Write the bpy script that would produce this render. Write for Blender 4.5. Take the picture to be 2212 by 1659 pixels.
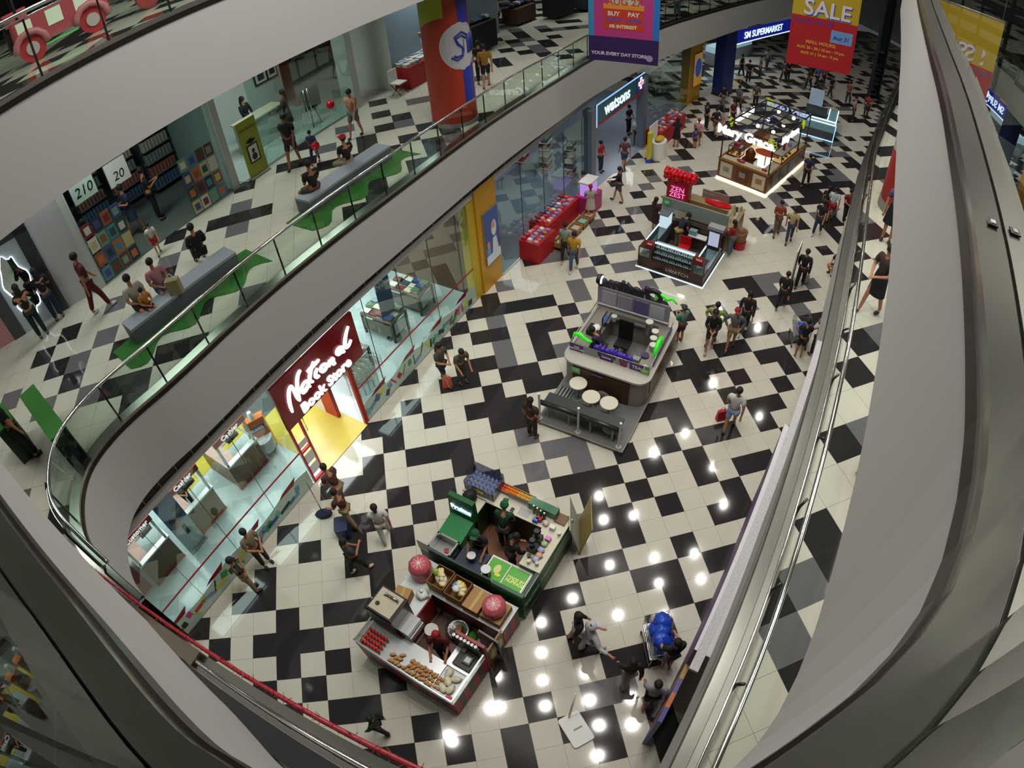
import bpy, bmesh, math, random
from mathutils import Vector, Matrix, Euler
PI = math.pi
S = bpy.context.scene
COL = S.collection
for o in list(bpy.data.objects): bpy.data.objects.remove(o)
R_ = random.Random(7)

# ---------------------------------------------------------------- camera (wide equidistant lens), world, exposure
cd = bpy.data.cameras.new('camera')
cam = bpy.data.objects.new('camera', cd); COL.objects.link(cam)
cd.type = 'PANO'
cd.panorama_type = 'FISHEYE_LENS_POLYNOMIAL'
cd.sensor_fit = 'HORIZONTAL'; cd.sensor_width = 36.0; cd.sensor_height = 27.0
cd.fisheye_fov = PI
F_MM = 1356.64 * 36.0 / 2212.0
cd.fisheye_polynomial_k0 = 0.0
cd.fisheye_polynomial_k1 = -1.0 / F_MM
cd.fisheye_polynomial_k2 = cd.fisheye_polynomial_k3 = cd.fisheye_polynomial_k4 = 0.0
cd.clip_start = 0.02; cd.clip_end = 300
rx = Vector((0.98005, -0.18883, -0.06196)); dn = Vector((-0.17948, -0.70711, -0.68395)); fw = Vector((0.08534, 0.68143, -0.72689))
m = Matrix.Identity(4)
for i in range(3):
    m[i][0] = rx[i]; m[i][1] = -dn[i]; m[i][2] = -fw[i]
m.translation = (1.7257, -11.9186, 13.2314)
cam.matrix_world = m
S.camera = cam
S.view_settings.view_transform = 'Standard'; S.view_settings.look = 'None'
S.view_settings.gamma = 1.0; S.view_settings.use_curve_mapping = False
S.view_settings.exposure = -0.95
S.cycles.max_bounces = 7; S.cycles.diffuse_bounces = 3; S.cycles.glossy_bounces = 3
S.cycles.transmission_bounces = 4; S.cycles.transparent_max_bounces = 14
S.cycles.caustics_reflective = False; S.cycles.caustics_refractive = False
S.cycles.sample_clamp_indirect = 4.0
W = bpy.data.worlds.new('world'); S.world = W; W.use_nodes = True
W.node_tree.nodes['Background'].inputs[0].default_value = (0.85, 0.93, 1.0, 1)
W.node_tree.nodes['Background'].inputs[1].default_value = 0.12

# ---------------------------------------------------------------- materials
def lin(c):
    if isinstance(c, str): c = [int(c[i:i+2], 16) for i in (0, 2, 4)]
    return tuple(((v/255)/12.92 if v/255 <= 0.04045 else ((v/255+0.055)/1.055)**2.4) for v in c)
MATS = {}
def mat(name, col=None, rough=0.5, metal=0.0, emit=0.0, noise=0.0, nscale=8.0, spec=0.5, bump=0.0):
    if name in MATS: return MATS[name]
    mt = bpy.data.materials.new(name); mt.use_nodes = True
    b = mt.node_tree.nodes['Principled BSDF']; c = lin(col) + (1,)
    b.inputs['Base Color'].default_value = c; b.inputs['Roughness'].default_value = rough
    b.inputs['Metallic'].default_value = metal; b.inputs['Specular IOR Level'].default_value = spec
    if emit:
        b.inputs['Emission Color'].default_value = c; b.inputs['Emission Strength'].default_value = emit
    mt.diffuse_color = c
    nt = mt.node_tree
    if noise or bump:
        tc = nt.nodes.new('ShaderNodeTexCoord'); nz = nt.nodes.new('ShaderNodeTexNoise')
        nz.inputs['Scale'].default_value = nscale; nz.inputs['Detail'].default_value = 4
        nt.links.new(tc.outputs['Object'], nz.inputs['Vector'])
        if noise:
            hs = nt.nodes.new('ShaderNodeHueSaturation'); mr = nt.nodes.new('ShaderNodeMapRange')
            mr.inputs[3].default_value = 1-noise; mr.inputs[4].default_value = 1+noise
            nt.links.new(nz.outputs['Fac'], mr.inputs[0]); nt.links.new(mr.outputs[0], hs.inputs['Value'])
            hs.inputs['Color'].default_value = c; nt.links.new(hs.outputs[0], b.inputs['Base Color'])
        if bump:
            bp = nt.nodes.new('ShaderNodeBump'); bp.inputs['Strength'].default_value = bump; bp.inputs['Distance'].default_value = 0.01
            nt.links.new(nz.outputs['Fac'], bp.inputs['Height']); nt.links.new(bp.outputs[0], b.inputs['Normal'])
    MATS[name] = mt
    return mt
def cm(col, rough=0.6, **k):                         # a plain colour material by its hex code
    return mat('c_%s_%d' % (col, int(rough*100)) + ''.join('%s%s' % kv for kv in k.items()), col, rough, **k)
def glass_mat(name, tint, gloss=1.0, rough=0.0):
    if name in MATS: return MATS[name]
    mt = bpy.data.materials.new(name); mt.use_nodes = True; nt = mt.node_tree
    nt.nodes.remove(nt.nodes['Principled BSDF'])
    tr = nt.nodes.new('ShaderNodeBsdfTransparent'); gl = nt.nodes.new('ShaderNodeBsdfGlossy'); mx = nt.nodes.new('ShaderNodeMixShader')
    fr = nt.nodes.new('ShaderNodeFresnel'); fr.inputs[0].default_value = 1.5
    ml = nt.nodes.new('ShaderNodeMath'); ml.operation = 'MULTIPLY'; ml.inputs[1].default_value = gloss
    tr.inputs[0].default_value = lin(tint) + (1,); gl.inputs['Roughness'].default_value = rough
    nt.links.new(fr.outputs[0], ml.inputs[0]); nt.links.new(ml.outputs[0], mx.inputs[0])
    nt.links.new(tr.outputs[0], mx.inputs[1]); nt.links.new(gl.outputs[0], mx.inputs[2])
    nt.links.new(mx.outputs[0], nt.nodes['Material Output'].inputs[0])
    MATS[name] = mt; mt.diffuse_color = (.6, .8, .75, .3)
    return mt
def emi(name, col, s):
    if name in MATS: return MATS[name]
    mt = bpy.data.materials.new(name); mt.use_nodes = True; nt = mt.node_tree
    nt.nodes.remove(nt.nodes['Principled BSDF']); e = nt.nodes.new('ShaderNodeEmission')
    e.inputs[0].default_value = lin(col) + (1,); e.inputs[1].default_value = s
    nt.links.new(e.outputs[0], nt.nodes['Material Output'].inputs[0]); MATS[name] = mt
    return mt
def tile_mat(name, col, rough=0.12, line='8a8680'):  # polished tile with thin joints every 0.6 m (object coordinates)
    if name in MATS: return MATS[name]
    mt = mat(name, col, rough, noise=0.05, nscale=2.5); nt = mt.node_tree; b = nt.nodes['Principled BSDF']
    tc = nt.nodes.new('ShaderNodeTexCoord'); sp = nt.nodes.new('ShaderNodeSeparateXYZ'); nt.links.new(tc.outputs['Object'], sp.inputs[0])
    hs = b.inputs['Base Color'].links[0].from_node
    ms = []
    for ax in (0, 1):
        a = nt.nodes.new('ShaderNodeMath'); a.operation = 'PINGPONG'; a.inputs[1].default_value = 0.3
        nt.links.new(sp.outputs[ax], a.inputs[0])
        c = nt.nodes.new('ShaderNodeMath'); c.operation = 'LESS_THAN'; c.inputs[1].default_value = 0.0035
        nt.links.new(a.outputs[0], c.inputs[0]); ms.append(c)
    mx = nt.nodes.new('ShaderNodeMath'); mx.operation = 'MAXIMUM'
    nt.links.new(ms[0].outputs[0], mx.inputs[0]); nt.links.new(ms[1].outputs[0], mx.inputs[1])
    # ping-pong is zero at multiples of 0.6 only
    mi = nt.nodes.new('ShaderNodeMix'); mi.data_type = 'RGBA'
    nt.links.new(mx.outputs[0], mi.inputs[0]); nt.links.new(hs.outputs[0], mi.inputs[6]); mi.inputs[7].default_value = lin(line) + (1,)
    nt.links.new(mi.outputs[2], b.inputs['Base Color'])
    return mt

# ---------------------------------------------------------------- mesh building
class MB:
    def __init__(s): s.v = []; s.f = []; s.mi = []; s.k = 0; s.sm = []; s.smooth = False
    def add(s, vs, fs):
        o = len(s.v); s.v += [tuple(v) for v in vs]
        for f in fs: s.f.append([o+i for i in f]); s.mi.append(s.k); s.sm.append(s.smooth)
        return s
    def box(s, c, d, rz=0.0):
        x, y, z = d[0]/2, d[1]/2, d[2]/2; ca, sa = math.cos(rz), math.sin(rz)
        vs = [(c[0]+ca*i*x-sa*j*y, c[1]+sa*i*x+ca*j*y, c[2]+k*z) for k in (-1, 1) for j in (-1, 1) for i in (-1, 1)]
        return s.add(vs, [(0,2,3,1),(4,5,7,6),(0,1,5,4),(2,6,7,3),(0,4,6,2),(1,3,7,5)])
    def bx(s, x0, x1, y0, y1, z0, z1): return s.box(((x0+x1)/2, (y0+y1)/2, (z0+z1)/2), (x1-x0, y1-y0, z1-z0))
    def prism(s, poly, z0, z1, taper=None):
        n = len(poly); top = taper or poly
        a = sum(poly[i][0]*poly[(i+1) % n][1]-poly[(i+1) % n][0]*poly[i][1] for i in range(n))
        if a < 0: poly = poly[::-1]; top = top[::-1]
        vs = [(p[0], p[1], z0) for p in poly] + [(p[0], p[1], z1) for p in top]
        return s.add(vs, [tuple(range(n-1, -1, -1)), tuple(range(n, 2*n))] + [(i, (i+1) % n, n+(i+1) % n, n+i) for i in range(n)])
    def quad(s, a, b, c, d): return s.add([a, b, c, d], [(0, 1, 2, 3)])
    def strip(s, A, B):                               # quads between two polylines
        n = len(A); return s.add(list(A)+list(B), [(i, i+1, n+i+1, n+i) for i in range(n-1)])
    def tube(s, pts, r, n=8, cap=True, closed=False):
        pts = [Vector(p) for p in pts]; m_ = len(pts); rs = r if isinstance(r, (list, tuple)) else [r]*m_
        vs = []; fs = []; u = None
        for i, p in enumerate(pts):
            if closed: d = pts[(i+1) % m_]-pts[i-1]
            else: d = pts[min(i+1, m_-1)]-pts[max(i-1, 0)]
            if d.length < 1e-9: d = Vector((0, 0, 1))
            d.normalize()
            if u is None:
                u = d.orthogonal().normalized()
                if abs(d.z) < 0.9: u = Vector((0, 0, 1)).cross(d).normalized()
            u = (u-d*u.dot(d)); u = u.normalized() if u.length > 1e-6 else d.orthogonal().normalized()
            w = d.cross(u)
            for k in range(n):
                a = 2*PI*(k+.5)/n; q = p+(u*math.cos(a)+w*math.sin(a))*rs[i]; vs.append(q)
        lim = m_ if closed else m_-1
        for i in range(lim):
            j = (i+1) % m_
            for k in range(n): fs.append((i*n+k, i*n+(k+1) % n, j*n+(k+1) % n, j*n+k))
        if cap and not closed: fs.append(tuple(range(n-1, -1, -1))); fs.append(tuple(range((m_-1)*n, m_*n)))
        sm, s.smooth = s.smooth, n > 5
        s.add(vs, fs); s.smooth = sm; return s
    def cyl(s, c, r, z0, z1, n=20, r2=None):
        r2 = r if r2 is None else r2
        return s.lathe(c, [(r, z0), (r2, z1)], n)
    def lathe(s, c, prof, n=20, sx=1.0, sy=1.0, cap=True):
        vs = [(c[0]+r*sx*math.cos(2*PI*k/n), c[1]+r*sy*math.sin(2*PI*k/n), z) for r, z in prof for k in range(n)]
        m_ = len(prof); fs = [(i*n+k, i*n+(k+1) % n, (i+1)*n+(k+1) % n, (i+1)*n+k) for i in range(m_-1) for k in range(n)]
        sm, s.smooth = s.smooth, True
        s.add(vs, fs); s.smooth = False
        if cap:
            s.add([(c[0]+prof[0][0]*sx*math.cos(2*PI*k/n), c[1]+prof[0][0]*sy*math.sin(2*PI*k/n), prof[0][1]) for k in range(n)], [tuple(range(n-1, -1, -1))])
            s.add([(c[0]+prof[-1][0]*sx*math.cos(2*PI*k/n), c[1]+prof[-1][0]*sy*math.sin(2*PI*k/n), prof[-1][1]) for k in range(n)], [tuple(range(n))])
        s.smooth = sm; return s
    def ball(s, c, r, n=10, m_=7, sx=1, sy=1, sz=1, jit=0.0):
        vs = []; 
        for i in range(m_+1):
            t = PI*i/m_
            for k in range(n):
                a = 2*PI*k/n; q = 1+(R_.random()-.5)*2*jit if 0 < i < m_ else 1
                vs.append((c[0]+r*q*sx*math.sin(t)*math.cos(a), c[1]+r*q*sy*math.sin(t)*math.sin(a), c[2]+r*q*sz*math.cos(t)))
        sm, s.smooth = s.smooth, True
        s.add(vs, [((i+1)*n+k, (i+1)*n+(k+1) % n, i*n+(k+1) % n, i*n+k) for i in range(m_) for k in range(n)])
        s.smooth = sm; return s
    def xf(s, M_, start=0):
        for i in range(start, len(s.v)): s.v[i] = tuple(M_ @ Vector(s.v[i]))
        return s
    def obj(s, name, m=None, parent=None):
        me = bpy.data.meshes.new(name); me.from_pydata(s.v, [], s.f); me.update()
        ms = m if isinstance(m, (list, tuple)) else [m]
        for x in ms: me.materials.append(x)
        if len(ms) > 1: me.polygons.foreach_set('material_index', s.mi)
        me.polygons.foreach_set('use_smooth', s.sm)
        o = bpy.data.objects.new(name, me); COL.objects.link(o)
        if parent: o.parent = parent
        return o
def tag(o, label=None, cat=None, group=None, kind=None):
    if label: o['label'] = label
    if cat: o['category'] = cat
    if group: o['group'] = group
    if kind: o['kind'] = kind
    return o
def thing(name, label, cat, loc=(0, 0, 0), rz=0.0, group=None, kind=None):
    o = bpy.data.objects.new(name, None); COL.objects.link(o); o.empty_display_size = 0.1
    o.location = loc; o.rotation_euler = (0, 0, rz)
    return tag(o, label, cat, group, kind)
def struct(name, mb, m): return tag(mb.obj(name, m), kind='structure')
def ang(d): return math.radians(d)
def unit(a, b):
    d = Vector((b[0]-a[0], b[1]-a[1], 0)); return d.normalized()
def dup(root, loc=None, rz=None, label=None, group=None):
    r = root.copy(); COL.objects.link(r)
    if loc is not None: r.location = loc
    if rz is not None: r.rotation_euler = (0, 0, rz)
    if label: r['label'] = label
    if group: r['group'] = group
    for ch in root.children:
        c = ch.copy(); COL.objects.link(c); c.parent = r
        for g in ch.children:
            d = g.copy(); COL.objects.link(d); d.parent = c
    return r
TXT = []
def text(body, name, m, loc, rz, size, parent=None, ext=0.004, ax='CENTER', ay='CENTER', bold=0.0, shear=0.0, tilt=PI/2, sx=1.0, sp=1.0, roll=0.0):
    cu = bpy.data.curves.new(name, 'FONT'); cu.body = body; cu.size = size; cu.extrude = ext; cu.align_x = ax; cu.align_y = ay
    cu.offset = bold; cu.shear = shear; cu.space_character = sp; cu.resolution_u = 3; cu.space_line = 0.85
    cu.materials.append(m)
    o = bpy.data.objects.new(name, cu); COL.objects.link(o); o.location = loc
    o.rotation_euler = (Matrix.Rotation(rz, 3, 'Z') @ Matrix.Rotation(tilt, 3, 'X') @ Matrix.Rotation(roll, 3, 'Z')).to_euler(); o.scale = (sx, 1, 1)
    if parent: o.parent = parent
    TXT.append(o); return o

SKIN = []

# ---------------------------------------------------------------- lamps of the place: downlights in the atrium ceiling and over the walkways, plus added fill uplights
CEIL = 18.3
DL = [(1304,1123,1),(1294,1072,1),(1368,1114,.7),(1563,1091,.7),(1317,1221,.6),(1500,1195,.6),(1237,1293,1),(1423,1260,.5),(1169,1345,1),(1266,1453,1),
      (1335,1329,.4),(1436,1331,.7),(1178,1525,1.2),(1273,1513,1.2),(1364,1508,1.5),(1294,1567,1.6),(1366,1565,1.6),(1292,1632,1.4),(1172,1470,.4),(1414,1205,.25),
      (1514,1251,.3),(1170,1410,.4),(1073,1461,1),(1061,1530,1.2),(1078,1526,1.2),(977,1602,1),(970,1590,.7),(617,1343,.6),(570,1406,.6),(1101,745,.8),(1095,675,.6),
      (1187,641,.7),(1268,667,.5),(1330,832,.5),(1645,1040,.4),(1480,935,.4),(1640,900,.5),(1540,1010,.4),(640,1345,.2),(1240,880,.25),(1150,560,.3),(1560,560,.3)]
C0 = Vector((1.7257, -11.9186, 13.2314))
def ray_floor(x, y):                                   # where a view direction meets the ground floor
    dx, dy = x-1106.0, y-829.5; r = math.hypot(dx, dy); th = r/1356.64; s_ = math.sin(th)/r
    d = rx*(dx*s_) + dn*(dy*s_) + fw*math.cos(th); return C0 + d*(-C0.z/d.z)
lamp_m = emi('lamp_lens', 'fff4e4', 60.0)
dl_housing = cm('d8d8d6', .4)
proto_dl = None
for i, (x, y, k) in enumerate(DL):
    P = ray_floor(x, y); q = C0 + (P-C0)*((C0.z+CEIL)/C0.z); q.z = CEIL
    L = bpy.data.lights.new('downlight', 'AREA'); L.shape = 'DISK'; L.size = 0.16+0.12*min(k, 1.2); L.energy = 60*k+72; L.color = (1.0, .955, .89); L.spread = ang(150)
    lo = bpy.data.objects.new('downlight', L); COL.objects.link(lo); lo.location = (q.x, q.y, CEIL-.03)
def area(x, y, z, sx, sy, e, col=(1, .97, .92), rz=0.0, spread=160):
    L = bpy.data.lights.new('ceiling_and_fill_lamp', 'AREA'); L.shape = 'RECTANGLE'; L.size = sx; L.size_y = sy; L.energy = e; L.color = col; L.spread = ang(spread)
    o = bpy.data.objects.new('ceiling_and_fill_lamp', L); COL.objects.link(o); o.location = (x, y, z); o.rotation_euler = (0, 0, rz); return o
# more downlights further along the hall
for i in range(4):
    for j in range(3):
        L = bpy.data.lights.new('downlight', 'AREA'); L.shape = 'DISK'; L.size = .3; L.energy = 170; L.color = (1.0, .955, .89); L.spread = ang(150)
        lo = bpy.data.objects.new('downlight', L); COL.objects.link(lo); lo.location = (7+i*6.0-j*2.2, 5+i*4.6+j*2.6, CEIL-.03)
# added uplights that fill the hall by bouncing off its ceiling
for (x, y, e) in ((1, -5, 420), (8, 3, 520), (16, 11, 420), (26, 19, 300)):
    o = area(x, y, CEIL-1.2, 1.5, 6.0, e, (1, .96, .9), ang(49)); o.rotation_euler = (PI, 0, ang(49))
# walkway ceilings of the upper storey and the shops below
for (x, y, e) in ((-6, 1, 200), (-2, 6, 200), (3, 11, 180), (9, 18, 160), (-12, 6, 160), (-8, -4, 120)):
    area(x, y, 10.3, 3.0, 1.2, e, (.9, 1.0, .92), ang(49))
for (x, y, e) in ((9.5, -8, 130), (13.5, -4, 130), (18, 1, 110), (7.5, -11, 100)):
    area(x, y, 10.3, 2.5, 1.2, e, (.95, 1.0, .92), ang(47))
for (x, y, e) in ((-7, -11, 60), (4, -16, 100), (8, -14, 100), (-9, -5, 160), (-3.5, 2.5, 160)):
    area(x, y, 16.3, 3.0, 1.2, e, (.9, 1.0, .9), ang(49))
for (s_, e) in ((1.2, 330), (4.2, 330), (7.2, 330), (10.2, 330), (12.4, 200)):
    area(-5.72+.65*s_-.76*3.0, -5.45+.76*s_+.65*3.0, 3.6, 2.2, 3.0, e, (.93, 1, .98), ang(49.5))
for (x, y, e) in ((5.5, 10.5, 90), (8.5, 13.5, 80), (13, 18.5, 80), (20, 25, 120), (24, 27, 120), (24, 8, 70), (30, 14, 70)):
    area(x, y, 3.75, 2.0, 2.0, e, (.9, .98, 1), ang(49))

# ---------------------------------------------------------------- plan curves of the atrium edges
def offs(pts, d):                                      # offset to the left of travel for d > 0
    out = []
    for i, p in enumerate(pts):
        a = pts[max(i-1, 0)]; b = pts[min(i+1, len(pts)-1)]; t = unit(a, b)
        out.append((p[0]-t.y*d, p[1]+t.x*d))
    return out
def resample(pts, step):
    out = [pts[0]]; acc = 0.0
    for a, b in zip(pts, pts[1:]):
        L = math.dist(a, b); t = step-acc
        while t <= L: out.append((a[0]+(b[0]-a[0])*t/L, a[1]+(b[1]-a[1])*t/L)); t += step
        acc = (acc+L) % step
    return out
def smooth(pts, n=2):
    for _ in range(n):
        q = [pts[0]]
        for a, b in zip(pts, pts[1:]): q += [(.75*a[0]+.25*b[0], .75*a[1]+.25*b[1]), (.25*a[0]+.75*b[0], .25*a[1]+.75*b[1])]
        pts = q+[pts[-1]]
    return pts
CL2 = smooth([(-3.3,-7.95),(-3.89,-7.49),(-4.48,-7.01),(-4.8,-6.58),(-5.0,-5.95),(-5.02,-5.4),(-4.84,-4.92),(-4.42,-4.34),(-3.49,-3.48),(-2.15,-1.82),(-0.73,-0.17),(1.31,2.09),(4.3,5.7),(7.14,8.77),(8.67,10.56),(13.2,14.69),(16.15,16.9),(22.3,21.4),(28,25),(36,29)], 2)
CR2 = smooth([(2.2,-12.4),(2.9,-11.55),(3.45,-10.9),(4.2,-10.05),(5.26,-8.82),(6.38,-7.53),(7.74,-5.96),(8.98,-4.49),(10.48,-2.71),(13.17,.32),(17.83,4.68),(24,10),(31,15)], 2)
CR3 = smooth([(1.65,-11.94),(1.9,-11.92),(2.19,-11.85),(2.5,-11.77),(2.76,-11.64),(3.08,-11.35),(3.49,-10.88),(3.94,-10.37),(4.56,-9.66),(5.38,-8.74),(6.42,-7.53),(8.55,-5.14),(10.9,-2.6),(15.9,2.95),(24,10.5),(31,15.5)], 1)
CB3 = smooth([(1.65,-11.94),(1.4,-11.85),(1.12,-11.66),(1.05,-11.62),(.96,-11.54),(.8,-11.38),(.66,-11.25),(.54,-11.15),(.28,-10.93),(-.4,-10.35),(-3,-8.2),(-6,-5.8)], 1)
CL3 = [(-7.5,-9.1),(-4.09,-5.0),(-.29,-.45),(2.25,2.58),(8.2,9.7),(14,15.2),(22,21),(36,29.5)]

# ---------------------------------------------------------------- floors
WHITE = tile_mat('tile_white', 'cbc6b8', .07); BLACK = tile_mat('tile_black', '2c2a2b', .06, '3c3a3a'); GREY = tile_mat('tile_grey', '68676a', .07, '77756f')
def cells(txt):
    d = {}
    for row in txt.split(';'):
        j, r = row.split(':'); k = 'B'
        for w in r.split():
            if w in 'BG': k = w; continue
            d[(int(w), int(j))] = k
    return d
GROUND = cells("-25:B 24;-24:B 24;-23:B 19 23;-22:B 20 23 G 18 22;-21:B 16 17;-20:B 19 G 22;-19:B 16 23 G 19 21 24;-18:B 20 22 34 G 18 35;-17:B 17 30 33 G 34 35;"
 "-16:B 23 30 31 32 33 34 35 G 19;-15:B 14 17 18 23 24 28 30 G 16;-14:B 15 17 25 29 G 13 27;-13:B 13 14 28;-12:B 9 15 24 G 10;-11:B 8 24 G 9 10 11 13 14 25;-10:B 12;"  # cells by the red table paint its shadow, another a purple reflection
 "-9:G 6 11 13 14;-8:B 5 15 G 10;-7:B 4 5 6 7 8 12 G 10 14 16;-6:B 3 9 19 20 G 5 21 22;-5:B 2 4 5 7 8 14 20 G 10 21 24;-4:B 7 9 15 17 21 22 23 G 5 19;-3:B 0 3 4 7 18 G 5 8 22;"
 "-2:B 2 3 5 6 18 19 22 23;-1:B 0 4 6 7 14 16 17 20;0:B -2 -1 1 3 4 5 13 14 15 18 19;1:B -1 4 5 14 16 19;2:B 0 1 2 10 11 12 15 18 20 -2 G 5;3:B -4 -3 -2 2 12 16 17 G 6 7;"
 "4:B -1 1 3 9 11 13 14 16 G 5 7;5:B 0 -3 -2 -6 4 6 7 8 10 12 17;6:B -5 -3 -1 7 9 12 14 15;7:B -7 -3 -2 7 8 10 13 G 6;8:B -8 -7 -2 8 12 13;9:B -10 -6 -4 -3 6 7 10;"
 "10:B -9 -7 -6 -5 4 5 8 9 11 12;11:B -6 -4 4 9;12:B -7 -5 -2 2 5 8 10;13:B -6 -4 -3 2 6 7;14:B -1 3 G 5 6;15:B -4 -3 -2 0 2 4 5 7;16:B 2 5 7;17:B 7")
L2LEFT = cells("-28:B 29 30;-27:G 25 27;-26:B 25 27 29 G 28 30;-25:B 23 25;-24:B 24 27 G 25;-23:B 26 G 24;-22:B 23 26 G 25;-21:B 24 G 25;-20:B 22 25 27;-19:B 22 26;-17:G 20;-16:B 14;-15:G 16 17;"
 "-14:B 14;-13:B 15 G 12;-12:B 14 10 G 15;-11:G 11;-10:B 15 9 10;-9:B 16 11 7;-7:G 7;-6:B 4 6 7 8 13;-5:G 5 7;-4:G 4;-3:B 4;-2:G 2;-1:B 0;0:B -1 6 G 2 8;1:B 0 3 G 1;2:B 1 5 6 G -2;3:B 3 4 G 0 2;4:B 4")  # one black cell by a bench paints in the bench's shadow
L2RIGHT = cells("-4:B 3 G 4;-6:B 5;-2:B 1;-1:B -1 1 G 0;0:G -1;1:B -1;-7:B 6 G 7")
def rnd_tile(i, j):
    h = (i*73856093 ^ j*19349663) & 0xffff; h = ((h*2654435761) >> 7) & 1023
    return 'B' if h < 330 else ('G' if h < 430 else 'W')
def tiled_slab(name, poly, z, org, a, pick, thick=0.0):
    """A floor of 0.6 m tiles: one face per tile, cut to the outline POLY."""
    bm = bmesh.new(); ca, sa = math.cos(a), math.sin(a)
    loc = [(ca*(p[0]-org[0])+sa*(p[1]-org[1]), -sa*(p[0]-org[0])+ca*(p[1]-org[1])) for p in poly]
    f = bm.faces.new([bm.verts.new((x, y, 0)) for x, y in loc]); f.normal_update()
    if f.normal.z < 0: f.normal_flip()
    bmesh.ops.triangulate(bm, faces=bm.faces[:])
    x0, x1 = min(p[0] for p in loc), max(p[0] for p in loc); y0, y1 = min(p[1] for p in loc), max(p[1] for p in loc)
    for k in range(math.ceil(x0/.6), math.floor(x1/.6)+1):
        bmesh.ops.bisect_plane(bm, geom=bm.verts[:]+bm.edges[:]+bm.faces[:], plane_co=(k*.6, 0, 0), plane_no=(1, 0, 0))
    for k in range(math.ceil(y0/.6), math.floor(y1/.6)+1):
        bmesh.ops.bisect_plane(bm, geom=bm.verts[:]+bm.edges[:]+bm.faces[:], plane_co=(0, k*.6, 0), plane_no=(0, 1, 0))
    for f in bm.faces:
        c = f.calc_center_median(); i, j = math.floor(c.x/.6), math.floor(-c.y/.6); f.material_index = 'WBG'.index(pick(i, j))
    me = bpy.data.meshes.new(name); bm.to_mesh(me); bm.free()
    for x in (WHITE, BLACK, GREY): me.materials.append(x)
    o = bpy.data.objects.new(name, me); COL.objects.link(o); o.location = (org[0], org[1], z); o.rotation_euler = (0, 0, a); return tag(o, kind='structure')
def pick_g(i, j):
    if -25 <= j <= 18 and -12 <= i <= 26 or (i, j) in GROUND: return GROUND.get((i, j), 'W')
    return rnd_tile(i, j)
def pick_l(i, j):
    if -29 <= j <= 6 and -6 <= i <= 31: return L2LEFT.get((i, j), 'W' if i < 12 or j < -11 else rnd_tile(i, j))
    return rnd_tile(i, j)
def pick_r(i, j): return L2RIGHT.get((i, j), 'W' if i < 8 else rnd_tile(i, j))
tiled_slab('floor', [(-9,-16),(24,-16),(46,16),(46,38),(18,38),(-9,8)], 0.0, (0, 0), 0.0, pick_g)
tiled_slab('floor', CL2+[(40,44),(-22,44),(-22,-11),(-6,-11)], 6.0, (-7.277,-1.389), .0785, pick_l)
tiled_slab('floor', CR2+[(34,8),(20,-14),(2.2,-17)], 6.0, (5.31,-9.86), .0785, pick_r)
def pick3(i, j): return 'W' if rnd_tile(i, j) != 'B' else 'B'
tiled_slab('floor', CB3[::-1]+CR3[1:]+[(34,8),(20,-18),(-8,-18)], 12.0, (5.31,-9.86), .0785, pick3)
tiled_slab('floor', CL3+[(30,40),(-16,30),(-16,-9)], 12.0, (-7.277,-1.389), .0785, pick3)

# ---------------------------------------------------------------- slab edges (fascias) and soffits
FASCIA = mat('fascia_paint', 'aeadab', .62, noise=.015, nscale=.7)
SOFFIT = mat('soffit_paint', 'c4c4c0', .7); DARKTRIM = mat('dark_trim', '2c2726', .35, .6)
STEEL = mat('brushed_steel', 'a7a89f', .24, 1.0, noise=.05, nscale=6); CHROME = mat('chrome', 'c9c9c6', .12, 1.0); POSTM = mat('dark_steel', '4b4641', .35, .85)
GLASS = glass_mat('rail_glass', 'd6e9df', .9); SHOPGLASS = glass_mat('shop_glass', 'e8f3f0', .35)
def fascia(name, curve, z0, z1, th, side):
    b = MB(); inn = offs(curve, th*side)
    A = [(x, y, z0) for x, y in curve]; B = [(x, y, z1) for x, y in curve]
    A2 = [(x, y, z0) for x, y in inn]; B2 = [(x, y, z1) for x, y in inn]
    b.strip(A, B); b.strip(B2, A2); b.strip(A2, A); b.strip(B, B2)
    return struct(name, b, FASCIA)
fascia('wall_left', CL2, 4.4, 5.985, .25, 1); fascia('wall_right', CR2, 4.4, 5.985, .25, -1)
fascia('wall_front', CR3, 10.4, 11.985, .25, -1); fascia('wall_front', CB3, 10.4, 11.985, .25, 1); fascia('wall_back', CL3, 10.4, 11.985, .25, 1)
def soffit(curve, back, z):
    b = MB(); b.add([(x, y, z) for x, y in curve]+[(x, y, z) for x, y in back], [tuple(range(len(curve)+len(back)))])
    return struct('ceiling', b, SOFFIT)
soffit(CL2, [(40,44),(-22,44),(-22,-11),(-6,-11)], 4.42); soffit(CR2, [(34,8),(20,-14),(2.2,-17)], 4.42)
soffit(CL3, [(30,40),(-16,30),(-16,-9)], 10.42); soffit(CR3, [(34,8),(20,-18),(1.65,-18)], 10.42); soffit(CB3, [(-8,-18),(1.65,-18)], 10.42)
tag(MB().bx(-24, 50, -22, 50, CEIL, CEIL+.2).obj('ceiling', mat('ceiling_paint', '8d8d8a', .8)), kind='structure')
for nm, x0, x1, y0, y1 in (('wall_north', -24, 50, 48, 48.2), ('wall_south', -24, 50, -20.2, -20), ('wall_west', -22.2, -22, -20, 48), ('wall_east', 47, 47.2, -20, 48)):
    tag(MB().bx(x0, x1, y0, y1, 0, CEIL).obj(nm, mat('outer_wall', '9a9c99', .8)), kind='structure')

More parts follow.
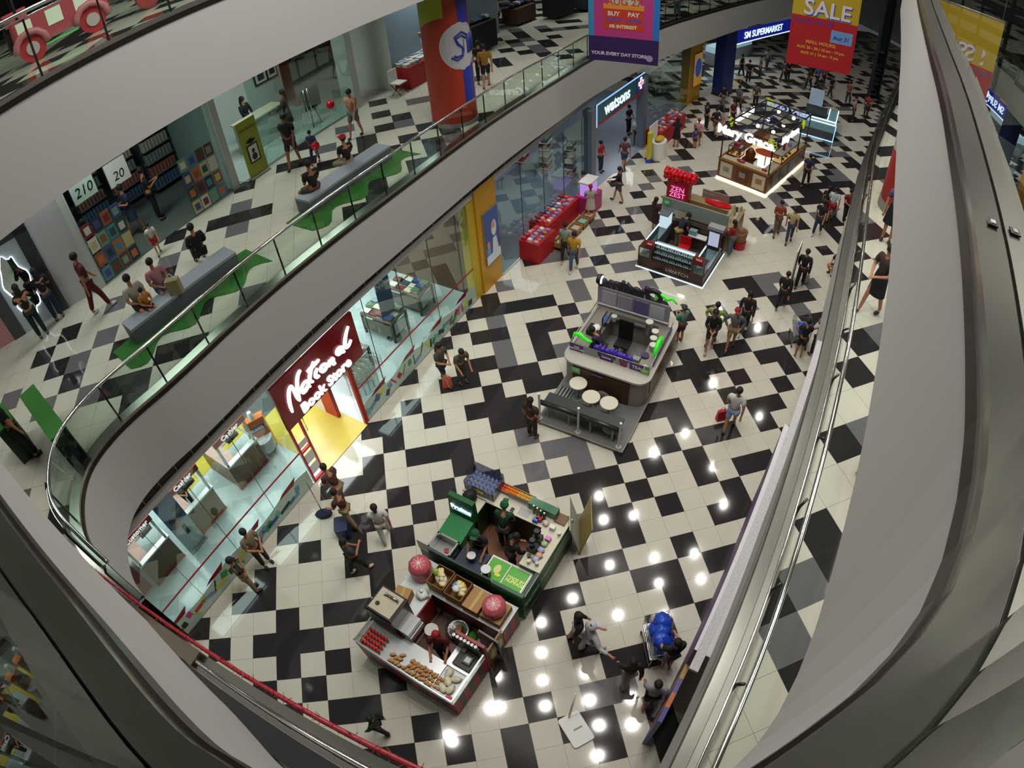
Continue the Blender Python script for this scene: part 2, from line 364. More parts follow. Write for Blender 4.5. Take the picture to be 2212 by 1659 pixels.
# ---------------------------------------------------------------- railings
def rail(label, curve, side, z, group, spacing, ledge_w, glass_off, hand_off, hand_z, start=0.0, post_r=.02, post_m=None, ledge2=0.0, panel_top=.95, thin=True, post_sz=None):
    t = thing('glass_railing', label, 'railing', (0, 0, 0), 0, group)
    o1, o2 = offs(curve, .0), offs(curve, ledge_w*side)
    def zz(c, h): return [(x, y, z+h) for x, y in c]
    b = MB(); b.strip(zz(o1, .07), zz(o2, .07)); b.strip(zz(o1, -.02), zz(o1, .07)); b.strip(zz(o2, .07), zz(o2, .0))
    if ledge2:
        o3, o4 = offs(curve, (ledge_w+.012)*side), offs(curve, (ledge_w+ledge2)*side)
        b.strip(zz(o3, .07), zz(o4, .07)); b.strip(zz(o4, .07), zz(o4, 0)); b.strip(zz(o2, .05), zz(o3, .05))
    b.obj('steel_ledge', STEEL, t)
    b = MB(); e1 = offs(curve, -.012*side); b.strip(zz(e1, -.09), zz(e1, .0)); b.strip(zz(e1, 0), zz(o1, 0)); b.obj('edge_trim', DARKTRIM, t)
    g1 = offs(curve, glass_off*side); g2 = offs(curve, (glass_off+.012)*side)
    b = MB(); b.strip(zz(g1, .05), zz(g1, panel_top)); b.obj('glass_panel', GLASS, t)
    h = offs(curve, hand_off*side)
    MB().tube(zz(h, hand_z), .035, 10).obj('handrail', CHROME, t)
    if thin: MB().tube(zz(g1, panel_top), .016, 8).obj('glass_cap_rail', CHROME, t)
    pc = resample(offs(curve, (glass_off+.035)*side), spacing)
    full = resample(offs(curve, (glass_off+.035)*side), .05)
    for q in pc[(1 if start else 0):]:
        p0 = Vector((q[0], q[1], z+.06)); k = min(range(len(full)), key=lambda i: (full[i][0]-q[0])**2+(full[i][1]-q[1])**2)
        hp = min(h, key=lambda v: (v[0]-q[0])**2+(v[1]-q[1])**2)
        b = MB()
        if post_sz:
            a_ = full[max(k-1, 0)]; c_ = full[min(k+1, len(full)-1)]; rz = math.atan2(c_[1]-a_[1], c_[0]-a_[0])
            b.box((q[0], q[1], z+.06+hand_z/2), (post_sz[0], post_sz[1], hand_z), rz)
        else:
            b.tube([p0, (q[0], q[1], z+hand_z-.1), (q[0]*.5+hp[0]*.5, q[1]*.5+hp[1]*.5, z+hand_z)], post_r, 6)
        b.obj('post', post_m or POSTM, t)
    return t
def cut(curve, s0, s1):                                # piece of a curve by arc length
    out = []; acc = 0.0
    for a, b in zip(curve, curve[1:]):
        L = math.dist(a, b)
        for p, s_ in ((a, acc),):
            if s0 <= s_ <= s1: out.append(p)
        acc += L
    return out
rail('glass railing with chrome handrail along the middle storey edge above the bookstore', CL2, 1, 6.0, 'glass railings', 1.15, .22, .07, -.02, 1.03)
rail('glass railing with chrome handrail above the white topped stage on the opposite walkway', CR2, -1, 6.02, 'glass railings', 1.19, .15, .155, .30, 1.06, ledge2=.16)
rail('nearest glass railing with wide steel ledge and dark flat posts curving past the viewer', CR3, -1, 12.0, 'glass railings', 1.1, .14, .15, .25, 1.12, thin=False, start=1, panel_top=1.1, post_sz=(.05, .018), ledge2=.12)
rail('glass railing with two steel ledges beside the top of the escalator', CB3, 1, 12.0, 'glass railings', 1.06, .1, .105, .22, 1.12, thin=False, start=1, panel_top=1.1, post_sz=(.05, .02), ledge2=.1)
rail('glass railing in front of the pink toy train on the top storey', CL3, 1, 12.0, 'glass railings', 1.15, .12, .06, .0, 1.03)

# ---------------------------------------------------------------- frames: a local (x, y, z) on a plan line
class Frame:
    def __init__(s, o, d, z=0.0):
        s.o = Vector((o[0], o[1], z)); L = math.hypot(*d); s.u = Vector((d[0]/L, d[1]/L, 0)); s.v = Vector((-s.u.y, s.u.x, 0)); s.rz = math.atan2(s.u.y, s.u.x)
    def w(s, x, y, z=0.0): p = s.o+s.u*x+s.v*y; return (p.x, p.y, p.z+z)
    def th(s, name, label, cat, x, y, z=0.0, group=None, rz=0.0, kind=None): return thing(name, label, cat, s.w(x, y, z), s.rz+rz, group, kind)
    def mb(s, b): return b.xf(Matrix.Translation(s.o) @ Matrix.Rotation(s.rz, 4, 'Z'))
    def tx(s, body, name, m, x, y, z, size, parent=None, rz=0.0, **k): return text(body, name, m, s.w(x, y, z), s.rz+rz, size, parent, **k)
RED = cm('b3121c', .4); DRED = cm('7c0d14', .3); WHT = cm('e4e4e0', .5); BLK = cm('141416', .45); GRYM = cm('8b8d8e', .5); WOODB = cm('6a4526', .45, noise=.12, nscale=5)
CARD = cm('9a7142', .75, noise=.06); YEL = cm('d39a12', .45); SILV = cm('b9bbba', .3, metal=.9); PALE = cm('d7e0e0', .35)
GLOWW = emi('sign_white', 'ffffff', 2.6); GLOWB = emi('sign_cool_white', 'd8ecff', 2.6); LEDC = emi('led_cool', 'd5f3ff', 3.2); LEDW = emi('led_warm', 'fff0c8', 4.0)
BS = Frame((-5.72, -5.45), (8.87, 10.37))
# store floor, back wall, bulkhead with its grille
b = MB(); b.bx(-4.0, 13.6, .02, 8.5, .002, .012); struct('floor', BS.mb(b), tile_mat('store_floor', 'c3ced0', .12, 'aab5b6'))
b = MB(); b.bx(-4.0, 13.6, 8.5, 8.7, 0, 4.4); b.bx(-4.2, -4, 0, 8.7, 0, 4.4); struct('wall_store', BS.mb(b), cm('c9cfca', .7))
b = MB(); b.bx(-5.0, 32.0, -.02, .25, 3.72, 4.42); struct('trim_1', BS.mb(b), SOFFIT)
b = MB(); b.bx(-4.0, 13.6, .3, 8.5, 3.7, 3.74); struct('ceiling', BS.mb(b), SOFFIT)
g = BS.th('air_grille', 'long dark slotted air grille running under the white slab edge above the bookstore', 'air grille', -4, -.05, 4.0)
b = MB(); b.bx(0, 30, -.01, .02, .0, .2); b.obj('slot', BLK, g)
b = MB(); b.bx(0, 30, -.035, .02, .2, .23); b.bx(0, 30, -.035, .02, -.03, 0); b.obj('frame', GRYM, g)
for i in range(60):
    b = MB(); b.bx(i*.5, i*.5+.02, -.03, .0, 0, .2); o = b.obj('bar', GRYM, g)
# yellow entrance floor and dark mat
b = MB(); b.bx(5.32, 7.15, -.1, 3.0, .012, .02); b.bx(2.6, 5.3, 3.2, 6.5, .012, .02); struct('floor', BS.mb(b), mat('yellow_floor', 'c9b34a', .22))
tag(BS.mb(MB().bx(5.4, 7.6, 3.0, 5.4, .02, .03)).obj('door_mat', cm('4d5254', .9)), 'dark grey mat behind the yellow bookstore entrance floor', 'mat')
# glass front: one thing per bay
def bay(s0, s1, label, y=0.0, z1=3.7, seams=()):
    t = BS.th('shop_window', label, 'shop window', s0, y, 0, 'bookstore window bays')
    MB().bx(0, s1-s0, -.006, .006, .02, z1).obj('glass_panel', SHOPGLASS, t)
    b = MB()
    for s_ in seams: b.bx(s_-s0-.006, s_-s0+.006, -.01, .01, .02, z1)
    if seams: b.obj('glass_joint', cm('31473f', .3), t)
    MB().bx(0, s1-s0, -.009, -.007, 1.27, 1.33).obj('red_stripe', RED, t)
    MB().bx(0, s1-s0, -.03, .03, 0, .03).obj('floor_channel', SILV, t)
    return t
WIN1 = bay(-4.0, 4.85, 'bookstore window in front of the three cashier counters', seams=(-.9, .55, 2.0, 3.45))
WIN2 = bay(7.2, 13.4, 'bookstore window in front of the book display tables', seams=(8.3, 9.75, 11.2, 12.6))
# printed stationery band on the glass
gm = mat('band_print', 'a9c3ae', .5); 
def band(win, s0, off, lab, top):
    L = top
    b = MB(); n = 40; 
    A = [(s0-off+i*(L/n), -.014, .03) for i in range(n+1)]; B = [(s0-off+i*(L/n), -.014, .62+.08*math.sin(i*.55)) for i in range(n+1)]
    b.strip(A, B); o = b.obj('stationery_print', cm('b4c9bb', .45), win); o['label'] = lab
    cols = [cm(c, .5) for c in ('b7488b', '3a8f4a', '2f5f9e', 'c2c94a', 'b3252b', '6b8fa8', '2f3233', '5db2a8')]
    rr = random.Random(int(s0*7)); mbs = [MB() for _ in cols]; r2 = MB()
    x = .15
    while x < L-.3:
        k = rr.randrange(len(cols)); w_, h_ = rr.choice(((.32, .16), (.08, .3), (.22, .22), (.05, .36), (.4, .12), (.16, .2))); z_ = rr.uniform(.14, .42)
        bb = MB(); bb.box((0, 0, 0), (w_, .004, h_)); bb.xf(Matrix.Translation((s0-off+x, -.019, z_+.05)) @ Matrix.Rotation(rr.uniform(-.7, .7), 4, 'Y')); mbs[k].add(bb.v, bb.f)
        x += rr.uniform(.14, .3)
    for mm, c in zip(mbs, cols):
        if mm.v: mm.obj('print_shape', c, o)
    i = 0; x = .4
    while x < L-.8:
        r2.add([(s0-off+x, -.017, .64), (s0-off+x+.6, -.017, .62), (s0-off+x+.75, -.017, .82), (s0-off+x+.2, -.017, .74)], [(0, 1, 2, 3)]); x += 1.45
    r2.obj('red_swoosh', DRED, o)
band(WIN1, -4, -4, 'pale green band printed with stationery', 8.8); band(WIN2, 7.25, 7.2, 'pale green band printed with stationery', 6.1)
# red sign
t = BS.th('store_sign', 'red National Book Store sign panel with glowing white letters over the entrance', 'sign', 4.82, -.06, 2.25)
b = MB(); b.bx(0, 2.98, -.04, .04, 0, 1.45); b.obj('panel', mat('sign_red', '7e0410', .18), t)
NAT = [[(5.12,2.69),(5.14,2.95),(5.21,3.18),(5.3,3.33),(5.38,3.36)],[(5.38,3.36),(5.41,3.15),(5.41,2.91),(5.44,2.78)],[(5.44,2.78),(5.48,3.01),(5.54,3.24),(5.63,3.41),(5.72,3.49),(5.79,3.5)],
 [(5.89,3.02),(5.83,3.1),(5.71,3.11),(5.61,3.03),(5.59,2.9),(5.7,2.88),(5.83,2.95),(5.9,3.03),(5.83,2.93),(5.87,2.86)],[(6.22,3.4),(6.08,3.28),(5.96,3.14),(5.91,3.0),(6.0,2.91)],[(5.94,3.3),(6.15,3.3),(6.39,3.31)],
 [(6.25,3.15),(6.14,3.06),(6.11,2.94),(6.23,2.9)],[(6.5,3.07),(6.38,3.09),(6.31,3.01),(6.37,2.91),(6.5,2.92),(6.55,3.0),(6.5,3.07)],[(6.68,3.04),(6.58,2.88)],[(6.63,2.96),(6.77,3.02),(6.79,2.94),(6.72,2.84),(6.82,2.81)],
 [(7.19,3.04),(7.07,3.12),(6.96,3.07),(6.96,2.97),(7.07,2.94),(7.19,3.0),(7.13,2.9),(7.21,2.87)],[(7.56,3.43),(7.42,3.3),(7.3,3.11),(7.25,2.95),(7.37,2.9),(7.52,3.01)]]
b = MB()
for st in NAT:
    pts = [(p[0]-4.82, -.075, p[1]-2.25) for p in st]
    sm_ = [Vector(p) for p in pts]
    for _ in range(2):
        q = [sm_[0]]
        for a, c in zip(sm_, sm_[1:]): q += [a.lerp(c, .25), a.lerp(c, .75)]
        sm_ = q+[sm_[-1]]
    n = len(sm_); b.tube(sm_, [.034+.022*math.sin(PI*i/(n-1)) for i in range(n)], 8)
b.obj('script_letters', GLOWW, t)
text('Book Store', 'block_letters', GLOWW, (1.53, -.06, .21), 0, .40, t, ext=.02, bold=.014, sx=1.03)
# entrance jambs
for nm, s0, s1, lab in (('entrance_panel', 4.86, 5.28, 'red framed glass notice panel at the left of the bookstore entrance'), ('entrance_panel', 7.16, 7.3, 'narrow red post at the right of the bookstore entrance')):
    t = BS.th(nm, lab, 'panel', s0, 0, 0)
    w_ = s1-s0; b = MB(); b.bx(0, .05, -.04, .04, 0, 2.25); b.bx(w_-.05, w_, -.04, .04, 0, 2.25); b.bx(.05, w_-.05, -.04, .04, 1.2, 1.26); b.bx(.05, w_-.05, -.04, .04, .0, .08); b.obj('frame', RED, t)
    if w_ > .2:
        b = MB(); b.bx(.06, w_-.06, -.03, -.02, .75, 1.1); b.bx(.06, w_-.06, -.03, -.02, .3, .65); b.bx(.06, w_-.06, -.03, -.02, 1.4, 1.6); b.obj('notice_paper', WHT, t)
t = BS.th('door_leaf', 'open glass door leaf of the bookstore with a chrome handle', 'door', 5.35, .1, 0, None, ang(60))
MB().bx(0, .85, -.006, .006, .02, 2.2).obj('glass_panel', SHOPGLASS, t); MB().tube([(.75, -.05, .8), (.75, -.05, 1.5)], .015, 8).obj('handle', CHROME, t)
# red column inside with white poster panel, blue shapes
t = BS.th('display_column', 'red and white display column just inside the bookstore entrance', 'column', 7.0, .85, 0)
MB().bx(-.06, .06, 0, .5, 0, 2.2).obj('red_edge', RED, t); MB().bx(-.05, .05, .5, 1.3, 0, 2.2).obj('white_panel', WHT, t)
t = BS.th('shopping_cart_row', 'nested row of wire shopping trolleys behind the glass beside the bookstore entrance', 'trolley', 7.75, .55, 0)
for i in range(6):
    b = MB(); x = i*.2
    for z in (.5, .65, .8, .95): b.tube([(x, 0, z), (x+.15, 0, z), (x+.15, .42, z), (x, .42, z)], .008, 5, closed=True)
    for y in (0, .14, .28, .42): b.tube([(x+.15, y, .5), (x+.15, y, .98)], .007, 5)
    b.tube([(x, 0, .12), (x, 0, 1.0), (x, .42, 1.0), (x, .42, .12)], .012, 6); b.obj('wire_basket', SILV, t)
# cashier counters
def counter(s0, w_, lab, sign):
    t = BS.th('cashier_counter', lab, 'counter', s0, 1.72, 0, 'bookstore cashier counters')
    b = MB(); b.bx(0, w_, 0, .1, .1, .98); b.bx(0, .06, .1, 1.35, .1, .98); b.obj('counter_body', mat('counter_brown', '7a542f', .35), t)
    b = MB(); b.bx(-.01, w_+.01, -.02, .1, 0, .1); b.obj('red_kickboard', RED, t)
    b = MB(); b.bx(0, w_+.03, -.03, .12, .98, 1.03); b.bx(w_-.02, w_+.03, .1, 1.2, 1.0, 1.03); b.obj('metal_edge', SILV, t)
    b = MB(); b.bx(0, .42, .1, 1.35, .98, 1.01); b.bx(.42, w_-.05, .95, 1.35, .78, .8); b.obj('countertop', cm('b08a80', .4), t)
    b = MB(); b.bx(0, w_, .0, .1, 1.82, 2.02); b.obj('header', RED, t)
    b = MB(); b.bx(w_-.09, w_-.02, .02, .09, 1.0, 1.85); b.bx(.02, .09, .02, .09, 1.0, 1.85); b.obj('post', SILV, t)
    text(sign, 'header_letters', GLOWW, (w_/2, -.01, 1.92), 0, .2, t, ext=.008, bold=.004)
    t2 = BS.th('cash_register', 'dark cash register on the %s' % lab.split(' with')[0], 'register', s0+.62, 1.72+.62, .99)
    b = MB(); b.bx(0, .4, .0, .38, 0, .12); b.obj('drawer_body', BLK, t2); b = MB(); b.bx(.05, .33, .25, .3, .12, .42); b.obj('screen', cm('2b2f36', .2), t2)
    b = MB(); b.bx(.06, .32, .05, .2, .12, .15); b.obj('keypad', GRYM, t2)
counter(3.55, 1.16, 'farthest brown cashier counter beside the orange glue display with lit Cashier header', 'Cashier')
counter(1.73, 1.15, 'middle brown cashier counter behind the blue poster with lit Cashier header', 'Cashier')
counter(-.02, 1.12, 'nearest brown cashier counter with red Customer header', 'Customer')
b = MB(); b.bx(-.06, 1.2, 1.8, 3.4, .0, .0)
t = BS.th('red_cabinet', 'glossy red cabinet at the left end of the nearest cashier counter', 'cabinet', -.75, 1.9, 0)
MB().bx(0, .6, 0, .8, 0, 1.9).obj('body', mat('gloss_red', 'b01015', .15), t); MB().bx(.05, .55, -.02, 0, .1, 1.8).obj('door', mat('gloss_red', 'b01015', .15), t)
# standing banners
def banner(s, y, w_, h, lab, cols, txts=(), rz=0.0, tilt=0):
    t = BS.th('standing_banner', lab, 'banner', s, y, 0, None, rz)
    MB().bx(-w_/2, w_/2, -.1, .1, 0, .05).obj('base', GRYM, t); MB().tube([(0, .03, .03), (0, .03, h)], .012, 6).obj('pole', GRYM, t)
    z0 = .06; n = len(cols)
    for i, (c, f) in enumerate(cols):
        z1 = z0+(h-.06)*f; o = MB().bx(-w_/2, w_/2, -.006, .006, z0, z1).obj('print_panel', cm(c, .4), t); z0 = z1
    for (s_, x, z, sz, c) in txts: text(s_, 'print_letters', cm(c, .4), (x, -.009, z), 0, sz, t, ext=.001, bold=.006)
    return t
t = banner(1.55, 1.6, .62, 2.25, 'blue and white standing poster of a mother and child in front of the middle cashier', (('c9d2d8', .5), ('3f78c8', .5)), (('PHILHN', 0, 2.08, .15, '1b2fae'),))
b = MB(); b.ball((-.12, -.012, 1.38), .1, 10, 7, 1, .06, 1); b.ball((.14, -.012, 1.62), .11, 10, 7, 1, .06, 1); b.obj('printed_heads', cm('5a3a2c', .6), t)
b = MB(); b.ball((-.1, -.011, 1.18), .16, 10, 7, 1, .04, .8); b.obj('printed_pink_shirt', cm('c99aa6', .6), t); b = MB(); b.ball((.14, -.011, 1.38), .17, 10, 7, 1, .04, .8); b.obj('printed_grey_shirt', cm('4d5560', .6), t)
b = MB(); b.bx(-.02, .1, -.012, -.008, .62, 1.0); b.obj('printed_bottle', cm('20243f', .5), t)
t = banner(10.55, 1.5, .6, 3.2, 'tall blue Stop Read New banner between the display tables', (('2c4f8f', .45), ('3a6a9f', .2), ('3b62b8', .25), ('b24a6c', .1)), (('GO', 0, 2.72, .2, 'bfe04a'), ('START', 0, 2.42, .18, 'f2f2f2'), ('New', 0, 2.1, .32, 'f2f2f2')), ang(-6))
t = BS.th('glue_display', 'orange glue bottle shaped display with white glue label near the entrance', 'display stand', 5.05, 2.1, 0, None, ang(-25))
b = MB(); b.prism([(-.3, -.12), (.3, -.12), (.34, .12), (-.34, .12)], .05, 1.3); b.obj('orange_body', cm('d06a1c', .4), t); b = MB(); b.cyl((0, 0), .1, 1.3, 1.55, 12, .06); b.obj('spout', WHT, t)
b = MB(); b.cyl((0, -.13), .3, .2, .62, 20); b.obj('white_label', cm('cfd6dc', .5), t); text('ELMER', 'label_letters', cm('e8e8f0', .4), (0, -.125, .95), 0, .14, t, bold=.006, ext=.002)
b = MB(); b.bx(-.24, .24, -.123, -.12, .86, 1.05); b.obj('blue_patch', cm('27377f', .4), t)
# display tables with books, one book per object
BOOKC = ('2f3f6f', 'b8b8ac', '6e2a2a', '4a6a4a', 'c9c2a2', '343a4a', 'a33b32', '86909a', 'd6d2c6', '3c5f8a')
bk_protos = []
for c in BOOKC:
    o = MB().bx(-.1, .1, -.14, .14, 0, .035).obj('book', cm(c, .5)); bk_protos.append([o, False])
def book(loc, rz, lab, grp):
    k = R_.randrange(len(bk_protos)); o, used = bk_protos[k]
    if used: o = o.copy(); COL.objects.link(o)
    else: bk_protos[k][1] = True
    o.location = loc; o.rotation_euler = (0, 0, rz); tag(o, lab, 'book', grp)
def btable(s0, w_, lab, d=1.3):
    t = BS.th('display_table', lab, 'table', s0, 1.2, 0)
    b = MB(); b.bx(0, w_, 0, d, .78, .86); b.obj('tabletop', cm('7b6a58', .5), t)
    for x in (0, w_-.07):
        for y in (0, d-.07): MB().bx(x, x+.07, y, y+.07, 0, .78).obj('leg', cm('3c362e', .5), t)
    b = MB(); b.bx(.02, w_-.02, .04, d-.04, .2, .24); b.obj('shelf', cm('5f564a', .5), t)
    b = MB(); b.bx(.12, w_-.12, .01, .02, .26, .72); b.obj('front_panel', cm('b7b9b6', .4), t)
    b = MB(); b.bx(.0, .02, .08, d-.08, .26, .7); b.obj('side_panel', cm('6b6458', .5), t)
    nx, ny = int(w_/.24), int(d/.31)
    for i in range(nx):
        for j in range(ny):
            for k in range(1+R_.randrange(4)):
                book(BS.w(s0+.14+i*.24, 1.2+.18+j*.31, .861+k*.036), BS.rz+R_.uniform(-.15, .15), 'book in the stacks on the '+lab, 'books on the '+lab)
btable(10.24, .8, 'display table beside the tall blue banner'); btable(11.69, .82, 'farthest display table near the red shelves'); btable(8.25, .9, 'display table behind the trolleys')
# red shelving with lit glass at the back of the store
for k in range(3):
    t = BS.th('glass_cabinet', ('left', 'middle', 'right')[k]+'most red framed lit glass cabinet inside the far end of the bookstore', 'cabinet', 11.0+k*.95, 4.3, 0, 'red glass cabinets')
    b = MB(); b.bx(0, .92, .0, .06, 0, .25); b.bx(0, .92, 0, .06, 2.3, 2.5); b.bx(0, .07, 0, .06, 0, 2.5); b.bx(.85, .92, 0, .06, 0, 2.5); b.obj('frame', cm('96282c', .4), t)
    b = MB(); b.bx(.07, .85, .35, .4, .25, 2.3); b.obj('back_panel', cm('7d8b90', .6), t)
    b = MB()
    for z in (.7, 1.15, 1.6, 2.0): b.bx(.07, .85, .05, .36, z, z+.03)
    b.obj('shelf', PALE, t); b = MB(); b.bx(.78, .82, .1, .13, .4, 2.2); b.obj('led_tube', LEDC, t)
b = MB(); b.bx(13.35, 13.45, 0, 6, .0, 3.7); struct('wall_store', BS.mb(b), cm('5f4128', .5))
# shelves further in
for k in range(5):
    t = BS.th('book_shelf', 'pale bookshelf unit deep inside the bookstore, row %s' % ('one', 'two', 'three', 'four', 'five')[k], 'shelf', 6.5+k*1.1, 6.2, 0, 'deep bookstore shelves')
    b = MB(); b.bx(0, 1.0, .3, .34, 0, 2.0); 
    for z in (.05, .45, .85, 1.25, 1.65, 1.97): b.bx(0, 1.0, 0, .3, z, z+.03)
    b.obj('frame', cm('b9bcb6', .5), t)
# ---------------------------------------------------------------- yellow corner columns with light boxes
def ypanel(fr, x0, w_, lab, pic, d=.55):
    t = fr.th('column_cladding', lab, 'column', x0, 0, 0)
    MB().bx(0, w_, 0, d, 0, 4.0).obj('panel', cm('c9930f', .35), t)
    b = MB(); b.bx(w_*.22, w_*.96, -.06, 0, 1.0, 3.0); b.obj('lightbox_frame', SILV, t)
    for (x0_, x1_, z0_, z1_, c, e) in pic:
        MB().bx(w_*x0_, w_*x1_, -.068, -.06, z0_, z1_).obj('lightbox_picture', mat('lb_'+c, c, .4, emit=e), t)
    return t
YP = Frame((3.18, 4.82), (.77, .89))
t = ypanel(YP, 0, 1.18, 'yellow column panel with a lit poster of a veiled woman beside the bookstore', ((.24, .94, 1.02, 1.35, 'b9c4c8', .35), (.24, .94, 1.35, 2.98, '3a4f86', .3)))
b = MB(); b.prism([(.62, -.075), (1.0, -.075), (1.0, -.07), (.62, -.07)], 1.35, 1.9, [(.7, -.075), (.9, -.075), (.9, -.07), (.7, -.07)]); b.ball((.8, -.072, 2.25), .2, 12, 8, .8, .03, 1.5); b.obj('printed_veil', mat('lb_veil', 'bfc3bd', .5, emit=.3), t)
b = MB(); b.ball((.76, -.079, 2.4), .12, 12, 8, .9, .03, 1.2); b.ball((.42, -.076, 1.75), .13, 8, 6, .7, .03, 1.2); b.obj('printed_skin', mat('lb_skin', 'b58570', .5, emit=.3), t)
b = MB(); b.bx(.3, .52, -.074, -.07, 1.36, 1.64); b.obj('printed_sleeve', mat('lb_sleeve', '5c86b8', .5, emit=.3), t)
b = MB(); b.bx(13.2, 13.62, -.03, .3, 0, 3.7); struct('trim_2', BS.mb(b), cm('c7a81f', .4))
Y2 = Frame((17.07, 19.35), (1.24, 1.0))
t = ypanel(Y2, 0, 1.5, 'yellow column panel with a lit blue and orange poster further along the shops', ((.26, .94, 1.02, 1.5, 'd59a2c', .5), (.26, .94, 1.5, 2.98, 'd8a95a', .4)))
b = MB(); b.ball((.9, -.075, 2.1), .45, 14, 8, .9, .03, 1.3); b.obj('printed_blue_swirl', mat('lb_blue', '2f55b0', .4, emit=.5), t)
# ---------------------------------------------------------------- pharmacy front
WT = Frame((3.95, 5.71), (4.65, 4.9)); WA = Frame((8.6, 10.59), (3.6, 3.79))
PH_FLOOR = tile_mat('pharmacy_floor', '8d97a8', .25, '7f8898')
b = MB(); b.add([(3.9, 5.75, .006), (8.6, 10.5, .006), (12.3, 14.2, .006), (17.0, 19.3, .006), (9, 26, .006), (-3, 14, .006)], [(0, 1, 2, 3, 4, 5)]); struct('floor', b, PH_FLOOR)
b = MB(); b.bx(0, 20, 8.5, 8.7, 0, 4.4); struct('wall_pharmacy', WT.mb(b), cm('6f8f92', .7))
t = WT.th('shop_window', 'pharmacy window behind the red sale tables', 'shop window', 0, 0, 0); MB().bx(0, 6.6, -.006, .006, .02, 3.7).obj('glass_panel', SHOPGLASS, t); MB().bx(0, 6.6, -.03, .03, 0, .03).obj('floor_channel', SILV, t)
b = MB()
for s_ in (1.5, 3.0, 4.5, 6.0): b.bx(s_-.006, s_+.006, -.01, .01, .02, 3.7)
b.obj('glass_joint', cm('31473f', .3), t)
WB = Frame((12.3, 14.2), (4.7, 5.1))
t = WB.th('shop_window', 'pharmacy window behind the farther red sale tables', 'shop window', 0, 0, 0); MB().bx(0, 6.9, -.006, .006, .02, 3.7).obj('glass_panel', SHOPGLASS, t); MB().bx(0, 6.9, -.03, .03, 0, .03).obj('floor_channel', SILV, t)
for (q, lab) in (((8.55, 10.6), 'grey steel pillar at the left of the pharmacy entrance'), ((12.25, 14.35), 'grey steel pillar at the right of the pharmacy entrance')):
    t = thing('entrance_pillar', lab, 'pillar', (q[0], q[1], 0), WA.rz)
    MB().bx(-.2, .2, -.2, .2, 0, 3.8).obj('shaft', cm('5f6a76', .35), t); MB().bx(-.23, .23, -.23, .23, 0, .12).obj('foot', SILV, t)
t = WA.th('pharmacy_sign', 'teal lit watsons sign over the pharmacy entrance with red lower edge', 'sign', .25, -.1, 2.95)
b = MB(); b.bx(0, 4.0, -.05, .05, .12, .95); b.obj('panel', mat('teal_panel', '0b4a52', .3, emit=.4), t); MB().bx(0, 4.9, -.05, .05, .0, .1).obj('red_edge', RED, t)
b = MB(); b.bx(0, 4.95, -.06, -.03, .95, 1.0); b.bx(-.04, .02, -.06, -.03, .0, .98); b.obj('lit_edge', emi('sign_blue_edge', '9cc4ff', 2.2), t)
text('watsons', 'letters', GLOWB, (2.0, -.06, .52), 0, .78, t, ext=.01, bold=.016)
b = MB(); b.bx(4.1, 4.95, -.05, .05, .12, .95); b.obj('cross_panel', mat('navy_panel', '23306a', .3, emit=.5), t)
b = MB(); b.bx(4.44, 4.62, -.07, -.05, .3, .86); b.bx(4.25, 4.81, -.07, -.05, .49, .68); b.obj('cross', GLOWW, t); b = MB(); b.bx(4.5, 4.56, -.08, -.07, .36, .8); b.bx(4.31, 4.75, -.08, -.07, .55, .62); b.obj('cross_inner', emi('pink_led', 'ff5a90', 2), t)
# lit cosmetics shelves
for k, (x, y, rz) in enumerate(((1.2, 2.6, .35), (2.6, 4.0, .35), (3.9, 5.4, .35), (.3, 1.3, .5))):
    t = WT.th('cosmetics_shelf', ('nearest glowing white cosmetics shelf stand', 'second glowing white cosmetics shelf stand', 'third glowing white cosmetics shelf stand', 'glowing white cosmetics shelf next to the yellow column')[k]+' inside the pharmacy window', 'shelf', x, y, 0, 'lit cosmetics stands', rz)
    b = MB(); b.bx(0, 1.1, .45, .5, 0, 1.8); b.bx(0, .04, 0, .5, 0, 1.7); b.obj('frame', cm('35424a', .4), t)
    for j in range(5):
        z = .35+j*.32; MB().bx(0, 1.1, .0, .46, z, z+.025).obj('shelf', PALE, t); MB().bx(.0, 1.1, -.012, .01, z, z+.025).obj('led_strip', LEDC, t)
        b = MB()
        for i in range(10): b.bx(.05+i*.105, .05+i*.105+.06, .12, .22, z+.025, z+.12+.08*R_.random())
        b.obj('cosmetic_bottles', cm(('8fa3b3', 'b58a9a', '5f6b8a', 'c2b7a2', '46525c')[j], .4), t)
    b = MB(); b.tube([(1.12, -.02, .2), (1.12, -.02, 1.85)], .02, 6); b.obj('led_post', LEDC, t)
for k in range(3):
    t = WA.th('gondola_shelf', ('first', 'second', 'third')[k]+' shelf rack of red and white boxes inside the pharmacy entrance', 'shelf', .6+k*.1, 1.6+k*1.3, 0, 'pharmacy gondolas', .2)
    b = MB(); b.bx(0, .7, .0, .05, 0, 1.6); b.obj('back_panel', GRYM, t)
    for j in range(5):
        z = .1+j*.32; MB().bx(0, .7, -.4, 0, z, z+.03).obj('shelf', WHT, t); b = MB()
        for i in range(6): b.bx(.03+i*.11, .12+i*.11, -.38, -.1, z+.03, z+.22)
        b.obj('goods', cm(('a93a3a', '3a4152', 'b9b4a8', '7a2f39', '4f5d57')[j], .5), t)

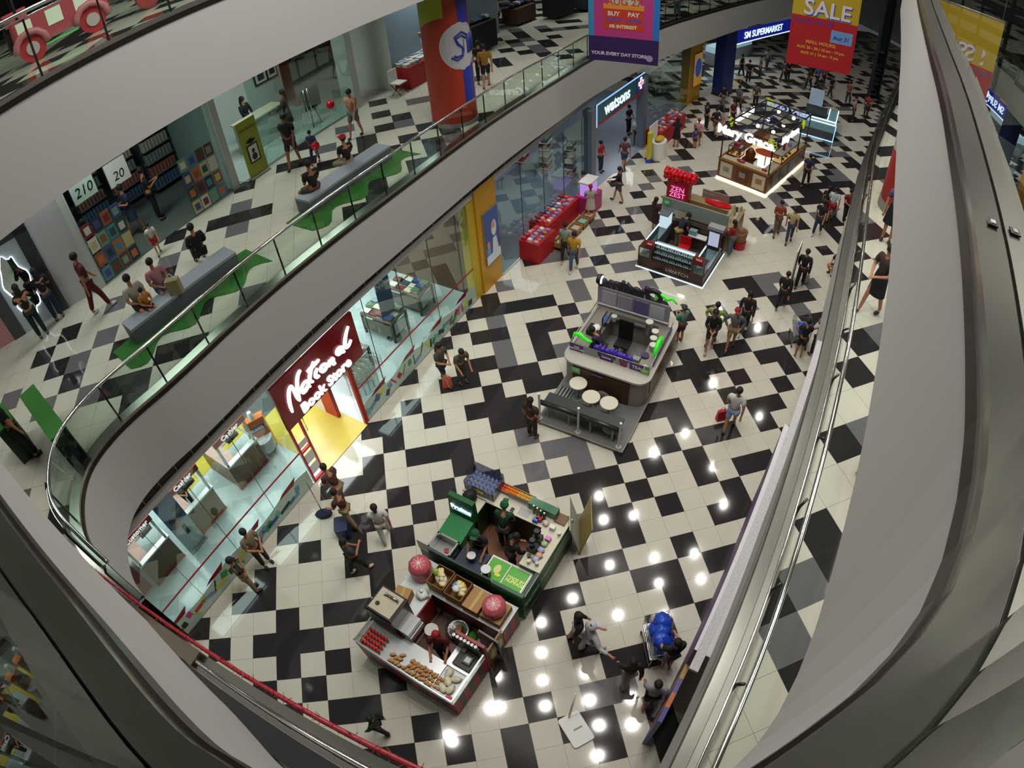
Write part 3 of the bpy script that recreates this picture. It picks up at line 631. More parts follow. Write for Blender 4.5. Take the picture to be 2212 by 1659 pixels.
# ================================================================ bread and snack kiosk with red and black stripes
CG = glass_mat('case_glass', 'eaf3f0', .6)
BK = Frame((.42, -8.52), (.67, .74))
def stripes(t, x0, x1, y, z0, z1, ax, n):            # red and dark grey striped front panel
    for k in (0, 1):
        b = MB()
        for i in range(n):
            if i % 2 != k: continue
            a0 = x0+(x1-x0)*i/n; a1 = x0+(x1-x0)*(i+1)/n
            if ax == 'x': b.bx(a0, a1, y-.012, y, z0, z1)
            else: b.bx(y-.012, y, a0, a1, z0, z1)
        b.obj('red_stripes' if k == 0 else 'grey_stripes', cm('b02030', .45) if k == 0 else cm('4a4344', .45), t)
t = BK.th('snack_kiosk', 'red and grey striped snack kiosk with glass topped bread counter', 'kiosk', 0, 0)
b = MB(); b.bx(0, .66, 0, 2.45, 0, .88); b.obj('front_counter', cm('5a1016', .4), t)
b = MB(); b.bx(.66, 1.2, 0, .62, 0, .88); b.obj('register_counter', cm('5a1016', .4), t)
b = MB(); b.bx(.66, 1.75, 1.72, 2.45, 0, .88); b.obj('side_counter', cm('8f1118', .4), t)
b = MB(); b.bx(1.85, 2.45, 0, 2.5, 0, .9); b.obj('back_counter', cm('7a0f16', .4), t)
b = MB(); b.bx(.0, .68, .0, 2.45, .88, .9); b.bx(.68, 1.22, 0, .62, .88, .9); b.obj('steel_top', mat('steel_sheet', 'c9cccd', .25, .7), t)
b = MB(); b.bx(.9, 1.87, 1.74, 2.47, .88, .91); b.bx(1.8, 2.47, -.02, 2.5, .9, .92); b.obj('white_top', PALE, t)
stripes(t, 0, 2.45, 0, .05, .86, 'y', 11); stripes(t, 0, 1.2, 0, .05, .86, 'x', 7); stripes(t, 1.85, 2.45, 0, .05, .9, 'x', 4)
b = MB(); b.bx(-.012, 0, 0, 2.45, .9, 1.12); b.bx(0, 1.15, -.012, 0, .9, 1.12); b.bx(0, .62, 2.45, 2.462, .9, 1.12); b.obj('glass_guard', CG, t)
b = MB(); b.bx(-.02, .01, -.02, 2.47, 1.11, 1.13); b.bx(0, 1.16, -.02, .01, 1.11, 1.13); b.bx(-.01, .62, 2.44, 2.47, 1.11, 1.13); b.bx(-.02, .01, -.02, 2.47, .88, .905); b.bx(0, 1.16, -.02, .01, .88, .905); b.obj('metal_rim', SILV, t)
b = MB(); b.bx(.64, .9, 1.7, 2.45, .9, .95); b.bx(.62, .7, 1.7, 2.47, .7, 1.0); b.obj('red_ledge', RED, t)
b = MB(); b.bx(1.2, 1.27, -.02, .66, 0, 1.42); b.obj('tall_panel', cm('8c1219', .4), t)
b = MB(); b.bx(1.27, 1.85, 0, .04, 0, .95); b.obj('gate', cm('8a6a44', .5), t)
b = MB(); b.lathe((0, 0), [(.24, 0), (.24, .012)], 24, 1, 1.25); b.xf(Matrix.Translation((1.56, -.002, .52)) @ Matrix.Rotation(PI/2, 4, 'X')); b.obj('round_logo', cm('c9c046', .5), t)
b = MB(); b.lathe((0, 0), [(.18, .01), (.18, .016)], 24, 1, 1.25); b.xf(Matrix.Translation((1.56, -.002, .52)) @ Matrix.Rotation(PI/2, 4, 'X')); b.ball((1.56, -.02, .56), .07, 8, 6, 1, .2, 1.3); b.obj('logo_drawing', cm('d9d6c9', .5), t)
b = MB(); b.bx(.68, 1.84, .64, 1.7, .004, .014); b.obj('wood_floor', cm('5d4130', .55, noise=.25, nscale=3), t)
def put(fr, name, label, cat, x, y, z, parts, group=None, rz=0.0):
    t = fr.th(name, label, cat, x, y, z, group, rz)
    for pn, mb, m_ in parts: mb.obj(pn, m_, t)
    return t
def oneobj(fr, name, label, cat, x, y, z, mb, m_, group=None, rz=0.0):
    o = mb.obj(name, m_); o.location = fr.w(x, y, z); o.rotation_euler = (0, 0, fr.rz+rz); return tag(o, label, cat, group)
# oven
t = BK.th('grill_oven', 'tall steel grill oven with a round hole in its stained top', 'oven', .62, 1.78, .95)
b = MB(); b.bx(0, .58, 0, .62, 0, .72); b.obj('body', mat('oven_steel', '5f5650', .3, .8), t)
b = MB(); b.bx(-.02, .6, -.02, .64, .72, .76); b.bx(-.02, .0, -.02, .64, .1, .76); b.obj('black_rim', BLK, t)
b = MB(); b.bx(.04, .56, .05, .6, .76, .775); b.obj('top_plate', mat('oven_top', 'bfb59e', .35, noise=.2, nscale=6), t)
b = MB(); b.cyl((.2, .47), .05, .77, .785, 16); b.obj('round_hole', cm('241d18', .6), t)
b = MB(); b.tube([(.42, .12, .77), (.45, .12, .8), (.45, .45, .8), (.42, .45, .77)], .03, 8); b.obj('handle', CHROME, t)
b = MB(); b.bx(.05, .5, -.34, 0, .0, .16); b.bx(.05, .5, -.3, 0, .2, .3); b.obj('warming_tray', mat('steel_sheet', 'c9cccd', .25, .7), t)
# boxes, bags
CANDY = [cm(c, .4) for c in ('d9ce9a', 'c94b4b', 'd8d6cf', '8fae4a', '6c7fb4', 'e3c24a')]
def cbox(x, y, w_, d, h, lab, cat='box', bags=0, z=.92, rz=0.0, col='9a7142'):
    t = BK.th('cardboard_box', lab, cat, x, y, z, None, rz); th_ = .012
    b = MB(); b.bx(0, w_, 0, d, 0, .01); b.bx(0, w_, 0, th_, 0, h); b.bx(0, w_, d-th_, d, 0, h); b.bx(0, th_, 0, d, 0, h); b.bx(w_-th_, w_, 0, d, 0, h); b.obj('carton', cm(col, .75, noise=.06), t)
    if not bags:
        b = MB(); b.bx(0, w_, 0, d/2-.01, h, h+.01); b.bx(0, w_, d/2+.01, d, h+.002, h+.012); b.obj('flaps', cm('a88152', .75), t)
        b = MB(); b.bx(0, w_, d/2-.05, d/2+.02, h+.013, h+.016); b.obj('tape', cm('b79a56', .3), t)
    for i in range(bags):
        bb = MB(); bb.ball((0, 0, 0), .11, 8, 5, 1.2, .8, .6, .25)
        o = bb.obj('snack_bag', CANDY[R_.choice((0, 2, 0, i % 6))]); q = BK.w(x+w_*(.3+.4*R_.random()), y+d*(.2+.6*R_.random()), z+h*.75+R_.random()*.1)
        o.location = q; o.rotation_euler = (R_.random(), R_.random(), R_.random()*6); tag(o, 'white and red snack bag heaped in the '+lab, 'bag', 'snack bags in the '+lab)
cbox(1.88, 1.46, .5, .42, .36, 'open box by the left pink bag', bags=8)
cbox(1.86, 1.0, .5, .42, .36, 'open box at the middle of the counter', bags=7)
cbox(1.84, .58, .52, .38, .26, 'closed brown cardboard box with yellow tape'); cbox(1.86, .06, .5, .48, .2, 'flat brown cardboard box under the right pink bag')
cbox(1.2, 1.98, .4, .34, .26, 'small brown printed cardboard box beside the oven', rz=.2)
def pinkbag(x, y, z, lab, h):
    t = BK.th('bread_bag', lab, 'bag', x, y, z)
    b = MB(); b.lathe((0, 0), [(.2, 0), (.25, .05), (.245, h*.4), (.25, h*.7), (.235, h-.06), (.15, h)], 10, 1.05, 1.0); b.obj('bag', mat('pink_bread', 'c05a63', .3, noise=.2, nscale=22, bump=.6), t)
    b = MB()
    for k in range(9):
        a = k*.7; b.tube([(0, 0, h+.006), (.17*math.cos(a), .17*math.sin(a), h-.006)], [.011, .004], 5)
    b.obj('white_twist', cm('e5d3d6', .3), t)
pinkbag(2.1, 2.2, .93, 'tall clear bag of pink buns at the left end of the back counter', .52); pinkbag(2.12, .33, 1.14, 'clear bag packed with pink buns on the flat cardboard box', .3)
t = BK.th('plastic_bag', 'white plastic bag slumped between the pink bag and the open box', 'bag', 1.68, 1.9, .92); MB().ball((0, 0, .06), .14, 9, 6, 1, 1.1, .6, .2).obj('bag', WHT, t); MB().ball((0.02, .02, .16), .05, 6, 4, 1, 1, .6, .2).obj('knot', WHT, t)
# bread rows, red drink packs
bun = MB().ball((0, 0, .035), .055, 9, 6, .75, 1.35, .65).obj('bread_roll', cm('b98a5a', .5, noise=.15, nscale=9)); first = True
for i in range(15):
    for j in range(3):
        if (i in (3, 4) and j > 0) or (i < 2 and j == 2): continue
        o = bun if first else bun.copy()
        if not first: COL.objects.link(o)
        first = False; o.location = BK.w(.1+j*.11+R_.uniform(-.015, .015), 1.62-i*.085+R_.uniform(-.015, .015), .905); o.rotation_euler = (0, 0, BK.rz+.8+R_.uniform(-.3, .3)); o.scale = (1, R_.uniform(.8, 1.1), R_.uniform(.8, 1.2))
        tag(o, 'wrapped brown bread roll laid on the glass fronted steel counter', 'bread', 'bread rolls on the steel counter')
first = True
for i in range(6):
    for j in range(4):
        if first:
            rp = BK.th('juice_pack', 'red capped snack cup in the rows at the left end of the counter', 'snack cup', 0, 0, .9, 'red snack cups')
            MB().lathe((0, 0), [(.03, 0), (.034, .1)], 8).obj('cup', cm('c58a76', .4), rp); MB().ball((0, 0, .12), .04, 7, 5, 1, 1, .7, .2).obj('red_top', cm('d81f1a', .35), rp); first = False; q = rp
        else: q = dup(rp)
        q.location = BK.w(.1+j*.1, 1.92+i*.085, .902); q.rotation_euler = (0, 0, R_.random()*3)
t = BK.th('snack_packet', 'green and white packet at the far left corner of the counter', 'packet', .14, 2.36, .902); MB().box((0, 0, .02), (.2, .1, .04), .4).obj('packet', cm('2f6b33', .4), t); MB().box((.03, .0, .045), (.08, .07, .012), .4).obj('label', WHT, t)
for i, (x, y) in enumerate(((.5, .42), (.34, .34), (.46, .22), (.22, .2), (.16, .34))):
    o = MB().ball((0, 0, .04), .1, 9, 6, 1.2, .8, .5, .2).obj('wrapped_bread', cm('d9d0b4', .4, noise=.2, nscale=14)); o.location = BK.w(x, y, .92); o.rotation_euler = (0, 0, BK.rz+i)
    tag(o, 'white paper wrapped bread with red dots in the tray by the register', 'bread', 'wrapped breads in the tray')
t = BK.th('food_tray', 'clear tray for wrapped breads at the nearest corner of the counter', 'tray', .05, .06, .902); MB().bx(0, .6, 0, .5, 0, .012).obj('base', PALE, t); b = MB(); b.bx(0, .6, 0, .01, 0, .06); b.bx(0, .6, .49, .5, 0, .06); b.bx(0, .01, 0, .5, 0, .06); b.bx(.59, .6, 0, .5, 0, .06); b.obj('rim', SILV, t)
oneobj(BK, 'sauce_packet', 'red packet at the corner of the bread tray', 'packet', .06, .12, .93, MB().box((0, 0, .02), (.09, .16, .035)), RED)
t = BK.th('cash_register', 'black cash register with white receipt on the striped kiosk', 'register', .72, .08, .9); MB().bx(0, .42, 0, .4, 0, .1).obj('body', BLK, t); MB().bx(.1, .3, .05, .25, .1, .16).obj('printer', cm('2a2c30', .4), t); MB().bx(.14, .26, .08, .2, .16, .165).obj('receipt', WHT, t); MB().bx(.3, .4, .28, .38, .1, .14).obj('keypad', GRYM, t)
t = BK.th('menu_board', 'dark menu board with white cups along its top edge behind the register', 'sign', 1.1, .05, .9); MB().bx(0, .05, 0, .62, 0, .55).obj('board', cm('35261f', .4), t)
for i in range(7): MB().lathe((.03, .06+i*.085), [(.03, .55), (.036, .62)], 8).obj('paper_cup', WHT, t)
t = BK.th('white_bucket', 'white lidded bucket on the brown kiosk floor', 'bucket', 1.25, 1.5, .015); MB().lathe((0, 0), [(.13, 0), (.15, .28)], 18).obj('bucket', cm('b9b6ae', .4), t); MB().cyl((0, 0), .158, .28, .31, 18).obj('lid', WHT, t)
t = BK.th('steel_basin', 'silver foil wrapped basin with a brown box on the kiosk floor', 'basin', 1.6, 1.05, .015); MB().lathe((0, 0), [(.16, 0), (.26, .16), (.28, .2), (.2, .17), (.0, .1)], 16).obj('bowl', mat('foil', 'a9a7a6', .28, .9, bump=.6, nscale=20), t); MB().box((.02, -.02, .17), (.16, .12, .1), .4).obj('box', CARD, t)
oneobj(BK, 'green_cloth', 'bright green crumpled cloth beside the silver basin', 'cloth', 1.66, .72, .015, MB().ball((0, 0, .08), .14, 9, 6, 1, .8, .7, .2), cm('3f8f1f', .7))
t = BK.th('metal_frame_stand', 'grey metal framed screen stand inside the kiosk gate', 'stand', 1.55, .38, .015); b = MB(); b.tube([(0, 0, 0), (0, 0, 1.0), (0.03, 0, 1.04), (.0, -.45, 1.04), (0, -.48, 1.0), (0, -.48, 0)], .025, 8); b.obj('frame', GRYM, t); MB().bx(-.01, .01, -.46, -.02, .2, .98).obj('black_panel', BLK, t)
# ================================================================ fruit drink kiosk, green
FR = Frame((2.25, -6.5), (.66, .75))
GRN = mat('kiosk_green', '0a5a2c', .4); DGRN = cm('06351c', .4); CREAM = cm('cfc9b4', .4)
t = FR.th('drink_kiosk', 'green fruit drink kiosk with cream worktops and lit Fruitas sign', 'kiosk', 0, 0)
b = MB(); b.bx(.62, 2.12, 0, .46, 0, .98); b.bx(0, .66, -.0, .06, 0, 1.0); b.obj('right_counter', DGRN, t)
b = MB(); b.bx(1.66, 2.14, .46, 2.55, 0, .98); b.obj('back_counter', DGRN, t)
b = MB(); b.bx(.62, 2.16, -.03, .48, .98, 1.02); b.bx(1.64, 2.18, .48, 2.6, .98, 1.02); b.bx(1.2, 1.66, 1.95, 2.6, .98, 1.02); b.obj('worktop', CREAM, t)
b = MB(); b.bx(1.2, 1.66, 1.95, 2.55, 0, .98); b.obj('corner_cabinet', DGRN, t)
b = MB(); b.bx(-.03, 2.14, -.045, -.03, .1, 1.03); b.obj('green_side', GRN, t)
b = MB(); b.bx(-.02, 2.12, -.05, -.02, .0, .12); b.obj('wood_base', WOODB, t)
b = MB(); b.bx(-.13, -.05, -.05, .72, 0, 1.22); b.obj('front_partition', GRN, t); MB().bx(-.12, -.1, .72, 2.6, .0, 1.0).obj('front_wall', DGRN, t)
MB().bx(-.12, -.105, .72, 2.62, 1.0, 1.34).obj('glass_screen', mat('green_acrylic', '39544a', .1), t)
b = MB(); b.bx(0.0, .62, -.03, .05, .9, .96); b.obj('white_edge', WHT, t)
b = MB(); b.bx(-.1, 1.7, .48, 2.5, .004, .012); b.obj('brown_floor', cm('7a4a2c', .5), t)
text('Fruitas House', 'side_letters', cm('a8b8a0', .4), (.55, -.048, .62), 0, .24, t, ext=.002, shear=.3, bold=.004)
b = MB(); b.bx(1.2, 2.0, -.052, -.045, .45, .85); b.obj('side_picture', cm('8f9a86', .5), t)
b = MB(); b.bx(1.95, 2.15, .3, 1.0, 1.02, 1.25); b.obj('glass_guard', mat('green_guard', '2f6b4a', .15), t)
MB().bx(1.9, 2.16, .05, .32, 1.02, 1.06).obj('wood_block', WOODB, t)
t = FR.th('drink_sign', 'green lit Fruitas sign board over a sloping green ramp', 'sign', 1.0, 1.9, 0)
b = MB(); b.prism([(.02, 0), (.22, 0), (.22, .66), (.02, .66)], .9, 1.62, [(.1, 0), (.22, 0), (.22, .66), (.1, .66)]); b.obj('board', GRN, t)
b = MB(); b.add([(.05, 0, 1.0), (.05, .62, 1.0), (-.56, .62, .9), (-.56, 0, .9), (.05, 0, .9), (.05, .62, .9)], [(0, 1, 2, 3), (0, 3, 4), (1, 5, 2)]); b.bx(-.56, .05, 0, .62, .0, .9); b.obj('ramp', mat('bright_green', '0c7a3c', .4), t)
text('Fruitas', 'sign_letters', GLOWB, (.05, .32, 1.3), -PI/2, .2, t, ext=.01, bold=.008)
b = MB(); b.bx(.05, .06, .06, .58, 1.17, 1.185); b.obj('underline', GLOWB, t)
t = FR.th('steel_sink', 'stainless steel sink at the left front of the green kiosk', 'sink', .02, 1.92, .0)
b = MB(); b.bx(0, .44, 0, .04, .9, .98); b.bx(0, .44, .54, .58, .9, .98); b.bx(0, .04, 0, .58, .9, .98); b.bx(.4, .44, 0, .58, .9, .98); b.bx(.02, .42, .02, .56, .7, .72); b.bx(0.02, .03, .02, .56, .7, .9); b.bx(.41, .42, .02, .56, .7, .9); b.bx(.02, .42, .55, .56, .7, .9); b.bx(.02, .42, .02, .03, .7, .9); b.obj('basin', SILV, t)
b = MB(); b.tube([(.38, .45, .98), (.38, .45, 1.12), (.3, .45, 1.14), (.26, .42, 1.08)], .014, 8); b.obj('tap', CHROME, t); b = MB(); b.bx(0, .44, 0, .58, 0, .7); b.obj('cabinet', DGRN, t); MB().box((.2, .24, .73), (.12, .1, .03), .5).obj('red_sponge', cm('a8433f', .7), t)
t = FR.th('ice_cooler', 'dark blue tub holding a clear plastic jug', 'tub', .08, 1.2, 0); b = MB(); b.prism([(0, 0), (.48, 0), (.48, .62), (0, .62)], .35, .8, [(-.02, -.02), (.5, -.02), (.5, .64), (-.02, .64)]); b.bx(0.04, .44, .04, .58, 0, .35); b.obj('tub', cm('1c2242', .4), t); MB().lathe((.22, .3), [(.08, .8), (.1, .98)], 14).obj('jug', glass_mat('clear_plastic', 'c9d4dc', 1), t); MB().cyl((.22, .3), .1, .98, 1.0, 14).obj('jug_lid', WHT, t)
t = FR.th('freezer', 'white chest freezer with two green printed sliding lids', 'freezer', .02, .12, 0)
MB().bx(0, .6, 0, 1.02, 0, .84).obj('cabinet', WHT, t); 
for i, (y0, y1) in enumerate(((.04, .5), (.53, .98))):
    o = MB().bx(.05, .55, y0, y1, .84, .86).obj('lid', cm('4fae2b', .35), t); MB().bx(.02, .58, y0-.02, y0, .85, .87).obj('lid_rim', SILV, o)
    if i == 0: text('MADE BY\nFILIPINOS', 'lid_letters', cm('e6ef8a', .4), (.24, .26, .862), -PI/2, .1, o, tilt=0, ext=.001, bold=.004)
    else: b = MB(); b.ball((.32, .75, .862), .13, 10, 6, 1, .7, .02); b.obj('lid_fruit_print', cm('d4d98a', .4), o); b = MB(); b.ball((.2, .68, .864), .07, 8, 6, .7, 1.2, .02); b.obj('lid_lime_print', cm('d9e03a', .4), o)
b = MB(); b.bx(-.03, .64, -.06, .0, .9, 1.0)
t = FR.th('clear_canister', 'clear plastic canister standing on the white freezer', 'canister', .12, 1.0, .87); MB().lathe((0, 0), [(.1, 0), (.11, .24)], 14).obj('jar', glass_mat('clear_plastic', 'c9d4dc', 1), t); MB().cyl((0, 0), .112, .24, .26, 14).obj('lid', PALE, t)
# bottled water display
t = FR.th('bottle_rack', 'clear acrylic rack filled with small water bottles at the back corner', 'rack', 1.72, 1.78, 1.02)
b = MB(); b.bx(0, .5, 0, .8, 0, .06); b.obj('base', GRYM, t); b = MB(); b.bx(0, .5, 0, .01, .06, .34); b.bx(0, .5, .79, .8, .06, .34); b.bx(0, .01, 0, .8, .06, .28); b.bx(.49, .5, 0, .8, .06, .5); b.obj('acrylic_box', glass_mat('acrylic', 'e6e8f4', .8), t)
btl = None
for i in range(4):
    for j in range(7):
        if btl is None:
            btl = FR.th('water_bottle', 'small water bottle with blue cap in the acrylic rack', 'bottle', 0, 0, 0, 'water bottles in the rack'); MB().lathe((0, 0), [(.035, 0), (.036, .15), (.014, .2)], 8).obj('bottle', cm('b7c6e4', .2), btl); MB().cyl((0, 0), .018, .2, .225, 8).obj('cap', cm('2b3fae', .4), btl); q = btl
        else: q = dup(btl)
        q.location = FR.w(1.79+i*.12, 1.84+j*.112, 1.081)
t = FR.th('yellow_label', 'yellow printed tag on the front of the water bottle rack', 'tag', 1.705, 2.15, 1.12); MB().bx(-.004, .004, -.12, .12, 0, .12).obj('card', cm('c9bd3c', .5), t); MB().bx(-.008, -.004, -.1, .1, .04, .07).obj('print', WHT, t)
oneobj(FR, 'black_backpack', 'black bag dumped on the worktop beside the Fruitas sign', 'bag', 1.5, 2.3, 1.02, MB().ball((0, 0, .16), .2, 10, 8, 1, .85, .9, .12), cm('111113', .7))
# fruit trough: each fruit
t = FR.th('fruit_trough', 'wooden trough of fruit along the back edge of the green kiosk', 'trough', 2.02, .95, 1.02); b = MB(); b.bx(0, .02, 0, .85, 0, .12); b.bx(.2, .22, 0, .85, 0, .12); b.bx(0, .22, 0, .02, 0, .12); b.bx(0, .22, .83, .85, 0, .12); b.bx(0, .22, 0, .85, 0, .015); b.obj('box', cm('a9814a', .6), t); MB().bx(-.03, -.02, .02, .6, .02, .2).obj('clear_divider', glass_mat('acrylic', 'e6e8f4', .8), t)
for i in range(14):
    for j in range(2):
        c = 'c9463a' if i > 11 else ('d9761c' if i > 6 else 'cfa23a'); n_ = 'red apple' if i > 11 else ('orange' if i > 6 else 'yellow mango')
        o = MB().ball((0, 0, .045), .047, 9, 7).obj(n_.split()[-1]+'_fruit' if n_ != 'orange' else 'orange_fruit', cm(c, .4)); o.location = FR.w(2.08+j*.085, 1.0+i*.058, 1.06+.012*(i % 2)); tag(o, n_+' in the wooden fruit trough on the green kiosk', 'fruit', n_+'s in the trough')
# blenders and clutter
for k, (x, y) in enumerate(((1.3, .4), (1.06, .38))):
    t = FR.th('blender', ('black blender nearer the corner of the cream worktop', 'black blender nearer the freezer on the cream worktop')[k], 'blender', x, y, 1.02)
    MB().bx(-.1, .1, -.1, .1, 0, .2).obj('base', BLK, t); MB().lathe((0, 0), [(.06, .2), (.09, .42)], 12).obj('jug', cm('22262a', .15), t); MB().cyl((0, 0), .092, .42, .46, 12, .06).obj('lid', BLK, t)
for k, (x, y, c, sh, lab, cat) in enumerate(((1.42, .2, 'd77ac0', 'box', 'pink plastic box on the cream worktop', 'box'), (1.28, .22, 'a8c98a', 'bag', 'green plastic pouch on the worktop by the pink box', 'pouch'), (1.12, .22, 'b8b4d8', 'bag', 'lilac plastic pouch on the worktop', 'pouch'),
    (.98, .18, 'd8a98a', 'bag', 'peach coloured cup cluster on the worktop', 'cups'), (.86, .2, 'b9b9da', 'bag', 'pale blue pouch near the white worktop edge', 'pouch'), (.78, .12, 'c0bccb', 'cup', 'grey plastic cup at the end of the worktop', 'cup'), (.74, .3, 'd9d2b4', 'cup', 'cream paper cup at the end of the worktop', 'cup'), (.86, .36, '4a4038', 'cup', 'dark round pot beside the lilac pouch', 'pot'),
    (1.72, .25, 'e2e2de', 'box', 'white carton with a green round logo on the worktop', 'carton'), (1.76, .46, 'd5c6bd', 'bag', 'crumpled clear bag with red print on the worktop', 'bag'), (1.72, .68, '3b6fd0', 'box', 'blue phone standing on the back worktop', 'phone'), (1.78, .62, 'b0202a', 'box', 'red small box beside the blue phone', 'box'),
    (1.74, 1.3, '2b2b2e', 'calc', 'black calculator on the back worktop', 'calculator'), (1.8, 1.02, 'a9a9a9', 'paper', 'printed grey paper sheet on the back worktop', 'paper'), (.76, .52, '2a2c30', 'pen', 'black marker on the pale corner of the worktop', 'marker'), (1.66, .05, 'cfd3cc', 'cup', 'clear cup stack near the corner', 'cups'))):
    b = MB()
    if sh == 'box': b.bx(-.05, .05, -.06, .06, 0, .12)
    elif sh == 'bag': b.ball((0, 0, .05), .075, 8, 6, 1, 1.2, .7, .2)
    elif sh == 'cup': b.lathe((0, 0), [(.035, 0), (.045, .11)], 10)
    elif sh == 'calc': b.bx(-.05, .05, -.04, .04, 0, .02)
    elif sh == 'paper': b.bx(-.1, .1, -.14, .14, 0, .004)
    else: b.bx(-.06, .06, -.012, .012, 0, .02)
    oneobj(FR, {'bag': 'plastic_pouch', 'box': 'small_box', 'cup': 'paper_cup', 'calc': 'calculator', 'paper': 'paper_sheet', 'pen': 'marker_pen'}[sh], lab, cat, x, y, 1.021, b, cm(c, .4))
for k in range(4):
    t = FR.th('syrup_bottle', 'tall white capped syrup bottle behind the green guard, %s of four' % ('first', 'second', 'third', 'last')[k], 'bottle', 1.9-.02*k, .82-k*.1, 1.02, 'syrup bottles'); MB().lathe((0, 0), [(.035, 0), (.036, .22), (.014, .28)], 9).obj('bottle', cm(('6f8a4a', '8a8f5a', '20402c', '1c2a20')[k], .25), t); MB().cyl((0, 0), .022, .28, .32, 9).obj('cap', WHT, t)
t = FR.th('a_board', 'folding poster board leaning by the right side of the green kiosk', 'poster board', 2.3, -.15, 0, None, ang(28))
for sgn, c in ((1, '9a8a4a'), (-1, 'b9bcb2')):
    b = MB(); b.box((0, 0, .6), (.9, .02, 1.22)); b.xf(Matrix.Translation((0, sgn*.02, 0)) @ Matrix.Rotation(sgn*.22, 4, 'X') @ Matrix.Translation((0, -sgn*.0, 0))); b.obj('board_panel', cm(c, .5, noise=.2, nscale=4), t)
# ================================================================ milk tea kiosk
CT = Frame((3.71, -1.15), (.77, -.64))
PURP = cm('4a1f63', .4); QZ = mat('quartz', 'b3b0a6', .35, noise=.05, nscale=30); STONE = mat('stone_clad', '8a847a', .5, noise=.12, nscale=18)
t = CT.th('tea_kiosk', 'grey stone milk tea kiosk with rounded corners and purple signs', 'kiosk', 0, 0)
MB().bx(-.05, 2.45, 0, 4.6, 0, .14).obj('platform', cm('6c6d6c', .6, noise=.06, nscale=20), t)
MB().bx(-.07, 2.47, -.02, 4.62, .09, .13).obj('platform_edge', cm('a29a8c', .5), t)
def rrect(x0, x1, y0, y1, r, n=6):
    p = []
    for cx, cy, a0 in ((x1-r, y0+r, -90), (x1-r, y1-r, 0), (x0+r, y1-r, 90), (x0+r, y0+r, 180)):
        for i in range(n+1): a = ang(a0+90*i/n); p.append((cx+r*math.cos(a), cy+r*math.sin(a)))
    return p
def ring(b, o, i, z0, z1):
    n = len(o); b.add([(x, y, z0) for x, y in o]+[(x, y, z1) for x, y in o]+[(x, y, z0) for x, y in i]+[(x, y, z1) for x, y in i],
        [f for k in range(n) for f in ((k, (k+1) % n, n+(k+1) % n, n+k), (2*n+k, 3*n+k, 3*n+(k+1) % n, 2*n+(k+1) % n), (n+k, n+(k+1) % n, 3*n+(k+1) % n, 3*n+k))])
b = MB(); ring(b, rrect(-.03, 2.42, 1.55, 4.5, .35), rrect(.42, 1.95, 2.1, 4.0, .05), .14, 1.06); b.obj('stone_body', STONE, t)
b = MB(); ring(b, rrect(-.08, 2.47, 1.5, 4.55, .38), rrect(-.0, 2.36, 1.98, 4.05, .05), 1.06, 1.12); b.obj('quartz_counter', QZ, t)
b = MB(); ring(b, rrect(.02, 2.36, 1.98, 4.05, .04), rrect(.5, 1.9, 2.1, 3.9, .04), .9, .95); b.obj('inner_worktop', cm('6f7174', .3), t)
b = MB(); b.bx(.3, 1.98, 1.52, 1.56, .16, .98); b.obj('wood_slat_front', mat('dark_wood_slat', '4a3020', .5, noise=.3, nscale=12), t); b = MB(); b.bx(2.41, 2.44, 1.95, 4.3, .45, .95); b.obj('wood_side', WOODB, t)
b = MB(); b.bx(.42, 1.95, 2.1, 4.0, .145, .16); b.obj('kiosk_floor', cm('7d7d7c', .5), t)
for k, (x0, x1, s_, c) in enumerate(((0., .42, 'THE\nSMOOTHIE', '4a1f63'), (.42, .85, '', '8d8f92'), (.9, 1.32, 'Pastries', '4a1f63'), (1.36, 1.5, '', '8d8f92'), (1.5, 1.72, '', '7a2352'), (1.78, 2.2, 'TEA', '4a1f63'), (2.2, 2.36, '', '8d8f92'))):
    o = MB().bx(x0+.01, x1-.01, 1.96, 1.98, 1.12, 1.36).obj('sign_panel', cm(c, .4), t)
    if s_: text(s_, 'panel_letters', cm('e4dfe6', .4), ((x0+x1)/2, 1.957, 1.24), 0, .15 if len(s_) < 5 else .085, o, ext=.001, bold=.003)
b = MB(); b.tube([(.0, 1.97, 1.12), (.0, 1.97, 1.38), (2.36, 1.97, 1.38), (2.36, 1.97, 1.12)], .012, 6); b.tube([(2.36, 1.97, 1.38), (2.36, 4.0, 1.38)], .012, 6); b.tube([(0, 1.97, 1.38), (0, 4.0, 1.38)], .012, 6); b.obj('rail_frame', SILV, t)
b = MB(); b.bx(2.35, 2.37, 2.3, 3.9, 1.12, 1.3); b.obj('purple_side_strip', cm('5b3a86', .4), t)
# back wall with letters seen from behind
b = MB(); b.bx(-.05, 2.2, 4.05, 4.1, 1.12, 1.85); b.obj('back_wall', cm('8d8a92', .5), t)
for i in range(4): MB().bx(.1+i*.5, .55+i*.5, 4.03, 4.05, 1.3, 1.75).obj('menu_panel', cm(('a9a4b4', '9a94a4', '6a5f8a', 'b4b0bd')[i], .3), t)
MB().bx(-.05, 2.2, 4.02, 4.05, 1.22, 1.26).obj('light_shelf', WHT, t)
text('Chatime', 'rear_sign_letters', cm('2b2733', .5), (.95, 4.15, 1.98), PI, .58, t, ext=.06, bold=.03, shear=.15)
b = MB(); b.tube([(1.7, 4.15, 1.75), (1.72, 4.15, 2.05), (1.9, 4.15, 2.12), (2.05, 4.15, 2.0), (2.08, 4.15, 2.05)], [.03, .06, .06, .04, .02], 8); b.tube([(2.0, 4.15, 1.95), (2.2, 4.15, 2.1), (2.35, 4.15, 1.95)], [.03, .055, .02], 8); b.obj('green_leaf_shape', mat('neon_green', '3ddc2a', .4, emit=.6), t)
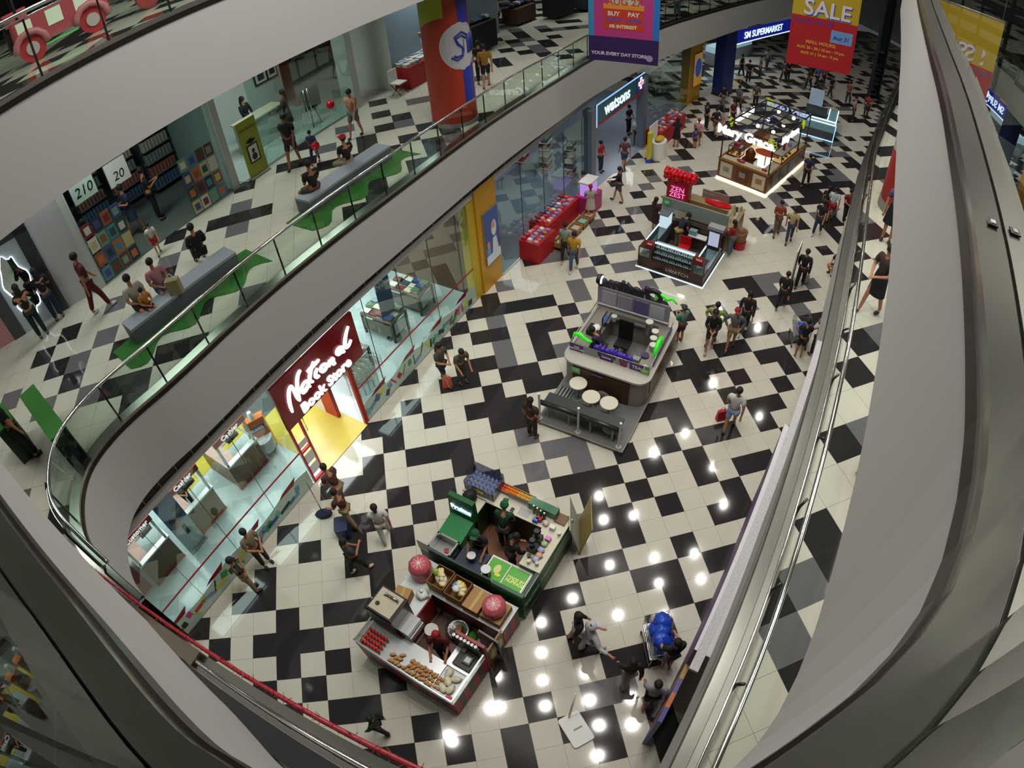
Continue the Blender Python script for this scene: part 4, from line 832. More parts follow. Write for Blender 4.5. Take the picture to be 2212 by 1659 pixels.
text('chatime', 'purple_letters', mat('purple_letter', '4b2fae', .35, emit=.12), (1.25, 2.06, 1.4), 0, .36, t, ext=.05, bold=.012)
b = MB(); b.tube([(.05, 2.1, 1.5), (.1, 2.1, 1.62), (.25, 2.1, 1.66), (.36, 2.1, 1.55), (.5, 2.1, 1.5), (.62, 2.1, 1.52)], [.03, .06, .07, .06, .05, .02], 8); b.obj('green_swirl_front', MATS['neon_green'], t)
b = MB(); b.tube([(2.3, 2.55, 1.2), (2.3, 2.55, 1.5), (2.3, 2.8, 1.62), (2.3, 3.05, 1.55), (2.3, 3.1, 1.3)], [.03, .06, .06, .06, .03], 8); b.tube([(2.3, 2.6, 1.3), (2.3, 2.85, 1.4), (2.3, 3.05, 1.3)], .035, 8); b.obj('green_swirl_side', MATS['neon_green'], t)
t = CT.th('spot_lamp', 'round black spotlight on a stalk at the back left corner of the tea kiosk', 'lamp', -.02, 4.08, 1.3); b = MB(); b.tube([(0, 0, 0), (0, 0, .7)], .015, 6); b.obj('pole', SILV, t); b = MB(); b.lathe((0, 0), [(.14, -.06), (.17, .06), (.1, .06)], 18); b.xf(Matrix.Translation((0, 0, .8)) @ Matrix.Rotation(PI/2, 4, 'Y')); b.obj('shade', BLK, t); b = MB(); b.lathe((0, 0), [(.13, .065), (.13, .075)], 18); b.xf(Matrix.Translation((0, 0, .8)) @ Matrix.Rotation(PI/2, 4, 'Y')); b.obj('lens', emi('spot_lens', 'eef6ff', 3), t)
t = CT.th('order_monitor', 'tilted blue screen monitor on the left worktop of the tea kiosk', 'monitor', .42, 3.5, .95); b = MB(); b.box((0, 0, .25), (.04, .36, .28)); b.obj('casing', BLK, t); b = MB(); b.box((.022, 0, .25), (.006, .32, .24)); b.obj('screen', mat('screen_blue', '5f86c8', .3, emit=.6), t); MB().bx(-.1, .1, -.08, .08, 0, .02).obj('foot', BLK, t); MB().bx(-.02, .02, -.02, .02, 0, .15).obj('neck', BLK, t)
t = CT.th('sealing_machine', 'black and white cup sealing machine on the left worktop of the tea kiosk', 'machine', .3, 2.95, .95); MB().bx(-.16, .16, -.18, .18, 0, .28).obj('body', BLK, t); b = MB(); b.ball((.08, 0, .3), .16, 10, 7, .8, 1, .6); b.obj('white_hood', WHT, t); MB().tube([(.14, -.1, .28), (.3, -.1, .12)], .02, 6).obj('lever', SILV, t)
for k, (x, y, r, h) in enumerate(((1.72, 3.72, .11, .42), (1.98, 3.5, .1, .34), (2.02, 3.25, .1, .3), (2.1, 3.0, .1, .28))):
    t = CT.th('tea_urn', ('tallest steel tea urn with white lid', 'second steel tea urn with white lid', 'third steel tea urn with white lid', 'shortest steel tea urn with white lid')[k]+' on the right worktop', 'urn', x, y, .95, 'tea urns'); MB().lathe((0, 0), [(r*.9, 0), (r, h)], 16).obj('urn', SILV, t); MB().cyl((0, 0), r*1.05, h, h+.03, 16).obj('lid', cm('d6d2c6', .4), t)
for k, (x, y, s_, c, lab) in enumerate(((2.0, 2.65, .12, '3b2a55', 'purple cup tower on the right worktop'), (1.8, 2.5, .1, '8f9194', 'steel topping pan on the right worktop'), (2.05, 2.42, .1, '75777a', 'second steel topping pan on the right worktop'), (2.15, 2.2, .09, 'c2c4c6', 'silver shaker near the TEA panel'), (.35, 2.6, .1, '2a2230', 'dark tablet stand beside the sealing machine'), (.2, 3.8, .1, '9b8f94', 'pile of cup sleeves near the spotlight'), (.6, 3.8, .09, 'c9c9cc', 'silver canister near the blue screen'))):
    b = MB(); b.lathe((0, 0), [(s_*.8, 0), (s_, .18)], 12) if k in (0, 3, 6) else b.bx(-s_, s_, -s_*.8, s_*.8, 0, .1)
    o = oneobj(CT, 'bar_item', lab, 'bar item', x, y, .95, b, cm(c, .35)); o.name = ('cup_tower', 'steel_pan', 'steel_pan', 'shaker', 'tablet_stand', 'cup_sleeves', 'canister')[k]
t = CT.th('office_chair', 'black mesh chair inside the tea kiosk', 'chair', 1.1, 3.3, .16); MB().bx(-.22, .22, -.2, .2, .42, .5).obj('seat', BLK, t); MB().bx(-.22, .22, .18, .24, .5, 1.2).obj('backrest', BLK, t); MB().cyl((0, 0), .03, .0, .42, 8).obj('stem', SILV, t)
t = CT.th('black_bag', 'black backpack with a grey box on the stool inside the tea kiosk', 'bag', 1.2, 2.6, .16); MB().ball((0, .2, .5), .24, 10, 8, .9, .8, 1.1, .1).obj('backpack', BLK, t); MB().bx(-.14, .14, -.35, -.1, .0, .4).obj('box', cm('8a8781', .5), t)
# seating on the platform: round tables, bench, posts
for k, (x, y) in enumerate(((.62, 1.2), (1.14, .9), (1.66, .9))):
    t = CT.th('round_table', ('round white table nearest the wooden steps', 'round white table in the middle behind the bench', 'round white table nearest the right end of the bench')[k], 'table', x, y, .14, 'round cafe tables')
    MB().lathe((0, 0), [(.24, .57), (.25, .6), (.24, .61)], 24).obj('tabletop', cm('cfc9b8', .35), t); MB().cyl((0, 0), .03, .02, .57, 10).obj('leg', GRYM, t); MB().cyl((0, 0), .17, 0, .02, 18).obj('base', GRYM, t)
t = CT.th('bench', 'long black padded bench with backrest at the front of the tea kiosk platform', 'bench', .02, .16, .14)
b = MB(); b.bx(0, 2.2, .12, .5, .4, .5); b.obj('seat', cm('2b2d2f', .45), t)
b = MB(); b.tube([(-.06, .05, .52), (1.12, .05, .54)], .075, 10); b.tube([(1.12, .05, .54), (2.28, .05, .52)], .075, 10); b.obj('back_bolster', cm('222426', .4), t)
for x in (.18, .8, 1.42, 2.05): MB().bx(x-.02, x+.02, .02, .06, 0, .45).obj('leg', GRYM, t)
for x in (.18, 2.05): MB().bx(x-.02, x+.02, .44, .48, 0, .4).obj('leg', GRYM, t)
for k, x in enumerate((.0, 1.14, 2.31)):
    t = CT.th('stanchion_post', ('white stanchion post at the left end of the bench', 'white stanchion post in front of the middle of the bench', 'white stanchion post at the right corner of the platform')[k], 'post', x, .08, .14, 'stanchion posts'); MB().cyl((0, 0), .03, .02, .95, 12).obj('pole', cm('c4c4c2', .4), t); MB().cyl((0, 0), .08, 0, .03, 18).obj('base', cm('aeb0b0', .4), t); MB().cyl((0, 0), .036, .95, .99, 12).obj('cap', cm('d8d8d6', .4), t)
t = CT.th('step_vent', 'striped black and grey step grating at the left of the platform', 'grating', .0, 1.0, .14); MB().bx(0, .42, 0, .4, 0, .02).obj('frame', GRYM, t); b = MB()
for i in range(4): b.bx(.04+i*.1, .08+i*.1, 0, .4, .02, .03)
b.obj('black_bars', BLK, t)
oneobj(CT, 'rubbish_bag', 'clear rubbish bag full of white cups under the bench', 'bag', 1.92, .42, .14, MB().ball((0, 0, .14), .2, 10, 8, 1.1, .7, .75, .12), cm('8d9694', .25, noise=.3, nscale=8))
for k, (x, y, c, lab) in enumerate(((.98, 1.42, 'a79a8a', 'wire basket of straws and sticks by the wooden front'), (1.3, 1.44, '66645f', 'grey cushion leaning on the wooden front'), (1.62, 1.42, '6b6f70', 'steel basin with pink sponge by the wooden front'), (1.15, 1.4, '5f5a63', 'clear tray of cutlery on the platform'))):
    t = CT.th(('utensil_basket', 'grey_cushion', 'wash_basin', 'cutlery_tray')[k], lab, 'basin' if k == 2 else 'basket', x, y-.08, .14)
    if k == 1: MB().ball((0, 0, .22), .2, 10, 7, 1.2, .4, 1).obj('pad', cm(c, .7), t)
    else:
        MB().lathe((0, 0), [(.1, 0), (.15, .2), (.13, .2), (.09, .03)], 14).obj('bowl', cm(c, .4), t)
        if k != 3: MB().ball((0, 0, .2), .07, 8, 6).obj('contents', cm('c96a72' if k == 2 else 'c2ad8a', .6), t)
for (x, y, z, lab, s_) in ((.4, 1.5, .78, 'green paper notice on the wooden kiosk front', .14), (2.24, 1.94, 1.13, 'green and yellow leaflet on the quartz counter', .12)):
    t = CT.th('paper_notice', lab, 'notice', x, y, z); MB().bx(-s_, s_, -.012, -.004, 0, s_*1.5).obj('sheet', cm('6fae6a', .6), t); MB().bx(-s_*.7, s_*.7, -.016, -.012, s_*.6, s_*1.2).obj('print', cm('b9d86a' if z > 1 else 'a9cba2', .6), t)
t = CT.th('wall_socket_plate', 'small purple sign plate in the middle of the wooden front', 'plate', 1.05, 1.5, .9); MB().bx(-.2, .2, -.012, .0, 0, .08).obj('plate', cm('3a2152', .4), t); MB().bx(-.15, .15, -.016, -.012, .03, .05).obj('print', cm('8d7aa8', .5), t)
# ================================================================ watch kiosk
IW = Frame((8.71, 5.07), (.717, -.697))
DWOOD = cm('3a2018', .35, noise=.12, nscale=7); CASEW = cm('aebfc6', .4)
t = IW.th('watch_kiosk', 'dark brown watch kiosk with brightly lit glass cases and I-WATCH lettering', 'kiosk', 0, 0)
MB().bx(-.03, 2.5, -.03, 2.4, 0, .06).obj('plinth', SILV, t); MB().bx(-.05, 2.52, -.05, 2.42, .0, .025).obj('floor_light_strip', LEDC, t)
b = MB(); b.bx(0, 2.47, 0, .5, .06, .42); b.bx(0, .45, .5, 2.1, .06, .42); b.bx(2.02, 2.47, .5, 2.1, .06, .42); b.obj('wood_base', DWOOD, t)
b = MB(); b.bx(0, 2.47, 2.1, 2.3, .06, 1.2); b.obj('back_counter', DWOOD, t)
b = MB(); b.bx(-.05, 2.52, 2.12, 2.18, 1.15, 1.8); b.obj('frosted_back_screen', cm('7f8a84', .3), t)
b = MB(); b.bx(-.05, 2.52, 2.05, 2.2, 1.0, 1.15); b.obj('back_shelf', cm('56473e', .4), t)
for (x0, x1, y0, y1) in ((.04, .42, .03, .47), (2.06, 2.44, .03, .47)):
    MB().bx(x0, x1, y0, y1, .42, .44).obj('case_floor', CASEW, t); o = MB().bx(x0-.02, x1+.02, y0-.02, y1+.02, .82, .86).obj('case_frame', DWOOD, t)
    b = MB()
    for x in (x0-.02, x1+.02): b.bx(x-.02, x+.02, y0-.03, y0, .42, .85)
    b.bx(x0, x1, y0-.03, y0-.0, .42, .46); b.obj('case_mullion', DWOOD, t); MB().bx(x0, x1, y0-.015, y0-.01, .45, .83).obj('case_glass', CG, t)
    b = MB()
    for j in range(3): b.ball((x0+.1+j*.09, y0+.15, .48+.07*j), .09, 8, 6, 1, .6, .35)
    b.obj('watch_cushions', cm('7a8b92', .5), t); MB().bx(x0, x1, y1-.03, y1, .44, .8).obj('lit_back', emi('case_lit', 'bfe0ea', .5), t)
# long front case with tiers of watches
b = MB(); b.bx(.5, 1.98, .02, .05, .42, .46); b.bx(.46, .5, 0, .5, .42, 1.0); b.bx(1.98, 2.02, 0, .5, .42, 1.0); b.obj('front_case_frame', DWOOD, t)
MB().add([(.5, .02, .46), (1.98, .02, .46), (1.98, .3, 1.0), (.5, .3, 1.0)], [(0, 1, 2, 3)]).obj('sloping_glass', CG, t)
MB().add([(.5, .48, .44), (1.98, .48, .44), (1.98, .48, .98), (.5, .48, .98)], [(0, 3, 2, 1)]).obj('case_back', CASEW, t)
MB().bx(.5, 1.98, .28, .32, .98, 1.02).obj('led_bar', emi('case_led', 'd8f4ff', 9), t)
for k in range(3):
    z = .47+k*.15; y = .1+k*.12; MB().bx(.52, 1.96, y, y+.11, z, z+.015).obj('tier', CASEW, t)
    wb = MB(); bb = MB()
    for i in range(16): (wb if (i*7+k) % 3 else bb).bx(.56+i*.087, .6+i*.087, y+.02, y+.06, z+.015, z+.09)
    wb.obj('silver_watches', cm('9aa3a6', .3, metal=.8), t); bb.obj('dark_watches', cm('202428', .4), t)
for side, x0, x1 in (('l', .02, .44), ('r', 2.04, 2.46)):
    MB().bx(x0, x1, .55, 2.05, .42, .44).obj('side_case_floor', CASEW, t); MB().bx(x0, x1, .52, 2.08, .83, .845).obj('side_case_top', CG, t)
    b = MB()
    for j in range(8): b.bx(x0+.08, x1-.08, .62+j*.17, .7+j*.17, .44, .5)
    b.obj('watch_trays', cm('8fa8ae', .4), t); b = MB(); b.bx(x0, x0+.03, .52, 2.08, .8, .84); b.obj('case_rim_light', emi('case_led', 'd8f4ff', 9), t)
    b = MB(); b.bx(x0-.01, x0+.015, .5, 2.1, .42, .86); b.bx(x1-.015, x1+.01, .5, 2.1, .42, .86) if side == 'l' else None; b.obj('side_frame', mat('side_glass_frame', '5c6a70', .2), t)
text('I-WATCH', 'letters', cm('b9a9a0', .3, metal=.6), (1.5, -.01, .24), 0, .2, t, ext=.006, bold=.004)
t = IW.th('led_display', 'tall lit white display tower at the back left of the watch kiosk', 'display', .12, 1.55, .86); MB().bx(0, .3, 0, .5, 0, .5).obj('box', emi('tower_lit', 'd5f0fa', 1.6), t); MB().bx(-.02, .32, -.02, .52, .5, .54).obj('lid', cm('5f6a6e', .3), t)
t = IW.th('advert_screen', 'lit pale advert screen in a dark frame at the right of the watch kiosk', 'screen', 2.05, 1.3, .86); MB().bx(0, .5, 0, .08, -.1, .7).obj('frame', cm('241c1a', .3), t); MB().bx(.06, .44, -.012, 0, .06, .62).obj('screen', mat('screen_lilac', 'b4bcd8', .3, emit=1.0), t); MB().bx(-.02, .55, -.02, .3, .7, .82).obj('top_cap', GRYM, t)
for k, (x, y, s_) in enumerate(((.36, .12, '-50%'), (2.2, .12, 'SALE'))):
    t = IW.th('price_sign', ('red percentage sign on the left front case', 'red sale sign on the right front case')[k]+' of the watch kiosk', 'sign', x, y, .86); MB().bx(-.16, .16, -.01, .01, 0, .26).obj('card', RED, t); text(s_, 'letters', WHT, (0, -.012, .13), 0, .1, t, ext=.001, bold=.006)
t = IW.th('counter_desk', 'white desk with a clear box against the back screen of the watch kiosk', 'desk', 1.2, 1.75, .0); MB().bx(0, .7, 0, .3, .7, .74).obj('top', WHT, t); MB().bx(0.02, .68, .25, .3, .06, .7).obj('panel', DWOOD, t)
oneobj(IW, 'clear_box', 'clear acrylic box on the desk of the watch kiosk', 'box', 1.35, 1.9, .742, MB().bx(-.14, .14, -.1, .1, 0, .2), mat('teal_acrylic', '7fa3a6', .15)); oneobj(IW, 'framed_notice', 'beige framed notice on the back shelf of the watch kiosk', 'notice', .75, 2.02, 1.15, MB().bx(-.2, .2, -.02, 0, 0, .3), cm('9d9078', .5))
t = IW.th('red_stool', 'red seat stool inside the watch kiosk', 'stool', 1.25, 1.25, .06); MB().bx(-.2, .2, -.2, .2, .4, .46).obj('seat', RED, t); MB().cyl((0, 0), .03, 0, .4, 8).obj('stem', BLK, t); MB().bx(-.2, .2, .18, .22, .46, .8).obj('backrest', RED, t)
t = IW.th('green_tag', 'green notice stuck on the frosted screen of the watch kiosk', 'notice', .15, 2.1, 1.5); MB().bx(-.14, .14, -.01, .0, 0, .26).obj('sheet', cm('4f9a5f', .6), t); MB().bx(-.08, .08, -.014, -.01, .08, .18).obj('print', cm('a9d8a4', .6), t)
# ================================================================ scent kiosk (ZEN ZEST)
ZN = Frame((11.4, 8.0), (.72, -.69))
t = ZN.th('scent_kiosk', 'wooden scent kiosk with red tray counter behind the watch kiosk', 'kiosk', 0, 0)
b = MB(); b.bx(.5, 2.7, .0, .5, 0, .88); b.bx(2.2, 2.7, -1.4, 0, 0, .88); b.obj('wood_counter', cm('8a6a3a', .45), t); b = MB(); b.bx(.48, 2.72, -.02, .52, .88, .92); b.bx(2.18, 2.72, -1.42, 0, .88, .92); b.obj('worktop', cm('94805a', .4), t)
MB().bx(.45, 2.75, -.0, .55, .0, .05).obj('floor_light_strip', LEDW, t)
b = MB(); b.bx(.9, 2.0, .46, .5, .92, 1.3); b.obj('back_board', cm('8c7b70', .5), t); text('ZEN ZEST', 'board_letters', cm('bfb2a6', .5), (1.15, .45, 1.15), 0, .12, t)
t = ZN.th('scent_sign', 'red sign tower with pink ZEN ZEST letters under red balloons', 'sign', .1, -.1, 0)
MB().bx(-.45, .45, -.2, .2, 0, 1.75).obj('tower', mat('zen_red', 'a00a1c', .35), t); MB().bx(-.3, .3, -.22, -.2, .95, 1.55).obj('pink_panel', mat('zen_pink_panel', 'b01050', .4, emit=.25), t)
text('ZEN\nZEST', 'letters', mat('zen_letter', 'ff8ad0', .4, emit=1.6), (0, -.225, 1.24), 0, .3, t, ext=.004)
bl = None
for i in range(8):
    for j in range(3):
        for k in range(2):
            if bl is None:
                bl = ZN.th('balloon', 'red balloon in the cluster over the ZEN ZEST sign', 'balloon', 0, 0, 0, 'red balloons over the scent sign'); MB().ball((0, 0, 0), .1, 10, 8, 1, 1, 1.1).obj('balloon', mat('balloon_red', 'c8101c', .15), bl); MB().cyl((0, 0), .012, -.13, -.1, 6).obj('knot', MATS['balloon_red'], bl); q = bl
            else: q = dup(bl)
            q.location = ZN.w(.1-.56+i*.16+R_.uniform(-.03, .03), -.3+j*.16+R_.uniform(-.03, .03), 1.84+k*.15+R_.uniform(-.03, .03))
t = ZN.th('red_tray', 'shiny red oval tray on the scent kiosk worktop', 'tray', 1.65, .22, .92); MB().lathe((0, 0), [(.5, 0), (.55, .08), (.5, .08), (.45, .02)], 20, 1, .42).obj('tray', mat('zen_tray', 'c00f14', .2), t); MB().lathe((0, 0), [(.3, .03), (.3, .05)], 16, 1, .4).obj('inlay', RED, t)
for k in range(9):
    o = MB().lathe((0, 0), [(.05, 0), (.05, .16), (.025, .2)], 8).obj('scent_bottle', cm(('b9b49a', '3a3f55', '8fa06a', 'c2c7c4', '9a8a5a', 'd3d3cf', '8fae3a', 'b8b2a0', 'c9d0c4')[k], .3)); o.location = ZN.w(2.3+(k % 3)*.14, .3-(k//3)*.45-.15*(k % 2), .92); tag(o, 'small scent bottle standing along the right worktop of the wooden scent kiosk', 'bottle', 'scent bottles on the wooden kiosk')
t = ZN.th('wicker_bin', 'red and brown barrel bin standing beside the scent kiosk', 'bin', 2.95, -.85, 0); MB().lathe((0, 0), [(.24, .0), (.28, .3)], 18).obj('red_base', RED, t); MB().lathe((0, 0), [(.22, .3), (.28, .75), (.24, .75), (.2, .4)], 18).obj('brown_barrel', cm('7a5432', .5), t)
# ================================================================ cafe kiosk with black pergola (Mary Grace)
MG = Frame((14.62, 10.73), (.589, -.808))
WBR = cm('6a3f1c', .35, noise=.15, nscale=5)
t = MG.th('cafe_kiosk', 'wooden cafe kiosk with a black pergola frame and glowing Mary Grace signs', 'kiosk', 0, 0)
b = MB(); b.bx(0, 2.46, 0, .5, .1, 1.0); b.bx(0, .5, .5, 4.8, .1, 1.0); b.bx(1.96, 2.46, .5, 4.8, .1, 1.0); b.obj('wood_counter', WBR, t)
b = MB(); b.bx(-.03, 2.49, -.03, 4.83, .02, .08); b.obj('floor_light_strip', emi('mg_led', 'fff3c9', 9), t)
b = MB(); b.bx(-.02, 2.48, -.02, .06, .98, 1.05); b.bx(2.4, 2.48, 0, 4.8, .98, 1.05); b.bx(-.02, .06, 0, 4.8, .98, 1.05); b.obj('brass_rail', mat('brass', 'b07a1c', .3, .6), t)
MB().bx(.06, 2.4, .06, .5, 1.0, 1.03).obj('marble_top', cm('b8b2a4', .3), t); MB().bx(1.98, 2.4, .5, 4.8, 1.0, 1.03).obj('side_top', cm('a89c88', .3), t)
for (x0, x1, c) in ((.12, .72, 'b9b2a0'), (.92, 1.52, '5a3216'), (1.74, 2.34, 'c2b9a4')): o = MB().bx(x0, x1, -.015, 0, .2, .88).obj('front_panel', cm(c, .4), t); (MB().bx(x0+.15, x1-.15, -.02, -.015, .45, .7).obj('print', cm('a8703a' if x0 > 1.6 else '8d8478', .5), o))
for y in (.6, 1.5, 2.6): MB().bx(2.46, 2.475, y, y+.7, .2, .88).obj('side_panel', cm('8d8478', .4), t)
for (x, y) in ((0.05, .05), (2.41, .05), (.05, 4.75), (2.41, 4.75), (2.41, 3.6)): MB().box((x, y, 1.8), (.05, .05, 1.6)).obj('post', BLK, t)
b = MB()
for z in (2.6,):
    for x in (.05, .84, 1.62, 2.41): b.box((x, 2.4, z), (.05, 4.8, .05))
    for y in (.05, .85, 1.65, 2.4, 3.2, 4.0, 4.75): b.box((1.23, y, z), (2.46, .05, .05))
b.obj('pergola_grid', BLK, t)
text('Mary Grace', 'front_letters', emi('mg_white', 'ffffff', 4.0), (1.12, -.03, 2.42), 0, .56, t, ext=.03, bold=.018)
text('Mary Grace', 'side_letters', MATS['mg_white'], (2.5, 1.9, 2.4), PI/2, .42, t, ext=.03, bold=.02); text('Mary Grace', 'left_letters', MATS['mg_white'], (-.02, 2.4, 2.42), -PI/2, .42, t, ext=.03, bold=.014); text('Mary Grace', 'rear_letters', emi('mg_bluewhite', 'b9ccff', 1.4), (1.2, 4.82, 2.42), PI, .5, t, ext=.03, bold=.01)
NEON = emi('neon_yellow', 'ddee18', 1.2)
for (x, y, r_) in ((2.4, -.03, 0), (-.02, .9, 1), (2.5, 3.5, 1), (.2, 4.8, 0)):
    b = MB()
    for k in range(7):
        a = k*.9; cx, cz = .14*math.cos(a), 2.45+.22*math.sin(a*.7); p = [(cx+.09*math.cos(q*1.05), 0, cz+.07*math.sin(q*1.05)) for q in range(6)]
        b.tube([(x+(u if not r_ else 0), y+(u if r_ else 0), w_) for u, _, w_ in p], .014, 5, closed=True)
    b.obj('neon_flower', NEON, t)
for k, (x, y) in enumerate(((.87, 1.9), (.9, 3.07), (.86, 4.48), (1.68, 1.81), (1.71, 3.0), (1.72, 4.3))):
    q = MG.th('globe_lamp', 'glowing round globe lamp hanging from the pergola, %s of six' % ('first', 'second', 'third', 'fourth', 'fifth', 'sixth')[k], 'lamp', x, y, 2.3, 'pergola globe lamps'); MB().ball((0, 0, 0), .09, 12, 8).obj('globe', emi('globe', 'fff6e0', 5), q); MB().tube([(0, 0, .08), (0, 0, .28)], .008, 5).obj('cord', BLK, q)
def vitrine(fr, x, y, w_, d, h, z, lab):
    q = fr.th('cake_case', lab, 'display case', x, y, z); b = MB()
    for a in (0, w_-.03):
        for c_ in (0, d-.03): b.bx(a, a+.03, c_, c_+.03, 0, h)
    for zz in (0, h-.03):
        for a in (0, w_-.03): b.bx(a, a+.03, 0, d, zz, zz+.03)
        for c_ in (0, d-.03): b.bx(0, w_, c_, c_+.03, zz, zz+.03)
    b.obj('black_frame', BLK, q); MB().bx(.02, w_-.02, .02, d-.02, h-.02, h-.012).obj('top_panel', cm('8f8a84', .4), q); MB().bx(.03, w_-.03, .03, d-.03, .03, .05).obj('lit_floor', mat('case_warm', 'd9b070', .4, emit=.9), q)
    b = MB(); [b.cyl((w_*(.25+.5*(i % 2)), d*(.2+.2*(i//2))), .08, .05, .13, 10) for i in range(6)]; b.obj('cakes', cm('a8703c', .5), q)
vitrine(MG, .12, .62, .6, .5, .45, 1.03, 'black framed warm lit cake case at the left front of the cafe kiosk'); vitrine(MG, 1.92, 1.5, .5, 2.2, .4, 1.03, 'long warm lit pastry case on the right counter of the cafe kiosk')
for k, (x, y, w_, c, lab) in enumerate(((.45, .8, .26, '8f1a22', 'dark red box on top of the cake case'), (.95, .3, .4, '9a2a30', 'red fruit heap in the front tray of the cafe counter'), (2.1, .3, .3, 'a82a30', 'red wrapped treats at the front right corner of the cafe'), (2.15, 2.3, .14, 'a01820', 'red thermos on the pastry case'), (2.2, 2.9, .16, '8a78b0', 'lit purple menu card on the pastry case'), (1.7, .35, .3, 'c9c4b6', 'white tray on the front cafe counter'))):
    b = MB(); b.ball((0, 0, .06), w_*.5, 10, 6, 1, .6, .35, .15) if k in (1, 2) else (b.lathe((0, 0), [(.07, 0), (.07, .3)], 10) if k == 3 else b.bx(-w_/2, w_/2, -w_/3, w_/3, 0, .04 if k == 5 else .18))
    o = oneobj(MG, ('gift_box', 'fruit_heap', 'wrapped_treats', 'thermos', 'menu_card', 'serving_tray')[k], lab, 'cafe item', x, y, 1.48 if k == 0 else (1.435 if k in (3, 4) else 1.032), b, cm(c, .4))
t = MG.th('copper_machine', 'dark copper coffee machine inside the cafe kiosk', 'coffee machine', 1.0, 1.2, .02); MB().bx(-.3, .3, -.25, .25, 0, .9).obj('cabinet', DWOOD, t); MB().lathe((0, 0), [(.22, .9), (.24, 1.2), (.1, 1.4)], 14).obj('boiler', mat('copper', '7a4a2c', .3, .7), t)
t = MG.th('cafe_table', 'orange topped table inside the cafe kiosk', 'table', 1.2, 2.7, .02); MB().lathe((0, 0), [(.4, .72), (.4, .75)], 16, 1.4, 1).obj('top', cm('a8461c', .4), t); MB().cyl((0, 0), .04, 0, .72, 8).obj('leg', BLK, t)
MG.mb(MB())
# ================================================================ glowing jewellery kiosk
JW = Frame((21.79, 15.02), (1.52, -1.31))
t = JW.th('jewellery_kiosk', 'grey kiosk with icy white lit glass cases behind the cafe kiosk', 'kiosk', 0, 0)
b = MB(); b.bx(0, 2.0, 0, .5, 0, .5); b.bx(1.5, 2.0, .5, 2.6, 0, .5); b.bx(0, .5, .5, 2.6, 0, .5); b.obj('grey_base', cm('4c4f55', .4), t)
b = MB(); b.bx(.02, 1.98, .02, .48, .5, .95); b.bx(1.52, 1.98, .5, 2.58, .5, .95); b.obj('lit_case_core', mat('jew_core', '7fa3ad', .3, emit=.45), t); b = MB(); b.bx(0, 2.0, 0, .5, .5, .98); b.bx(1.5, 2.0, .5, 2.6, .5, .98); b.obj('case_glass', CG, t)
b = MB(); b.bx(0, 2.0, -.02, .02, .95, 1.0); b.bx(1.98, 2.02, 0, 2.6, .95, 1.0); b.bx(0, 2.0, .48, .52, .95, 1.0); b.bx(1.48, 1.52, .5, 2.6, .95, 1.0); b.obj('led_edge', emi('jew_led', 'c4ecff', 6), t)
b = MB(); b.bx(-.04, 2.04, -.04, 2.62, .0, .04); b.obj('floor_light_strip', emi('jew_floor', '9fd8ff', 3), t); MB().bx(.2, 1.4, .9, 1.0, .9, 1.5).obj('black_canopy', BLK, t)
t = JW.th('advert_stand', 'pale grey advert screen standing at the back of the jewellery kiosk', 'screen', .6, 2.5, .0); MB().bx(-.4, .4, -.03, .03, .9, 2.0).obj('screen', mat('jew_screen', '9aa6b4', .3, emit=.4), t); MB().cyl((0, 0), .04, 0, .9, 8).obj('pole', BLK, t)

# ================================================================ middle storey, left side
LA = Frame((-6.5, .56), (3.2, 3.54), 6.0); PB = Frame((-9.8, -1.05), (3.3, 1.61), 6.0); PS = Frame((-3.22, 4.29), (3.3, 4.1), 6.0)
PIER = cm('c3c6c0', .6)
for fr, x0, x1, y0, y1, m_ in ((LA, -.15, .02, 0, .4, PIER), (LA, 4.55, 4.75, 0, .4, PIER), (PB, 2.6, 3.7, 0, .3, cm('c2c0c6', .6)), (PS, 5.1, 5.4, 0, .6, PIER), (LA, -.3, 4.8, 6.0, 6.2, cm('3a4650', .7)), (PS, 0, 5.3, 3.6, 3.8, cm('cfdad8', .6)), (LA, 4.6, 4.7, .4, 6.0, cm('8fa09c', .6)), (PB, -4, .9, 0, .3, cm('c98a92', .6))):
    b = MB(); b.bx(x0, x1, y0, y1, 0, 4.4); struct('wall_shop', fr.mb(b), m_)
b = MB(); b.add([(.17, 8.56, 6), (1.3, 9.65, 6), (1.3, 9.65, 10.4), (.17, 8.56, 10.4), (.0, 10.5, 6), (.0, 10.5, 10.4)], [(1, 4, 5, 2)]); struct('wall_shop', b, cm('d2d6d2', .6))
b = MB(); b.add([(1.3, 9.7, 6), (6, 15.5, 6), (6, 15.5, 10.4), (1.3, 9.7, 10.4)], [(0, 1, 2, 3)]); struct('wall_shop', b, cm('7f93a6', .3))
b = MB(); b.bx(.02, 4.6, .05, 6.0, .01, .02); struct('floor', LA.mb(b), tile_mat('dark_shop_floor', '5f6a66', .3)); b = MB(); b.bx(0, 5.2, .05, 3.6, .01, .02); struct('floor', PS.mb(b), tile_mat('studio_floor', 'b9cac6', .2))
